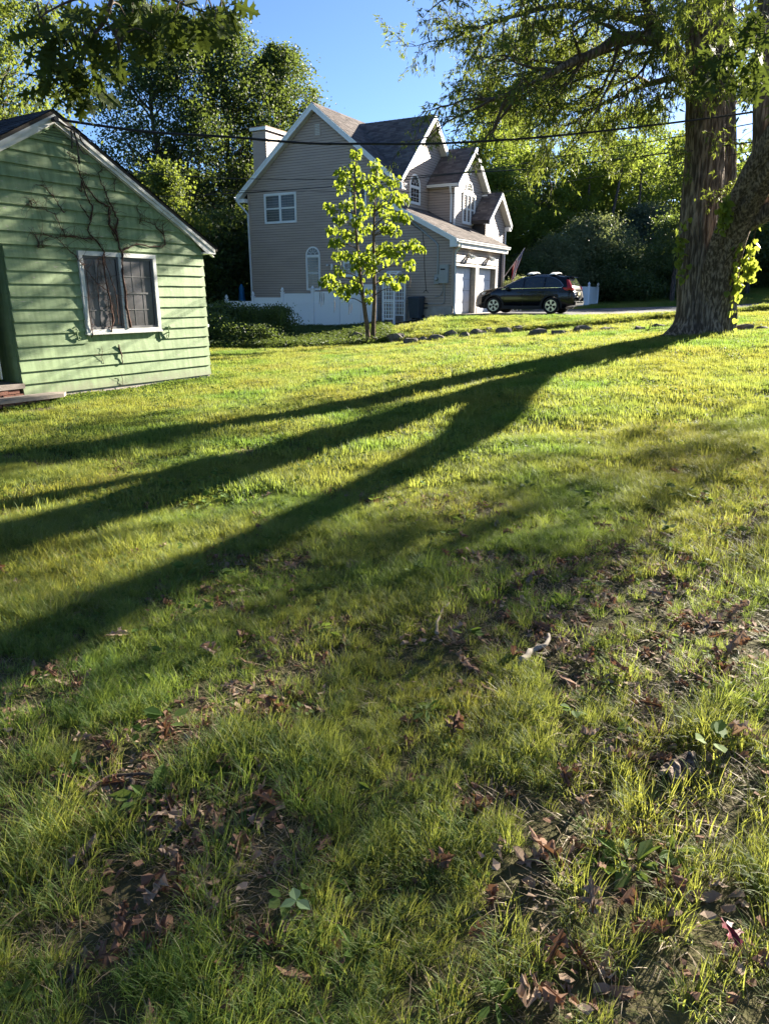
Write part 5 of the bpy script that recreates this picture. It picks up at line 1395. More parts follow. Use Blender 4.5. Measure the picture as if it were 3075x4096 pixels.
# left side, bright and close behind the cottage
T4 = make_tree('cottage_tree', 'large sunlit tree rising behind the green cottage roof at the picture edge', 'tree', px2(60, 30), 30, 15.0, 5.6, 104, L_maple, 0.13, 300, 120, 0.25, 0.3, group='trees behind the green cottage', lump=0.35, sig=0.42, tmpl=LEAF6, nl=80)
copy_tree(T4, 'half hidden sunlit tree further left behind the cottage', px2(-260, 34), 34, 2.2, 1.0, 1.05, 'trees behind the green cottage')
make_tree('cottage_tree', 'yellow green bushy tree just above the cottage roof at far left', 'tree', px2(-10, 24), 25, 6.6, 4.2, 105, L_bright, 0.17, 160, 110, 0.1, 0.12, group='trees behind the green cottage', sig=0.35)
T5 = make_tree('young_tree', 'pale green pointed young tree between cottage roof and tall trees', 'tree', px2(690, 38), 38, 7.6, 2.8, 106, L_maple, 0.15, 120, 110, 0.1, 0.12, group=GB, sig=0.36, lump=0.4, power=0.8)
copy_tree(T5, 'second pale young tree close beside the cottage eave', px2(770, 40), 40, 2.0, 0.9, 0.72, GB)
# dark understory left of the taupe house
U1 = make_tree('understory_bush', 'dark bushy undergrowth left of the taupe house wall', 'bush', px2(930, 44), 44, 6.0, 6.5, 107, L_dark, 0.2, 200, 110, 0.0, 0.1, group='dark undergrowth', sig=0.5)
copy_tree(U1, 'dark undergrowth mass just right of the cottage corner', px2(780, 42), 42, 1.3, 0.9, 0.9, 'dark undergrowth')
copy_tree(U1, 'dark undergrowth between the cottage and the tall trees', px2(640, 44), 44, 3.3, 1.1, 1.0, 'dark undergrowth')
# right side wood, backlit
GR = 'backlit trees behind the driveway'
R1 = make_tree('wood_tree', 'leafy tree immediately right of the house gables', 'tree', px2(1960, 58), 58, 14.6, 6.6, 111, L_bright, 0.2, 260, 90, 0.05, 0.26, group=GR, lump=0.35, nl=50)
R2 = make_tree('wood_tree', 'loose yellow green tree with visible grey trunk behind the driveway', 'tree', px2(2400, 62), 62, 11.6, 8.0, 112, L_bright, 0.2, 170, 80, 0.32, 0.2, group=GR, lump=0.5, sig=0.5, nl=60, lean=(0.05, 0))
R3 = make_tree('wood_tree', 'mid green round topped tree left of the big maple trunk', 'tree', px2(2640, 66), 66, 12.0, 8.0, 113, L_bright, 0.2, 180, 80, 0.25, 0.2, group=GR, lump=0.4, nl=50)
copy_tree(R1, 'dark tree behind the parked car and the flag', px2(2120, 56), 56, 2.5, 0.72, 0.70, GR)
copy_tree(R1, 'tall tree whose top shows above the dormer gable', px2(2010, 64), 64, 4.1, 0.9, 0.96, GR)
copy_tree(R2, 'thin leaning tree with bare grey stem behind the driveway', px2(2250, 60), 60, 1.2, 0.75, 0.95, GR)
copy_tree(R3, 'far tree crown right behind the leaning maple stem', px2(2990, 62), 62, 0.7, 1.15, 0.8, GR)
copy_tree(R2, 'sunlit tree at the right edge behind the maple', px2(3180, 56), 56, 3.6, 1.1, 0.72, GR)
copy_tree(R3, 'tree in the row behind the bluish bush', px2(2520, 72), 72, 2.9, 0.95, 0.92, GR)
copy_tree(R1, 'dark tree between the house corner and the flag', px2(1980, 52), 53, 0.4, 0.75, 0.62, GR)
copy_tree(R3, 'tree low in the gap behind the two thin grey trunks', px2(2300, 74), 74, 5.0, 1.0, 0.85, GR)
# shrubs in front of the wood
GS = 'shrubs along the wood edge'
S1 = make_tree('olive_shrub', 'big rounded olive green shrub behind the car roof', 'shrub', px2(2360, 53), 53, 5.4, 6.8, 121, L_olive, 0.14, 260, 130, 0.04, 0.1, group=GS, sig=0.42, lump=0.2)
copy_tree(S1, 'smaller paler olive shrub left of the big one', px2(2210, 51), 51, 2.0, 0.62, 0.78, GS)
S2 = make_tree('bluish_bush', 'tall bluish grey bush behind the driveway bend', 'shrub', px2(2560, 57), 57, 6.4, 4.6, 122, L_blue, 0.14, 220, 130, 0.03, 0.1, group=GS, sig=0.42)
copy_tree(S2, 'dull bluish bush left of the maple trunk', px2(2680, 55), 55, 1.1, 0.9, 0.72, GS)
S3 = make_tree('dark_bush', 'dark bush low behind the short white fence', 'shrub', px2(2470, 52), 52, 3.2, 6.0, 123, L_dark, 0.14, 200, 120, 0.0, 0, group=GS, sig=0.4)
copy_tree(S3, 'dark bush low at the wood edge left of the maple', px2(2640, 54), 54, 1.9, 1.0, 1.0, GS)
copy_tree(S3, 'dark bush behind the parked car', px2(2300, 54), 54, 0.6, 1.0, 1.0, GS)
copy_tree(S3, 'dark bush at the wood edge right of the leaning maple stem', px2(2960, 60), 60, 3.0, 1.1, 1.2, GS)
copy_tree(S3, 'dark bush at the right picture edge', px2(3120, 60), 60, 4.4, 1.2, 1.3, GS)
copy_tree(S3, 'dark bush beside the entry bay', px2(2080, 50), 50, 5.2, 0.8, 0.9, GS)
SP = make_tree('clipped_shrub', 'small rounded shrub beside the car bonnet at the house entry', 'shrub', px2(2075, 41.5), 41.5, 1.75, 2.0, 124, L_olive, 0.07, 60, 120, 0.02, 0, group=None, sig=0.16)
del SP
# thin grey trunks
for i, (px, d, ln, lab) in enumerate(((2395, 55, 0.09, 'bare grey leaning trunk rising behind the olive shrub'), (2320, 57, 0.0, 'straight thin grey trunk behind the olive shrub'), (2510, 58, 0.02, 'slim pale trunk beside the bluish bush'), (2687, 49, 0.03, 'short grey tree trunk standing on the far lawn left of the maple'), (2985, 54, 0.05, 'short grey trunk on the rising lawn right of the maple'))):
    x = px2(px, d); hh = 3.2 if i > 2 else 9.5
    t = thing('thin_tree', lab, 'tree', (x, d, tz(x, d) - 0.1), 0, 'thin trunks at the wood edge')
    MB().tube([(ln * z + 0.08 * math.sin(z * 0.9 + i), 0.05 * math.sin(z + i), z) for z in np.linspace(0, hh, 10)], np.linspace(0.17, 0.06 if i < 3 else 0.13, 10), 8).build('trunk', M_bark2, t, True)
    r = np.random.default_rng(300 + i)
    V, F, C = crown_arrays(r, 3.2 if i > 2 else 4.5, 3.4, 40, 90, 0.16, base=0.1, sig=0.4)
    V = V + np.array([ln * hh, 0, hh - (1.0 if i > 2 else 1.5)])
    tag(np_obj('crown', V, F, L_dark if i > 2 else L_bright, t), kind='stuff')
# the far wood that closes the horizon
r = np.random.default_rng(77)
n = 60000
ang = r.uniform(-62, 62, n); dist = r.uniform(74, 84, n)
hx = dist * np.sin(np.radians(ang)); hy = dist * np.cos(np.radians(ang))
Ht = 8.5 + 3.2 * vnoise(ang, dist * 0, 5.0, 3) + 2.2 * vnoise(ang, dist * 0, 1.6, 5) - 1.0
zz = r.random(n) ** 0.8 * Ht
P = np.stack([hx, hy, terrain(hx, hy) + zz], -1)
V, F = scatter_mesh(LEAF4[0], LEAF4[1], P, frames(leaf_dirs(n, r), r), r.uniform(0.35, 0.8, n))
n = 26000
ang = r.uniform(100, 262, n); dist = r.uniform(60, 70, n)
hx = dist * np.sin(np.radians(ang)); hy = dist * np.cos(np.radians(ang))
Ht = 6.0 + 3.0 * vnoise(ang, dist * 0, 7.0, 3)
P = np.stack([hx, hy, terrain(hx, hy) + r.random(n) ** 0.8 * Ht], -1)
V2, F2 = scatter_mesh(LEAF4[0], LEAF4[1], P, frames(leaf_dirs(n, r), r), r.uniform(0.35, 0.8, n))
F = np.concatenate([F, F2 + len(V)]); V = np.concatenate([V, V2])
tag(np_obj('far_woods', V, F, L_dark), 'distant dark wood closing the view behind houses and driveway', 'woods', kind='stuff')

# ------------------------------------------------------------------ the big silver maple
MPX = spot(2810, 1335, 19.0); MK = 19.0 / 23.0
MAPLE = thing('silver_maple', 'huge furrowed maple with a leaning second stem at the lawn edge', 'tree', (MPX[0], MPX[1], tz(MPX[0], MPX[1])))
M0 = np.array([MPX[0], MPX[1], tz(MPX[0], MPX[1])])
def mp(px, py, d): return spot(px, py, d * MK) - M0
rm = np.random.default_rng(41)
def bark_tube(path, rad, flare=None, n=72, step=0.10, amp=0.035, seed=0):
    P = np.array(path, float); seg = np.concatenate([[0], np.cumsum(np.linalg.norm(np.diff(P, axis=0), axis=1))])
    m = int(seg[-1] / step) + 2; s = np.linspace(0, seg[-1], m)
    # smooth path
    Q = smooth_path(P, 400); sq = np.concatenate([[0], np.cumsum(np.linalg.norm(np.diff(Q, axis=0), axis=1))])
    s = np.linspace(0, sq[-1], m)
    C = np.stack([np.interp(s, sq, Q[:, i]) for i in range(3)], -1)
    rr = np.interp(s / sq[-1], np.linspace(0, 1, len(rad)), rad) * MK
    V, F = tube_arrays(C, 1.0, n)
    V = V.reshape(m, n, 3); th = np.arange(n) * 2 * math.pi / n
    TH, S = np.meshgrid(th, s)
    a1 = np.cos(TH) * 9 + seed; a2 = np.sin(TH) * 9 + seed
    ridg = np.abs(vnoise(a1 * 1.4 + S * 0.2, a2 * 1.4 + S * 0.55, 1.0, 1) - 0.5) * 2
    rid2 = np.abs(vnoise(a1 * 3 + 5, a2 * 3 + S * 1.3, 1.0, 4) - 0.5) * 2
    lob = 0.06 * np.sin(3 * TH + seed + 0.4 * S) + 0.04 * np.sin(5 * TH + 2 * seed - 0.3 * S)
    Rr = rr[:, None] * (1 + lob) + amp * (1.1 - 1.5 * ridg) + amp * 0.5 * (0.6 - rid2)
    off = V - C[:, None, :]
    if flare is not None:
        z = C[:, 2][:, None]
        dx = off[..., 0]; dy = off[..., 1]
        Rr = Rr * flare(z, dx, dy, TH)
    V = C[:, None, :] + off * Rr[..., None]
    return V.reshape(-1, 3), F
def flare_fn(z, dx, dy, th):
    f = np.clip(1.1 - z, 0, 1.45) / 1.45
    lob = 0.55 + 0.45 * np.sin(4 * th + 0.8)
    left = np.clip(-dx, 0, 1)
    return 1 + f ** 2.1 * (0.30 + 0.45 * lob + 0.85 * left ** 1.5)
trV = []; trF = []; nv_ = 0
def add_tr(vf):
    global nv_
    trV.append(vf[0]); trF.append(vf[1] + nv_); nv_ += len(vf[0])
add_tr(bark_tube([np.array((-0.02, 0, -0.45)), np.array((-0.05, 0, 0.3)), mp(2797, 1150, 23), mp(2802, 920, 23), mp(2815, 650, 23), mp(2818, 340, 23), mp(2815, 150, 23), mp(2812, -40, 23.1), mp(2830, -320, 23.2), mp(2800, -620, 23.3), mp(2820, -900, 23.2)], [0.62, 0.60, 0.55, 0.50, 0.47, 0.45, 0.43, 0.38, 0.28, 0.16, 0.06], flare_fn, 96, 0.08, 0.045, 1.0))
add_tr(bark_tube([mp(2856, 1420, 22.8), mp(2866, 1300, 22.7), mp(2872, 1150, 22.4), mp(2897, 1010, 21.9), mp(2944, 880, 21.2), mp(3000, 760, 20.5), mp(3062, 650, 19.8), mp(3160, 500, 18.9), mp(3280, 300, 17.9), mp(3380, 20, 17.4), mp(3420, -300, 17.2)], [0.48, 0.46, 0.43, 0.41, 0.41, 0.40, 0.40, 0.37, 0.30, 0.20, 0.08], None, 72, 0.08, 0.045, 5.0))
add_tr(bark_tube([mp(2845, 1060, 23.3), mp(2880, 860, 23.5), mp(2890, 640, 23.7), mp(2890, 400, 23.9), mp(2888, 200, 24.1), mp(2900, -50, 24.3), mp(2950, -350, 24.5), mp(2990, -700, 24.7)], [0.30, 0.33, 0.32, 0.28, 0.25, 0.22, 0.15, 0.05], None, 56, 0.1, 0.04, 9.0))
add_tr(bark_tube([mp(3020, 750, 20.4), mp(3045, 620, 20.0), mp(3050, 450, 20), mp(3052, 250, 20.1), mp(3060, 0, 20.3), mp(3080, -300, 20.5)], [0.18, 0.19, 0.18, 0.16, 0.12, 0.05], None, 40, 0.12, 0.03, 12.0))
wq = lambda x, y, z: np.array([x, y, z]) - M0
add_tr(bark_tube([wq(8.25, 17.5, 3.2), wq(8.8, 16.7, 3.75), wq(9.3, 16.0, 4.15), wq(9.8, 15.2, 5.0), wq(10.1, 14.8, 5.6), wq(10.5, 14.4, 6.1), wq(11.2, 13.9, 7.2), wq(12.0, 13.5, 8.8)], [0.26, 0.25, 0.23, 0.22, 0.20, 0.18, 0.14, 0.06], None, 32, 0.12, 0.02, 15.0))
tk = np_obj('trunk', np.concatenate(trV), np.concatenate(trF), M_bark, MAPLE, True)

limbs = TubeSet(); twigs = TubeSet(); LP = []; LD = []
def twig(p, d, L, r0, lvl, r, dens):
    n = max(4, int(L / 0.22)); pts = [np.array(p, float)]; d = np.array(d, float) / np.linalg.norm(d)
    for k in range(n):
        d = d + r.normal(0, 0.16, 3) + np.array([0, 0, -0.03 - 0.06 * (k / n) * (lvl > 0)]); d /= np.linalg.norm(d)
        pts.append(pts[-1] + d * L / n)
    pts = np.array(pts)
    twigs.add(pts, np.linspace(r0, max(0.004, r0 * 0.25), n + 1), 4 if lvl > 0 else 6)
    if lvl < 2:
        for k in range(1, n + 1):
            if r.random() < (0.72 if lvl == 0 else 0.62):
                dd = pts[k] - pts[k - 1]; dd /= np.linalg.norm(dd)
                s = r.normal(size=3); s -= dd * np.dot(s, dd); s /= np.linalg.norm(s)
                s[2] *= 0.6
                twig(pts[k], dd * r.uniform(0.5, 0.9) + s * r.uniform(0.6, 1.0), L * r.uniform(0.30, 0.5) if lvl == 0 else r.uniform(0.3, 0.75), r0 * 0.5, lvl + 1, r, dens)
    if lvl > 0:
        for k in range(1, n + 1):
            m = r.poisson(dens)
            for _ in range(m):
                LP.append(pts[k] + r.normal(0, 0.05, 3)); dd = r.normal(size=3) * 0.55 + (pts[k] - pts[k - 1]) / np.linalg.norm(pts[k] - pts[k - 1]) * 0.6; dd[2] -= 0.75
                LD.append(dd)
def limb(pts, r0, r1, every, r, dens=3.4, tl=(1.1, 2.0), start=0.15):
    every *= 0.8
    Q = smooth_path(pts, 14 * len(pts)); m = len(Q); r0 *= MK
    limbs.add(Q, np.linspace(r0, r1, m) * (1 + 0.06 * np.sin(np.arange(m) * 1.7)), 8)
    sq = np.concatenate([[0], np.cumsum(np.linalg.norm(np.diff(Q, axis=0), axis=1))])
    s = sq[-1] * start
    while s < sq[-1]:
        i = min(int(np.searchsorted(sq, s)), m - 2)
        dd = Q[i + 1] - Q[i]; dd /= np.linalg.norm(dd) + 1e-9
        sd = r.normal(size=3); sd -= dd * np.dot(sd, dd); sd /= np.linalg.norm(sd); sd[2] = sd[2] * 0.7
        twig(Q[i], dd * 0.5 + sd, r.uniform(*tl) * (1.15 - 0.5 * s / sq[-1]), max(0.012, r0 * 0.22), 0, r, dens)
        s += every * r.uniform(0.6, 1.4)
    twig(Q[-1], Q[-1] - Q[-3], 1.4 if tl[1] > 1.3 else 0.5, r1, 0, r, dens)
L_ = limb
L_([mp(2770, 300, 23), mp(2726, 253, 22.8), mp(2669, 178, 22.4), mp(2637, 158, 22), mp(2560, 150, 21.6), mp(2466, 155, 21.2), mp(2390, 205, 20.8), mp(2290, 245, 20.4), mp(2190, 300, 20), mp(2080, 360, 19.8), mp(1960, 400, 19.6)], 0.24, 0.03, 0.30, rm)
L_([mp(2655, 165, 22.3), mp(2620, 110, 22.4), mp(2536, 78, 22.8), mp(2390, 45, 23.2), mp(2250, 20, 23.6), mp(2060, 60, 24), mp(1920, 110, 24.2), mp(1840, 140, 24.4)], 0.16, 0.02, 0.30, rm)
L_([mp(2640, 155, 22), mp(2600, 60, 21.6), mp(2540, -60, 21.2), mp(2400, -150, 21), mp(2200, -170, 20.8), mp(1980, -120, 20.6)], 0.15, 0.03, 0.34, rm)
L_([mp(2770, 300, 23.2), mp(2707, 306, 23.6), mp(2637, 323, 24), mp(2517, 361, 24.6), mp(2390, 425, 25.2), mp(2300, 480, 25.6), mp(2210, 530, 26)], 0.12, 0.02, 0.30, rm)
L_([mp(2330, 450, 25.5), mp(2230, 420, 26.2), mp(2120, 400, 26.8), mp(2040, 400, 27.2), mp(1970, 420, 27.2)], 0.05, 0.012, 0.26, rm, 4.6, (0.5, 0.9))
L_([mp(2390, 360, 25.2), mp(2260, 320, 26.2), mp(2120, 300, 27), mp(2020, 310, 27.3), mp(1950, 340, 27.3)], 0.05, 0.012, 0.26, rm, 4.6, (0.5, 0.9))
L_([mp(2390, 45, 23.2), mp(2250, 120, 25), mp(2110, 190, 26.6), mp(2010, 230, 27.3), mp(1930, 270, 27.3)], 0.05, 0.012, 0.28, rm, 4.6, (0.5, 0.9))
L_([mp(1980, 80, 24), mp(1920, 170, 24.4), mp(1880, 240, 24.8), mp(1860, 280, 25)], 0.04, 0.012, 0.30, rm, 3.0, (0.6, 1.0))
L_([mp(2600, 335, 24.2), mp(2540, 300, 23.6), mp(2460, 280, 23), mp(2350, 300, 22.4), mp(2250, 350, 22)], 0.06, 0.015, 0.32, rm)
L_([mp(2560, 150, 21.6), mp(2500, 230, 21.2), mp(2440, 330, 20.8), mp(2390, 430, 20.6), mp(2350, 500, 20.6)], 0.05, 0.012, 0.34, rm, 1.6, (0.8, 1.4))
L_([mp(2812, -40, 23.1), mp(2700, -120, 22.4), mp(2500, -230, 21.6), mp(2250, -280, 21), mp(2000, -250, 20.4)], 0.16, 0.03, 0.42, rm)
L_([mp(2820, -200, 23.2), mp(2760, -330, 22), mp(2700, -420, 20.6), mp(2650, -460, 19)], 0.14, 0.03, 0.45, rm)
L_([mp(2815, -420, 23.2), mp(2650, -560, 23.6), mp(2450, -620, 24), mp(2200, -600, 24.4)], 0.13, 0.03, 0.5, rm)
L_([mp(2900, -50, 24.3), mp(2960, -120, 25.2), mp(3050, -150, 26.4), mp(3200, -140, 27.4)], 0.12, 0.03, 0.45, rm)
L_([mp(2890, 250, 24.1), mp(2940, 160, 25), mp(3020, 90, 25.8), mp(3150, 60, 26.5)], 0.10, 0.02, 0.36, rm)
L_([mp(2888, 480, 24), mp(2930, 420, 24.8), mp(2990, 400, 25.6), mp(3080, 420, 26.4)], 0.06, 0.015, 0.34, rm)
L_([mp(3380, 20, 17.4), mp(3250, -80, 17), mp(3100, -110, 16.6), mp(2950, -80, 16.4)], 0.10, 0.02, 0.45, rm)
L_([mp(3280, 300, 17.9), mp(3400, 180, 18.2), mp(3560, 120, 18.6), mp(3750, 130, 19)], 0.12, 0.03, 0.45, rm)
for p_, d_ in (((9.6, 15.5, 4.7), (0.6, -0.3, 0.5)), ((9.9, 15.1, 5.2), (-0.2, -0.8, 0.3)), ((10.2, 14.7, 5.8), (0.8, 0.4, 0.3)), ((10.6, 14.3, 6.3), (0.2, -0.8, 0.5)), ((11.2, 13.9, 7.2), (0.8, -0.2, 0.4)), ((11.6, 13.7, 8.0), (-0.3, -0.5, 0.6))):
    twig(np.array(p_) - M0, d_, 1.8, 0.03, 0, rm, 3.4)
L_([mp(3420, -300, 17.2), mp(3550, -420, 17), mp(3750, -450, 16.8)], 0.10, 0.03, 0.5, rm)
L_([mp(3060, 0, 20.3), mp(3100, -80, 21), mp(3200, -130, 22)], 0.07, 0.02, 0.45, rm)
L_([mp(2830, -320, 23.2), mp(2900, -450, 23), mp(3050, -560, 22.6), mp(3250, -600, 22.2)], 0.11, 0.03, 0.5, rm)
L_([mp(2812, 150, 22.9), mp(2790, 90, 22), mp(2740, 60, 21), mp(2680, 70, 20.2)], 0.06, 0.015, 0.36, rm)
for (px, py, d, dx, dz) in ((2780, 330, 22.5, -0.5, 0.1), (2840, 350, 22.5, 0.3, 0.0), (2880, 560, 22.9, 0.5, 0.1), (2830, 540, 22.4, -0.3, 0.0), (2770, 600, 22.5, -0.5, 0.0), (2860, 790, 22.4, -0.3, 0.1), (2925, 800, 22.3, 0.3, 0.1), (2850, 760, 22.3, 0.6, 0.2), (3040, 700, 22.2, -0.3, 0.1), (2760, 700, 22.6, -0.6, 0.0), (2820, 360, 22.5, 0.0, -0.1)):
    twig(mp(px, py, d), (dx, -0.5, dz), 0.8, 0.012, 1, rm, 2.2)
    twig(mp(px, py, d), (dx + 0.3, -0.4, dz - 0.1), 0.6, 0.010, 1, rm, 2.2)
limbs.build('limb', M_bark, MAPLE); tag(twigs.build('twigs', M_twig, MAPLE), kind='stuff')
LP = np.array(LP); LD = np.array(LD); nL = len(LP)
print('maple leaves', nL)
V, F = scatter_mesh(LEAFM[0], LEAFM[1], LP, frames(LD, rm), rm.uniform(0.10, 0.18, nL))
tag(np_obj('crown', V, F, L_maple, MAPLE), kind='stuff')
# climbing vine on the trunk: heart shaped leaves, each its own object
CLIMB = thing('climbing_vine', 'bright backlit climbing vine hanging on both sides of the maple trunk', 'vine', tuple(M0))
hv = np.array([(0, 0.02, 0), (0.28, -0.12, 0.02), (0.5, 0.15, 0.03), (0.40, 0.55, 0.02), (0, 1.0, -0.06), (-0.40, 0.55, 0.02), (-0.5, 0.15, 0.03), (-0.28, -0.12, 0.02)])
heart_me = np_mesh('leaf', hv, [[0, 1, 2, 3, 4], [0, 4, 5, 6, 7]], L_vine)
def place_leaf(me, name, loc, D, size, parent, r, mats=None):
    o = bpy.data.objects.new(name, me); col.objects.link(o); o.parent = parent
    Rm = frames(np.array([D], float), r)[0]
    o.matrix_basis = Matrix.Translation(Vector(loc)) @ Matrix(Rm.tolist()).to_4x4() @ Matrix.Diagonal((size, size, size, 1))
    return o
rc = np.random.default_rng(19)
strand = [[(2742, 880), (2722, 930), (2724, 1000), (2718, 1060), (2726, 1118)], [(2725, 960), (2712, 1010), (2722, 1090)], [(2895, 800), (2890, 850), (2882, 900), (2875, 930)], [(2900, 810), (2898, 870)],
          [(3024, 900), (3012, 960), (2990, 1000), (2975, 1060), (2960, 1110), (2945, 1150), (2935, 1200), (2930, 1260), (2925, 1320)], [(2995, 1000), (3005, 1050), (3015, 1080)], [(2985, 1030), (2995, 1090), (2998, 1110)], [(2945, 960), (2938, 1000), (2942, 1060), (2940, 1110)],
          [(2930, 1150), (2948, 1140), (2955, 1160)], [(2938, 1230), (2928, 1290), (2922, 1335)], [(2850, 1300), (2865, 1320), (2880, 1335)], [(2900, 1090), (2920, 1110), (2930, 1120)]]
cst = MB()
npl = 0
for st in strand:
    d0 = 22.55 if st[0][0] < 2800 else 22.35
    Q = smooth_path([mp(a, b, (d0 - 0.05) if a < 2860 else float(np.interp(b, [650, 760, 880, 1000, 1150], [19.8, 20.5, 21.2, 21.9, 22.4])) - 0.45) for a, b in st], 24)
    cst.tube(Q, 0.01, 4)
    for q in Q:
        for _ in range(2):
            if npl >= 295 or rc.random() > 0.70: continue
            D = rc.normal(size=3) * 0.5; D[2] -= 1.0
            place_leaf(heart_me, 'leaf', q + rc.normal(0, 0.06, 3) + np.array([0, -0.04, 0]), D, rc.uniform(0.08, 0.17), CLIMB, rc); npl += 1
cst.build('stem', M_twig, CLIMB)

# ------------------------------------------------------------------ catalpa sapling
CT = spot(1484, 1381, 25.6); C0 = np.array([CT[0], CT[1], tz(CT[0], CT[1])])
CAT = thing('catalpa_tree', 'young twin stemmed catalpa with large glowing yellow green leaves', 'tree', tuple(C0))
cp = lambda px, py, d=25.6: spot(px, py, d) - C0
s1 = smooth_path([cp(1476, 1400), cp(1468, 1310), cp(1456, 1220), cp(1445, 1140), cp(1436, 1060), cp(1424, 930), cp(1418, 800), cp(1420, 690), cp(1424, 625)], 40)
s2 = smooth_path([cp(1492, 1392, 25.8), cp(1493, 1300, 25.8), cp(1497, 1200, 25.8), cp(1496, 1080, 25.8), cp(1494, 960, 25.8), cp(1497, 850, 25.8), cp(1500, 740, 25.8), cp(1508, 668, 25.8)], 40)
for s in (s1, s2): MB().tube(s, np.linspace(0.088, 0.014, 40), 9).build('stem', M_barks, CAT, True)
crop = [(1090, 580, 45), (1085, 690, 55), (980, 730, 55), (1245, 670, 50), (1255, 750, 60), (1050, 790, 90), (1180, 800, 70), (1380, 800, 60), (950, 850, 55), (1270, 890, 80), (1400, 940, 60), (1480, 960, 55), (880, 1030, 55), (1000, 1010, 60), (1090, 960, 60), (1200, 1050, 70), (1320, 1040, 70), (1430, 1080, 60), (1510, 1110, 40), (960, 1120, 50), (880, 1210, 50), (1100, 1130, 55), (1180, 1200, 50), (1340, 1190, 60), (1410, 1215, 45), (1010, 1240, 60), (920, 1310, 55), (1100, 1270, 50), (1250, 1370, 70), (1340, 1350, 60), (1480, 1340, 55), (1560, 1330, 60), (1620, 1370, 40), (960, 1420, 60), (1060, 1430, 60), (1180, 1450, 70), (1300, 1450, 70), (1420, 1420, 60), (1530, 1490, 50), (950, 1540, 50), (1200, 1540, 55), (1100, 1500, 55), (830, 1640, 50), (930, 1680, 65), (1030, 1700, 55), (1100, 1640, 50), (1330, 1610, 50), (1410, 1670, 40), (1470, 1600, 40), (1190, 1710, 28), (1200, 1790, 25), (1000, 1750, 45), (1110, 1690, 40), (870, 1600, 40)]
catv = np.array([(0, 0, 0), (0.26, -0.04, 0.05), (0.42, 0.20, 0.07), (0.34, 0.58, 0.03), (0, 1.05, -0.14), (-0.34, 0.58, 0.03), (-0.42, 0.20, 0.07), (-0.26, -0.04, 0.05), (0, 0.5, -0.02)])
cat_me = np_mesh('leaf', catv, [[0, 1, 2, 3, 8], [8, 3, 4], [0, 8, 5, 6, 7], [8, 4, 5]], L_cat)
rk = np.random.default_rng(23); nleaf = 0; rest_P = []; rest_D = []; rest_S = []
brs = TubeSet()
allst = np.concatenate([s1, s2])
for cx, cy, cr in crop:
    px, py = 900 + cx / 2.076, 350 + cy / 2.076
    ctr = cp(px, py, 25.7 + rk.uniform(-0.9, 0.9))
    cand = allst[(allst[:, 2] < ctr[2] - 0.1)]
    near = cand[np.argmin(np.linalg.norm(cand - ctr - np.array([0, 0, 0.0]), axis=1) + 0.0)] if len(cand) else allst[0]
    f = np.linspace(0, 1, 7)[:, None]
    q = near + (ctr - near) * f; q[:, 2] += 0.12 * np.sin(np.pi * f[:, 0]) * np.linalg.norm(ctr - near)
    brs.add(q, np.linspace(0.022, 0.007, 7), 5)
    n = int(36 * (cr / 55.0) ** 1.5) + 7
    rad = cr / 2.076 / 3000 * 25.6 * 1.25
    for k in range(n):
        o = rk.normal(size=3); o /= np.linalg.norm(o); o *= rad * rk.random() ** 0.4 * np.array([1, 1, 0.8])
        D = o / rad * 0.55 + rk.normal(0, 0.2, 3); D[2] -= 0.85
        sz = rk.uniform(0.075, 0.17)
        loc = ctr + o * 0.9 + np.array([0, 0, 0.12])
        if nleaf < 298: place_leaf(cat_me, 'leaf', loc, D, sz, CAT, rk); nleaf += 1
        else: rest_P.append(loc); rest_D.append(D); rest_S.append(sz)
brs.build('branch', M_barks, CAT)
if rest_P:
    P = np.array(rest_P); Rm = frames(np.array(rest_D), rk)
    V = np.einsum('nij,kj->nki', Rm, catv) * np.array(rest_S)[:, None, None] + P[:, None, :]
    F = []
    for i in range(len(P)):
        b_ = i * 9; F += [[b_, b_ + 1, b_ + 2, b_ + 3, b_ + 8], [b_ + 8, b_ + 3, b_ + 4], [b_, b_ + 8, b_ + 5, b_ + 6, b_ + 7], [b_ + 8, b_ + 4, b_ + 5]]
    tag(np_obj('crown', V.reshape(-1, 3), F, L_cat, CAT), kind='stuff')
for px, py, L in ((1278, 1160, .45), (1285, 1165, .5), (1294, 1170, .4), (1337, 1195, .45), (1396, 1210, .4), (1405, 1212, .32), (1640, 1105, .35)):
    q = cp(px, py, 25.5); MB().tube([q, q + np.array([0.01, 0, -L * 0.5]), q + np.array([-0.02, 0, -L])], [0.008, 0.012, 0.005], 5).build('seed_pod', M_twig, CAT)

# ------------------------------------------------------------------ oak boughs overhead
def oak_outline():
    half = [(0.0, 0.0), (0.02, 0.10), (0.12, 0.14), (0.20, 0.10), (0.17, 0.20), (0.07, 0.25), (0.08, 0.32), (0.24, 0.36), (0.38, 0.32), (0.31, 0.42), (0.34, 0.48), (0.20, 0.47), (0.09, 0.50), (0.09, 0.57), (0.24, 0.64), (0.35, 0.66), (0.25, 0.72), (0.24, 0.78), (0.12, 0.74), (0.08, 0.78), (0.13, 0.90), (0.06, 0.90), (0.0, 1.0)]
    return half
half = oak_outline(); nh = len(half)
ov = [(x, y, 0.10 * x - 0.10 * y * y) for x, y in half] + [(-x, y, 0.10 * x - 0.10 * y * y) for x, y in half[1:-1]]
of = [list(range(nh)), [0] + [nh - 1] + list(range(nh + nh - 3, nh - 1, -1))]
oak_me = np_mesh('leaf', ov, of, L_oak)
ro = np.random.default_rng(57)
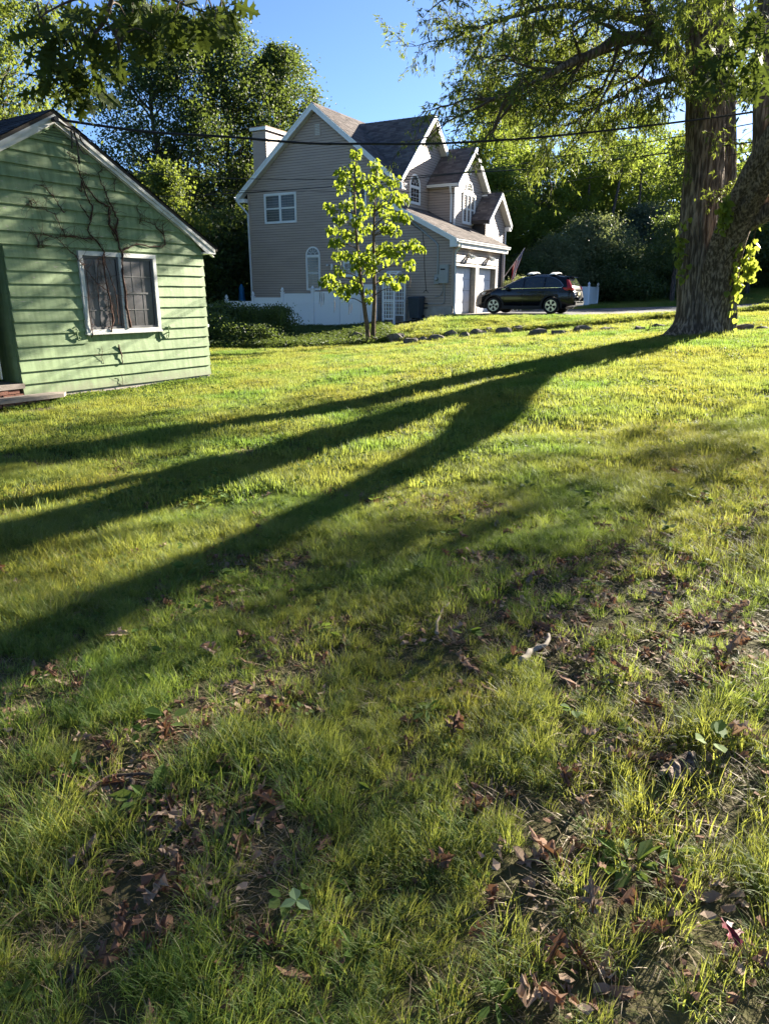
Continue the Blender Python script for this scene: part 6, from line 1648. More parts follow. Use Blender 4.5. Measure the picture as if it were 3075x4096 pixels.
def oak_bough(label, stems, blobs, dist, base_px, size=(0.15, 0.21)):
    b0 = spot(*base_px)
    t = thing('oak_bough', label, 'branch', tuple(b0), 0, None)
    rel = lambda p: np.array(p) - b0
    SP = []
    for pts, r0, r1 in stems:
        Q = smooth_path([rel(spot(*p)) for p in pts], 20); SP.append(Q)
        MB().tube(Q, np.linspace(r0, r1, 20), 6).build('branch', M_twig, t, True)
    SP = np.concatenate(SP); tw = TubeSet(); rest = []
    k = 0
    for px, py, rr, n in blobs:
        ctr = rel(spot(px, py, dist + ro.uniform(-0.5, 0.5)))
        near = SP[np.argmin(np.linalg.norm(SP - ctr, axis=1))]
        f = np.linspace(0, 1, 5)[:, None]; q = near + (ctr - near) * f; q[:, 2] += 0.08 * np.sin(np.pi * f[:, 0])
        tw.add(q, np.linspace(0.008, 0.003, 5), 4)
        rad = rr / 3000 * dist
        for _ in range(n):
            o = ro.normal(size=3); o /= np.linalg.norm(o); o *= rad * ro.random() ** 0.5
            D = o / rad * 0.5 + np.array([ro.normal(0, .5), ro.normal(0, .5), -0.5])
            loc = ctr + o; sz = ro.uniform(*size)
            place_leaf(oak_me, 'leaf', loc, D, sz, t, ro); k += 1
    tag(tw.build('twigs', M_twig, t), kind='stuff')
    return t
oak_bough('dark lobed oak leaves hanging over the green cottage at the top left',
          [([(520, -260, 6.2), (470, -100, 6.0), (445, 0, 6.0), (420, 80, 6.0), (380, 130, 6.0), (330, 190, 5.9), (290, 280, 5.9), (300, 350, 5.9)], 0.022, 0.006), ([(420, 80, 6.0), (440, 110, 6.0), (465, 150, 6.0), (480, 210, 5.9)], 0.010, 0.004), ([(470, -100, 6.0), (600, -60, 6.1), (700, 0, 6.1), (800, 40, 6.1), (880, 70, 6.1)], 0.014, 0.005), ([(445, -20, 6.0), (320, -10, 6.0), (220, 30, 6.0), (160, 70, 6)], 0.012, 0.004)],
          [(150, 40, 60, 8), (220, 60, 60, 9), (190, 140, 60, 9), (270, 90, 60, 9), (320, 60, 50, 8), (200, 210, 60, 9), (260, 180, 60, 9), (330, 150, 60, 9), (400, 120, 45, 7), (300, 240, 60, 10), (220, 290, 60, 9), (340, 260, 50, 8), (260, 330, 65, 11), (340, 340, 55, 10), (200, 350, 40, 6), (300, 380, 45, 8), (375, 370, 35, 6), (370, 200, 40, 6), (480, 200, 30, 5), (455, 240, 30, 5), (430, 20, 30, 3),
           (530, 60, 45, 7), (520, 110, 45, 7), (570, 30, 50, 8), (600, 110, 55, 9), (620, 150, 40, 7), (560, 150, 40, 6), (660, 40, 50, 8), (690, 90, 45, 8), (740, 50, 50, 9), (780, 90, 40, 7), (720, 120, 40, 7), (820, 30, 45, 8), (860, 80, 45, 8), (880, 120, 28, 5), (900, 20, 35, 6), (930, -10, 40, 5)],
          6.0, (520, -260, 6.2))
oak_bough('sunlit lobed oak leaves hanging before the maple trunk at the top right',
          [([(3300, -150, 8.4), (3180, 20, 8.2), (3060, 90, 8.1), (2990, 180, 8.0), (2900, 230, 8.0), (2820, 250, 8)], 0.02, 0.005), ([(3060, 90, 8.1), (3050, 200, 8.0), (3030, 290, 8.0)], 0.01, 0.004)],
          [(3040, 60, 45, 7), (3060, 110, 40, 6), (2990, 110, 40, 6), (2950, 150, 40, 6), (3000, 190, 45, 8), (2930, 200, 40, 7), (2870, 220, 45, 8), (2820, 235, 40, 6), (2800, 280, 40, 6), (2860, 280, 45, 8), (2920, 260, 40, 7), (2880, 320, 40, 6), (2985, 300, 45, 7), (3030, 270, 40, 7), (3045, 330, 35, 6), (2990, 340, 35, 6), (3070, 200, 40, 6), (2830, 330, 30, 4), (2930, 50, 30, 3), (2900, 20, 30, 3)],
          8.0, (3300, -150, 8.4), (0.16, 0.22))
# a leafy tree out on the right whose shade falls over the near lawn
make_tree('lawn_tree', 'slim leafy tree on the right of the lawn, casting dappled shade', 'tree', 17.3, 19.4, 10.2, 3.0, 131, L_maple, 0.16, 19, 95, 0.48, 0.09, M_bark, 8, None, LEAF6, 0.4, 0.45)
make_tree('lawn_tree', 'thin leaved tree further right beside the lawn', 'tree', 21.5, 20.5, 12.5, 5.0, 132, L_maple, 0.16, 9, 80, 0.5, 0.08, M_bark, 8, None, LEAF6, 0.4, 0.45)
# the oak the boughs belong to: unseen crown, added overhead to shade them
OAK = thing('unseen_oak_tree', 'tall unseen oak, its crown added above the view to shade the boughs', 'tree', (-5.5, -2.5, tz(-5.5, -2.5)))
rq = np.random.default_rng(88); C = []
while len(C) < 150:
    q = np.array([rq.uniform(-9, 6), rq.uniform(-6, 14), rq.uniform(5, 13)])
    if q[2] > 3.2 + 0.40 * max(q[1], 0) and np.hypot((q[0] + 2.5) / 8, (q[1] - 4) / 9.5) < 1: C.append(q - np.array([-5.5, -2.5, 0]))
while len(C) < 230:  # extra clumps placed along the sun's path to shade the left bough
    tt = rq.uniform(4.5, 10); q = np.array([-3.4 + 0.707 * tt + rq.normal(0, 1.0), 6 + 0.707 * tt + rq.normal(0, 0.6), 0]); q[2] = rq.uniform(2.7 + 0.37 * q[1], 5.6 + 0.354 * tt)
    if q[2] > 2.7 + 0.37 * q[1]: C.append(q - np.array([-5.5, -2.5, 0]))
C = np.array(C); n = 230 * 60
P = np.repeat(C, 60, 0) + rq.normal(size=(n, 3)) * np.array([0.6, 0.6, 0.35])
V, F = scatter_mesh(LEAF6[0], LEAF6[1], P, frames(leaf_dirs(n, rq), rq), rq.uniform(0.14, 0.24, n))
tag(np_obj('crown', V, F, L_oak, OAK), kind='stuff')
limb_set(rq, 13, 0.3, C, 0.38, 60).build('trunk', M_bark, OAK)

# ------------------------------------------------------------------ stones of the low ledge
def stone_mesh(r, sx, sy, sz, name='stone'):
    b = bmesh_ico(2)
    V = np.array(b[0]); V = np.sign(V) * np.abs(V) ** 0.75
    V *= (1 + 0.30 * (vnoise(V[:, 0] * 2 + r.uniform(0, 40), V[:, 1] * 2 + V[:, 2] * 1.3, 1.0)[:, None] - 0.5) * 2 + r.normal(0, 0.045, (len(V), 1)))
    return V * np.array([sx, sy, sz]), b[1]
def bmesh_ico(sub):
    import bmesh
    bm = bmesh.new(); bmesh.ops.create_icosphere(bm, subdivisions=sub, radius=1.0)
    bm.verts.index_update()
    r = ([tuple(v.co) for v in bm.verts], [[v.index for v in f.verts] for f in bm.faces]); bm.free(); return r
stones = [(1390, 1322, 26, 19, 'pale rounded stone on top of a small heap left of the catalpa'), (1388, 1350, 28, 16, 'brown stone under the pale one left of the catalpa'), (1437, 1352, 46, 30, 'large grey stone just left of the catalpa stems'), (1262, 1360, 34, 18, 'lone grey stone among the weeds before the fence'),
          (1580, 1352, 50, 24, 'reddish stone right of the catalpa'), (1640, 1366, 42, 20, 'flat weedy stone below the sunlit bank'), (1690, 1360, 34, 18, 'small light stone in the ledge'), (1745, 1352, 48, 20, 'long flat pale stone in the ledge'), (1800, 1340, 40, 24, 'dark upright stone in the ledge'), (1855, 1342, 30, 18, 'small dark stone beside the upright one'),
          (1915, 1334, 42, 24, 'grey boulder below the garage corner'), (1962, 1330, 36, 20, 'brown boulder left of the square block'), (2015, 1328, 46, 26, 'square weathered block in the ledge'), (2070, 1322, 34, 20, 'rounded stone below the car front wheel'), (2150, 1330, 42, 24, 'brown domed stone below the car door'), (2240, 1332, 40, 18, 'low brown stone below the car rear wheel'), (2330, 1318, 50, 22, 'stone capped with dry grass below the car tail'), (2450, 1318, 70, 13, 'long flat stone in the ledge'), (2560, 1316, 34, 14, 'small dark stone near the fallen branch'), (2640, 1306, 40, 14, 'flat stone beside the maple root'), (2980, 1312, 58, 18, 'long pale topped stone right of the maple'), (3060, 1316, 40, 14, 'low dark stone at the right edge of the ledge')]
rs = np.random.default_rng(66)
def ground_hit(px, py, lo=4.0, hi=60.0):
    for d in np.linspace(lo, hi, 560):
        p = spot(px, py, d)
        if p[2] <= tz(p[0], p[1]): return np.array([p[0], p[1], tz(p[0], p[1])])
    p = spot(px, py, 25.8); return np.array([p[0], p[1], tz(p[0], p[1])])
for px, py, wpx, hpx, lab in stones:
    g = ground_hit(px, py + hpx * 0.6)
    k = g[1] / 2960.0
    V, F = stone_mesh(rs, wpx * k * 0.78, wpx * k * 0.55, hpx * k * 1.0)
    o = np_obj('stone', V, F, M_stone, None, False)
    o.location = (g[0], g[1] + 0.1, g[2] + hpx * k * 0.30); o.rotation_euler = (rs.uniform(-.15, .15), rs.uniform(-.12, .12), rs.uniform(-.5, .5))
    tag(o, lab, 'stone', 'stones of the low ledge')
# fallen branch by the ledge
fbz = ground_hit(2585, 1332)
fb_ = thing('fallen_branch', 'bare forked fallen branch on the grass left of the maple', 'branch', tuple(fbz))
for pts, r0 in (([(2528, 1350), (2560, 1338), (2590, 1322), (2600, 1300), (2605, 1285)], 0.03), ([(2590, 1322), (2630, 1330), (2660, 1340)], 0.02), ([(2560, 1338), (2590, 1318), (2640, 1312)], 0.015)):
    MB().tube(smooth_path([spot(a, b, fbz[1]) - fbz for a, b in pts], 12), np.linspace(r0, 0.006, 12), 5).build('limb', M_twig, fb_)

# ------------------------------------------------------------------ bushes and reeds before the fence
GBU = 'weedy bushes before the white fence'
B1 = make_tree('weedy_bush', 'dark leafy bush beside the cottage corner', 'bush', px2(900, 29), 29, 1.3, 1.9, 141, L_dark, 0.085, 90, 110, 0.02, 0.02, M_twig, 12, GBU, LEAF4, 0.2, 0.35)
for px, d, s, sz, rz, lab in ((985, 29.5, 0.95, 0.9, 1.1, 'dark leafy bush below the second fence post'), (1070, 29, 0.8, 0.85, 2.3, 'dark leafy bush in the middle of the weedy patch'), (1105, 29.5, 0.8, 0.9, 3.7, 'tall dark bush with loose sprigs at the right end of the patch'), (850, 27.5, 1.0, 0.8, 4.5, 'low dark bush hard against the cottage corner'), (930, 27, 0.9, 0.6, 0.5, 'low front bush in the weedy patch'), (1030, 27, 0.9, 0.55, 5.4, 'low tangled bush near the lawn edge')):
    copy_tree(B1, lab, px2(px, d), d, rz, s, sz, GBU)
rr_ = np.random.default_rng(15)
for px, py, lab in ((958, 1215, 'upright reed blades left of the second fence post'), (1015, 1225, 'reed blades leaning across the second fence post'), (1115, 1210, 'tallest fan of reed blades before the white fence')):
    x = px2(px, 28.6); t = thing('reed_plant', lab, 'plant', (x, 28.6, tz(x, 28.6)), 0, 'reeds before the white fence')
    V = []; F = []
    for k in range(9):
        a = rr_.uniform(0, 6.28); ln = rr_.uniform(0.1, 0.45); h = rr_.uniform(1.1, 1.55); w = 0.018; m = 6; n0 = len(V)
        for i in range(m + 1):
            f = i / m; x0 = math.cos(a) * ln * f ** 1.8; y0 = math.sin(a) * ln * f ** 1.8; z0 = h * (f - 0.12 * f * f * ln * 3)
            ww = w * (1 - f ** 3); V += [(x0 - ww * math.sin(a + 1.2), y0 + ww * math.cos(a + 1.2), z0), (x0 + ww * math.sin(a + 1.2), y0 - ww * math.cos(a + 1.2), z0)]
        for i in range(m): F.append((n0 + 2 * i, n0 + 2 * i + 1, n0 + 2 * i + 3, n0 + 2 * i + 2))
    np_obj('blades', V, F, L_weed, t)

# ------------------------------------------------------------------ grass
def blade_tuft(r, n, hmin, hmax, w, rad, curl, segs=4, lay=0.0, m=None, name='grass_tuft'):
    V = []; F = []
    for k in range(n):
        a = r.uniform(0, 2 * math.pi); q = rad * math.sqrt(r.random()); bx, by = q * math.cos(a), q * math.sin(a)
        d = a + r.normal(0, 0.9); h = r.uniform(hmin, hmax); c = curl * r.uniform(0.4, 1.5)
        el = math.pi / 2 - abs(r.normal(0, 0.22)) - lay * r.uniform(0.6, 1.0)
        p = np.array([bx, by, -0.004]); n0 = len(V); sx, sy = -math.sin(d), math.cos(d); ww = w * r.uniform(0.7, 1.3); tw = r.uniform(-0.5, 0.5)
        for i in range(segs + 1):
            f = i / segs; wv = ww * (1 - f ** 2.2) + 0.0002
            off = np.array([sx * math.cos(tw), sy * math.cos(tw), math.sin(tw)]) * wv
            V += [tuple(p - off), tuple(p + off)]
            el2 = el - c * f
            p = p + np.array([math.cos(el2) * math.cos(d), math.cos(el2) * math.sin(d), math.sin(el2)]) * h / segs
            p[2] = max(p[2], 0.004)
        for i in range(segs): F.append((n0 + 2 * i, n0 + 2 * i + 1, n0 + 2 * i + 3, n0 + 2 * i + 2))
    return bpy.data.objects.new(name, np_mesh(name, V, np.array(F), m))

def leaf_tuft(r, n, smin, smax, hmin, hmax, rad, m, name='weed', round_=True, up=0.6):
    P = []; D = []
    for k in range(n):
        a = r.uniform(0, 6.28); q = rad * math.sqrt(r.random())
        P.append((q * math.cos(a), q * math.sin(a), r.uniform(hmin, hmax))); D.append((math.cos(a) + r.normal(0, .4), math.sin(a) + r.normal(0, .4), r.normal(0.1, 0.35)))
    P = np.array(P); D = np.array(D); D /= np.linalg.norm(D, axis=1)[:, None]
    roll = np.cross(np.cross(D, np.array([0, 0, 1.0])) + 1e-6, D); 
    X = np.cross(D, np.array([0, 0, 1.0])); X /= np.linalg.norm(X, axis=1)[:, None] + 1e-9
    X = X + r.normal(0, 0.35, X.shape); X -= D * np.sum(X * D, 1)[:, None]; X /= np.linalg.norm(X, axis=1)[:, None]
    Rm = np.stack([X, D, np.cross(X, D)], -1)
    tv = np.array([(0, 0, 0), (0.30, 0.25, 0.05), (0.36, 0.62, 0.04), (0, 1, -0.04), (-0.36, 0.62, 0.04), (-0.30, 0.25, 0.05)]) if round_ else np.array([(0, 0, 0), (0.12, 0.2, 0.04), (0.20, 0.6, 0.05), (0, 1, -0.1), (-0.20, 0.6, 0.05), (-0.12, 0.2, 0.04)])
    tf = np.array([(0, 1, 2, 3), (0, 3, 4, 5)])
    V, F = scatter_mesh(tv, tf, P, Rm, r.uniform(smin, smax, n))
    return bpy.data.objects.new(name, np_mesh(name, V, F, m))

def src_collection(name, objs):
    c = bpy.data.collections.new(name)
    for i, o in enumerate(objs):
        o.name = 'sprig' + '' ; c.objects.link(o)
    return c

def scatter(name, P, rz, S, pick, coll, tilt=None, label=None, cat=None, kind='stuff'):
    n = len(P)
    me = bpy.data.meshes.new(name); me.vertices.add(n); me.vertices.foreach_set('co', np.asarray(P, np.float32).ravel())
    rot = np.zeros((n, 3), np.float32); rot[:, 2] = rz
    if tilt is not None: rot[:, :2] = tilt
    a = me.attributes.new('turn', 'FLOAT_VECTOR', 'POINT'); a.data.foreach_set('vector', rot.ravel())
    a = me.attributes.new('size', 'FLOAT', 'POINT'); a.data.foreach_set('value', np.asarray(S, np.float32))
    a = me.attributes.new('pick', 'INT', 'POINT'); a.data.foreach_set('value', np.asarray(pick, np.int32))
    o = link(bpy.data.objects.new(name, me))
    ng = bpy.data.node_groups.new(name, 'GeometryNodeTree')
    ng.interface.new_socket('Geometry', in_out='INPUT', socket_type='NodeSocketGeometry'); ng.interface.new_socket('Geometry', in_out='OUTPUT', socket_type='NodeSocketGeometry')
    N = ng.nodes; L = ng.links
    gi = N.new('NodeGroupInput'); go = N.new('NodeGroupOutput')
    ci = N.new('GeometryNodeCollectionInfo'); ci.inputs['Collection'].default_value = coll; ci.inputs['Separate Children'].default_value = True; ci.inputs['Reset Children'].default_value = True
    ip = N.new('GeometryNodeInstanceOnPoints'); ip.inputs['Pick Instance'].default_value = True
    def na(nm, ty):
        q = N.new('GeometryNodeInputNamedAttribute'); q.data_type = ty; q.inputs[0].default_value = nm
        return [s for s in q.outputs if s.enabled and s.name == 'Attribute'][0]
    L.new(gi.outputs[0], ip.inputs['Points']); L.new(ci.outputs[0], ip.inputs['Instance'])
    L.new(na('pick', 'INT'), ip.inputs['Instance Index']); L.new(na('turn', 'FLOAT_VECTOR'), ip.inputs['Rotation']); L.new(na('size', 'FLOAT'), ip.inputs['Scale'])
    L.new(ip.outputs[0], go.inputs[0])
    md = o.modifiers.new('scatter', 'NODES'); md.node_group = ng
    tag(o, label, cat, None, kind)
    return o

rg_ = np.random.default_rng(99)
fine = [blade_tuft(rg_, 85, 0.035, 0.125, 0.0009, 0.055, 1.5, 5, m=L_grass) for _ in range(3)]
broad = [blade_tuft(rg_, 22, 0.035, 0.095, 0.0021, 0.06, 0.9, 4, m=L_grass) for _ in range(2)]
straw = [blade_tuft(rg_, 22, 0.04, 0.11, 0.0013, 0.08, 0.5, 3, lay=1.25, m=L_straw) for _ in range(2)]
weed = [leaf_tuft(rg_, 14, 0.018, 0.038, 0.015, 0.05, 0.07, L_weed), leaf_tuft(rg_, 9, 0.05, 0.10, 0.01, 0.03, 0.03, L_weed, round_=False)]
near_c = src_collection('near_sprigs', fine + broad + straw + weed)         # 0-2 fine, 3-4 broad, 5-6 straw, 7-8 weeds
lawn = [blade_tuft(rg_, 150, 0.035, 0.085, 0.0032, 0.20, 0.7, 3, m=L_lawn) for _ in range(3)] + [leaf_tuft(rg_, 60, 0.02, 0.045, 0.01, 0.045, 0.22, L_weed)]
lawn_c = src_collection('lawn_sprigs', lawn)
cover = [leaf_tuft(rg_, 60, 0.05, 0.12, 0.02, 0.28, 0.25, L_dark, round_=False), leaf_tuft(rg_, 50, 0.04, 0.09, 0.01, 0.16, 0.25, L_weed)]
cover_c = src_collection('cover_sprigs', cover)

def in_view(x, y, m=0.6): return np.abs(x) < 0.545 * y + m
GHn = np.array([0.8455, -0.534]); GHd = np.array([0.534, 0.8455])
def green_xy(x, y): dx, dy = x - GL[0], y - GL[1]; return dx * GHd[0] + dy * GHd[1], dx * GHn[0] + dy * GHn[1]     # along, outwards
def blocked(x, y):
    a, o = green_xy(x, y)
    b = (o < 0.02) & (a > -3) & (a < 4.4)
    hx_ = (x - HP[0]) * HW[0] + (y - HP[1]) * HW[1]; hy_ = (x - HP[0]) * HU[0] + (y - HP[1]) * HU[1]
    b |= (hx_ > -11.4) & (hx_ < 1.0) & (hy_ > -0.02)
    b |= (hx_ > -2.6) & (hx_ < 0.95) & (hy_ > -0.85)
    dn = np.interp(x, [3.3, 4.3, 6, 9, 12, 20, 60], [33.6, 30.6, 29.5, 29.6, 31.5, 36.0, 52]); df = np.interp(x, [3.3, 4.3, 8, 12, 20, 60], [35, 38, 43.5, 43.5, 44, 60])
    b |= (x > 3.3) & (y > dn - 0.05) & (y < df + 0.05)
    b |= np.hypot(x - MPX[0], y - MPX[1]) < 0.72
    # bare patch of dirt by the porch
    b |= dirt_mask(x, y) > 0.75
    return b
def dirt_mask(x, y):
    a, o = green_xy(x, y)
    return np.exp(-(((a + 0.3) / 1.3) ** 2 + ((o - 0.75) / 0.45) ** 2)) + 0.3 * (vnoise(x, y, 0.25, 6) - 0.5)
def litter(x, y):
    """share of thin, leaf strewn turf: high near the camera and to the right"""
    v = 0.62 * vnoise(x, y, 0.55, 9) + 0.38 * vnoise(x, y, 0.21, 11)
    k = 0.30 * (1 - sstep(2.5, 6.5, y)) + 0.22 * sstep(0.0, 0.5, x / np.maximum(y, 0.5)) * (1 - sstep(4, 9, y)) - 0.10
    return np.clip((v + k - 0.52) * 5, 0, 1)

def field(n, y0, y1, margin=2.0):
    y = np.sqrt(rg_.uniform(y0 ** 2, y1 ** 2, n)); x = rg_.uniform(-1, 1, n) * (0.545 * y + margin)
    return x, y
# near turf
x, y = field(49000, 0.7, 7.5)
lt = litter(x, y)
keep = (rg_.random(len(x)) < (1 - 0.76 * lt)) & ~blocked(x, y)
x, y, lt = x[keep], y[keep], lt[keep]; n = len(x)
tall = vnoise(x, y, 0.8, 14) * 0.6 + vnoise(x, y, 0.3, 15) * 0.4
pk = np.where(rg_.random(n) < 0.80, rg_.integers(0, 3, n), rg_.integers(3, 5, n))
u_ = rg_.random(n); pk = np.where(u_ < 0.10 + 0.25 * lt, rg_.integers(5, 7, n), pk); pk = np.where(u_ > 0.93, 7 + (rg_.random(n) < 0.25), pk)
S = (0.40 + 0.72 * np.clip(tall * 1.5 - 0.25, 0, 1)) * rg_.uniform(0.75, 1.25, n)
wind = 0.0
scatter('grass', np.stack([x, y, terrain(x, y)], -1), rg_.uniform(0, 6.28, n), S, pk, near_c, np.stack([rg_.normal(0, 0.12, n), rg_.normal(0, 0.12, n)], -1), 'thin uneven grass of the near lawn', 'grass')
# thatch: straw over the bare spots
x, y = field(13000, 0.7, 8.0); lt = litter(x, y); keep = rg_.random(len(x)) < 0.10 + 0.40 * lt
x, y = x[keep], y[keep]; n = len(x)
scatter('thatch', np.stack([x, y, terrain(x, y) + 0.004], -1), rg_.uniform(0, 6.28, n), rg_.uniform(0.6, 1.2, n), rg_.integers(5, 7, n), near_c, None, 'dry straw and dead blades between the grass', 'thatch')
# crumbled leaf pieces among the grass
def crumb_tuft(r, n, m):
    V = []; F = []
    for k in range(n):
        a = r.uniform(0, 6.28); q = 0.10 * math.sqrt(r.random()); c0 = np.array([q * math.cos(a), q * math.sin(a), r.uniform(0.004, 0.022)])
        s_ = r.uniform(0.008, 0.036); nn = r.integers(5, 9); Q = frames(np.array([r.normal(0, 1, 3) * np.array([1, 1, 0.35])]), r)[0]
        b = len(V)
        for t_ in range(nn):
            th = 2 * math.pi * t_ / nn; rr = s_ * r.uniform(0.25, 1.0); x_ = rr * math.cos(th) * 0.7; y_ = rr * math.sin(th)
            V.append(tuple(c0 + np.array([x_, y_, 9 * (x_ * x_ - 0.4 * y_ * y_) + r.normal(0, 0.002)]) @ (Q.T if r.random() < 0 else np.eye(3)) + np.array([0, 0, y_ * r.normal(0, 0.5)])))
        F.append(list(range(b, b + nn)))
    return bpy.data.objects.new('crumb', np_mesh('crumb', V, F, m))
crumb = [crumb_tuft(rg_, 9, q) for q in (L_dead, L_dead, L_dead2)]
crumb_c = src_collection('crumb_sprigs', crumb)
x, y = field(5000, 0.7, 8.0); lt = litter(x, y); keep = rg_.random(len(x)) < 0.12 + 0.6 * lt
x, y = x[keep], y[keep]; n = len(x)
scatter('leaf_litter', np.stack([x, y, terrain(x, y) + 0.008], -1), rg_.uniform(0, 6.28, n), rg_.uniform(0.6, 1.3, n), rg_.integers(0, 3, n), crumb_c, None, 'brown crumbled leaf litter between the grass', 'litter')
# middle and far lawn
x, y = field(34000, 6.0, 30.0, 3.0)
keep = ~blocked(x, y) & ((y < 25.6) | (x > -0.3)) & (rg_.random(len(x)) < np.where(y > 14, 0.72, 1.0))
x, y = x[keep], y[keep]; n = len(x)
pk = rg_.integers(0, 3, n); pk = np.where(rg_.random(n) < 0.18, 3, pk)
tall = vnoise(x, y, 1.4, 21)
S = (0.75 + 0.55 * tall) * rg_.uniform(0.8, 1.25, n) * np.where(y > 13, 1.25, 1.0)
scatter('grass', np.stack([x, y, terrain(x, y) - 0.003], -1), rg_.uniform(0, 6.28, n), S, pk, lawn_c, np.stack([rg_.normal(0, 0.08, n), rg_.normal(0, 0.08, n)], -1), 'sunlit mown lawn between the cottage and the maple', 'grass')
x, y = field(9000, 30.0, 60.0, 3.0)
keep = ~blocked(x, y) & (x > 2.0)
x, y = x[keep], y[keep]; n = len(x)
scatter('grass', np.stack([x, y, terrain(x, y) - 0.005], -1), rg_.uniform(0, 6.28, n), rg_.uniform(1.5, 2.4, n), rg_.integers(0, 3, n), lawn_c, None, 'lawn beyond the driveway rising to the wood', 'grass')
# weeds: along the ledge, below the fence, and against the cottage footing
x = rg_.uniform(-8, 14, 6000); y = 25.75 + rg_.normal(0, 0.22, 6000); k1 = rg_.random(6000) < 0.35
x2 = rg_.uniform(-11, 1.0, 9000); y2 = rg_.uniform(25.2, 36.5, 9000); hx2 = (x2 - HP[0]) * HU[0] + (y2 - HP[1]) * HU[1]
k2 = (hx2 < -1.3) & (y2 > 25.3 + 0.5 * vnoise(x2, y2, 0.8)) & (x2 < 0.3 - 0.05 * (y2 - 26))
a3 = rg_.uniform(-0.6, 4.7, 1500); o3 = np.abs(rg_.normal(0.0, 0.22, 1500)) + 0.03
x3 = GL[0] + a3 * GHd[0] + o3 * GHn[0]; y3 = GL[1] + a3 * GHd[1] + o3 * GHn[1]
k3 = rg_.random(1500) < 0.55
X_ = np.concatenate([x[k1], x2[k2], x3[k3]]); Y_ = np.concatenate([y[k1], y2[k2], y3[k3]]); n = len(X_)
cl = np.concatenate([rg_.uniform(0.22, 0.5, k1.sum()), rg_.uniform(0.6, 1.2, k2.sum()), rg_.uniform(0.3, 0.6, k3.sum())])
pk = np.concatenate([np.where(rg_.random(k1.sum()) < .6, 1, 0), np.where(rg_.random(k2.sum()) < .45, 1, 0), np.ones(k3.sum(), int)])
scatter('ground_cover', np.stack([X_, Y_, terrain(X_, Y_)], -1), rg_.uniform(0, 6.28, n), cl, pk, cover_c, None, 'leafy weeds along the stones, the fence and the cottage footing', 'weeds')
# dirt patch by the porch
dr = []
for o in np.linspace(0.12, 1.35, 10):
    dr.append([(GL[0] + a * GHd[0] + o * GHn[0], GL[1] + a * GHd[1] + o * GHn[1]) for a in np.linspace(-2.6, 1.2 - 0.5 * o, 24)])
drape('dirt_patch', dr, M_dirt, 0.006)

# ------------------------------------------------------------------ litter on the lawn: each leaf, twig and weed its own thing
dead_v = []
for x0, y0 in half: dead_v.append((x0, y0))
def dead_leaf_mesh(r, m):
    V = [(x0, y0, 0.30 * x0 * x0 * r.uniform(0.5, 3) + 0.16 * math.sin(y0 * 4 + r.uniform(0, 6)) + 0.25 * y0 * (y0 - 1) * r.uniform(-1, 1)) for x0, y0 in half]
    V += [(-x0, y0, 0.30 * x0 * x0 * r.uniform(0.5, 3) + 0.16 * math.sin(y0 * 4 + r.uniform(0, 6)) * 0.4) for x0, y0 in half[1:-1]]
    return np_mesh('fallen_leaf', V, of, m)
rd = np.random.default_rng(71)
dls = [dead_leaf_mesh(rd, L_dead) for _ in range(5)] + [dead_leaf_mesh(rd, L_dead2) for _ in range(2)]
cnt = 0
while cnt < 290:
    y0 = math.sqrt(rd.uniform(1.25 ** 2, 6.0 ** 2)) if rd.random() < 0.8 else rd.uniform(1.25, 3.0); x0 = rd.uniform(-0.56, 0.56) * y0
    if rd.random() > 0.15 + 0.85 * float(litter(np.array([x0]), np.array([y0]))[0]): continue
    dk = int(rd.integers(len(dls))); o = bpy.data.objects.new('fallen_leaf', dls[dk]); col.objects.link(o)
    o.location = (x0, y0, tz(x0, y0) + rd.uniform(0.012, 0.035)); s = rd.uniform(0.06, 0.125); o.scale = (s * rd.uniform(0.7, 1.0), s, s)
    o.rotation_euler = (rd.normal(0, 0.45), rd.normal(0, 0.45), rd.uniform(0, 6.28))
    tag(o, 'curled reddish brown dead oak leaf lying in the near grass' if dk < 5 else 'curled pale tan dead oak leaf lying in the near grass', 'leaf', 'brown dead leaves in the near grass' if dk < 5 else 'pale dead leaves in the near grass'); cnt += 1
def single_leaf(x0, y0, s, m, rot, label):
    o = np_obj('fallen_leaf', *[list(q) for q in (([(a, b, 0.12 * math.sin(b * 5) + 0.4 * a * a) for a, b in half] + [(-a, b, 0.3 * a * a) for a, b in half[1:-1]]), of)], m)
    o.location = (x0, y0, tz(x0, y0) + 0.04); o.scale = (s, s, s); o.rotation_euler = rot
    tag(o, label, 'leaf')
g_ = ground_hit(285 * 1.851, 1392 * 1.851, 1.0); single_leaf(g_[0], g_[1], 0.13, L_dead2, (0.2, 0.1, 2.0), 'pale tan dead leaf lying alone on the left lawn')
g_ = ground_hit(325 * 1.851, 1822 * 1.851, 1.0); single_leaf(g_[0], g_[1], 0.12, L_dead2, (0.1, -0.2, -1.5), 'flat pale brown leaf just below the long thin twig')
g_ = ground_hit(1592 * 1.851, 2100 * 1.851, 0.8); single_leaf(g_[0], g_[1], 0.08, mat('red_leaf', (0.16, 0.02, 0.03), 0.5, 0.3), (0.6, 0.3, 0.6), 'deep red dead leaf in the lower right corner')
def stick(label, pts, r0, m=M_twig, name='fallen_twig', lift=0.03):
    W = [ground_hit(a * 1.851, b * 1.851, 0.8) + np.array([0, 0, lift]) for a, b in pts]
    b0 = W[0].copy(); P = smooth_path([w_ - b0 for w_ in W], 14); P += rd.normal(0, r0 * 0.35, P.shape)
    o = MB().tube(P, np.linspace(r0, r0 * 0.5, 14), 6).build(name, m, None, True); o.location = b0
    tag(o, label, 'twig')
stick('long thin bent twig lying across the left foreground', [(178, 1744), (240, 1716), (300, 1700), (370, 1690), (430, 1674)], 0.008)
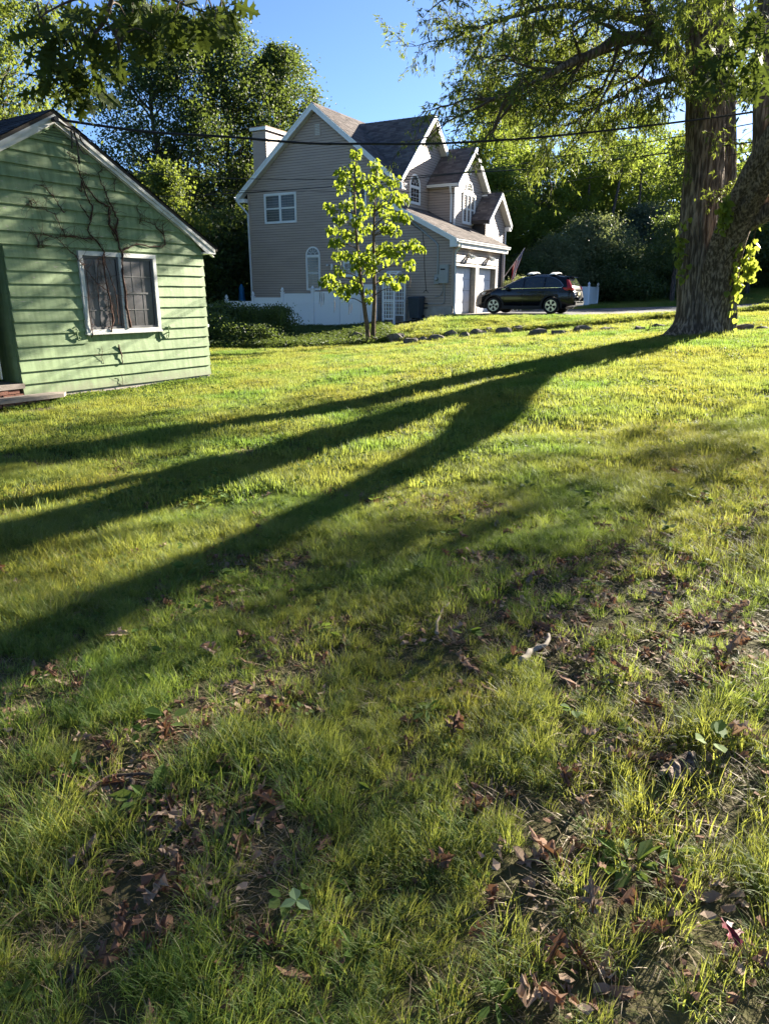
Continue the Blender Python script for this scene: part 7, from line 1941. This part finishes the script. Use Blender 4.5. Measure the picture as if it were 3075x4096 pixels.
stick('thin pale twig lying upright in the middle of the lawn', [(943, 1394), (948, 1360), (968, 1320)], 0.009, mat('pale_twig', (0.26, 0.21, 0.16), 0.9, 0.2))
stick('crooked bleached piece of branch in the right middle lawn', [(1122, 1456), (1150, 1440), (1172, 1424), (1184, 1400)], 0.016, mat('bleached_wood', (0.36, 0.31, 0.25), 0.9, 0.3, 20), 'branch_piece')
stick('short dark rotten stick under the long thin twig', [(278, 1782), (284, 1750), (290, 1716)], 0.013, M_twig, 'branch_piece')
stick('short dark stick in the right middle grass', [(1505, 1392), (1535, 1372), (1560, 1362)], 0.010)
# slab of bark
bw = [ground_hit(a * 1.851, b * 1.851, 0.8) for a, b in ((1428, 1752), (1486, 1684))]
bd = bw[1] - bw[0]; bl = np.linalg.norm(bd)
V = []; F = []; nu, nv = 10, 6
for i in range(nu + 1):
    for j in range(nv + 1):
        f = i / nu; g = j / nv - 0.5
        wdt = 0.085 * (1 - 0.35 * abs(f - 0.45) * 2) * (1 + rd.normal(0, 0.12))
        V.append((f * bl, g * wdt, 0.03 * (1 - (2 * g) ** 2) + rd.normal(0, 0.005) + 0.02))
nb = len(V); V += [(a, b, c - 0.016) for a, b, c in V]
k_ = lambda i, j: i * (nv + 1) + j
for i in range(nu):
    for j in range(nv): F += [(k_(i, j), k_(i + 1, j), k_(i + 1, j + 1), k_(i, j + 1)), (nb + k_(i, j), nb + k_(i, j + 1), nb + k_(i + 1, j + 1), nb + k_(i + 1, j))]
for i in range(nu): F += [(k_(i, 0), nb + k_(i, 0), nb + k_(i + 1, 0), k_(i + 1, 0)), (k_(i, nv), k_(i + 1, nv), nb + k_(i + 1, nv), nb + k_(i, nv))]
for j in range(nv): F += [(k_(0, j), k_(0, j + 1), nb + k_(0, j + 1), nb + k_(0, j)), (k_(nu, j), nb + k_(nu, j), nb + k_(nu, j + 1), k_(nu, j + 1))]
o = np_obj('bark_piece', V, F, bark_mat('loose_bark', (0.12, 0.085, 0.065), (0.34, 0.27, 0.22), 3.0)); o.location = bw[0] + np.array([0, 0, 0.025]); o.rotation_euler = (0.1, -0.03, math.atan2(bd[1], bd[0]))
tag(o, 'rough slab of grey brown bark lying in the right foreground', 'bark')
# broadleaf weeds
wmes = [leaf_tuft(rd, 7, 0.035, 0.07, 0.015, 0.05, 0.02, L_weed, round_=False), leaf_tuft(rd, 6, 0.035, 0.06, 0.04, 0.08, 0.04, L_weed), leaf_tuft(rd, 5, 0.05, 0.075, 0.05, 0.10, 0.035, L_weed)]
for i in range(90):
    y0 = math.sqrt(rd.uniform(1.2 ** 2, 6.5 ** 2)); x0 = rd.uniform(-0.4, 0.58) * y0
    wk = int(rd.integers(3)); o = bpy.data.objects.new('weed_plant', wmes[wk].data); col.objects.link(o)
    s = rd.uniform(0.55, 1.1); o.location = (x0, y0, tz(x0, y0) + 0.01); o.scale = (s, s, s); o.rotation_euler = (rd.normal(0, .15), rd.normal(0, .15), rd.uniform(0, 6.28))
    tag(o, ('low weed with narrow pointed leaves in the near grass', 'small weed with rounded leaves in the near grass', 'few leaved round weed sprig in the near grass')[wk], 'weed', ('narrow leaved weeds', 'round leaved weeds', 'few leaved weed sprigs')[wk] + ' in the near grass')
# pale three leaved creeper near the bottom edge
g_ = ground_hit(645 * 1.851, 2045 * 1.851, 0.8)
L_pale = leaf_mat('pale_creeper_leaf', [(0, (0.11, 0.18, 0.085)), (1, (0.15, 0.22, 0.11))], (0.3, 0.4, 0.2), 0.2, 0.6, 0.2)
V = []; F = []
for a, s in ((0.3, 0.045), (2.0, 0.042), (4.1, 0.045)):
    n0 = len(V)
    for (px, py, pz) in ((0, 0, 0), (0.30, 0.3, 0.05), (0.36, 0.6, 0.05), (0, 1.1, -0.05), (-0.36, 0.6, 0.05), (-0.30, 0.3, 0.05)):
        V.append((s * (px * math.cos(a) - py * math.sin(a)), s * (px * math.sin(a) + py * math.cos(a)), 0.06 + s * pz))
    F += [(n0, n0 + 1, n0 + 2, n0 + 3), (n0, n0 + 3, n0 + 4, n0 + 5)]
o = np_obj('creeper_sprig', V, F, L_pale); o.location = g_ + np.array([0, 0, 0.03]); tag(o, 'pale shiny three leaved creeper sprig near the bottom edge', 'weed')
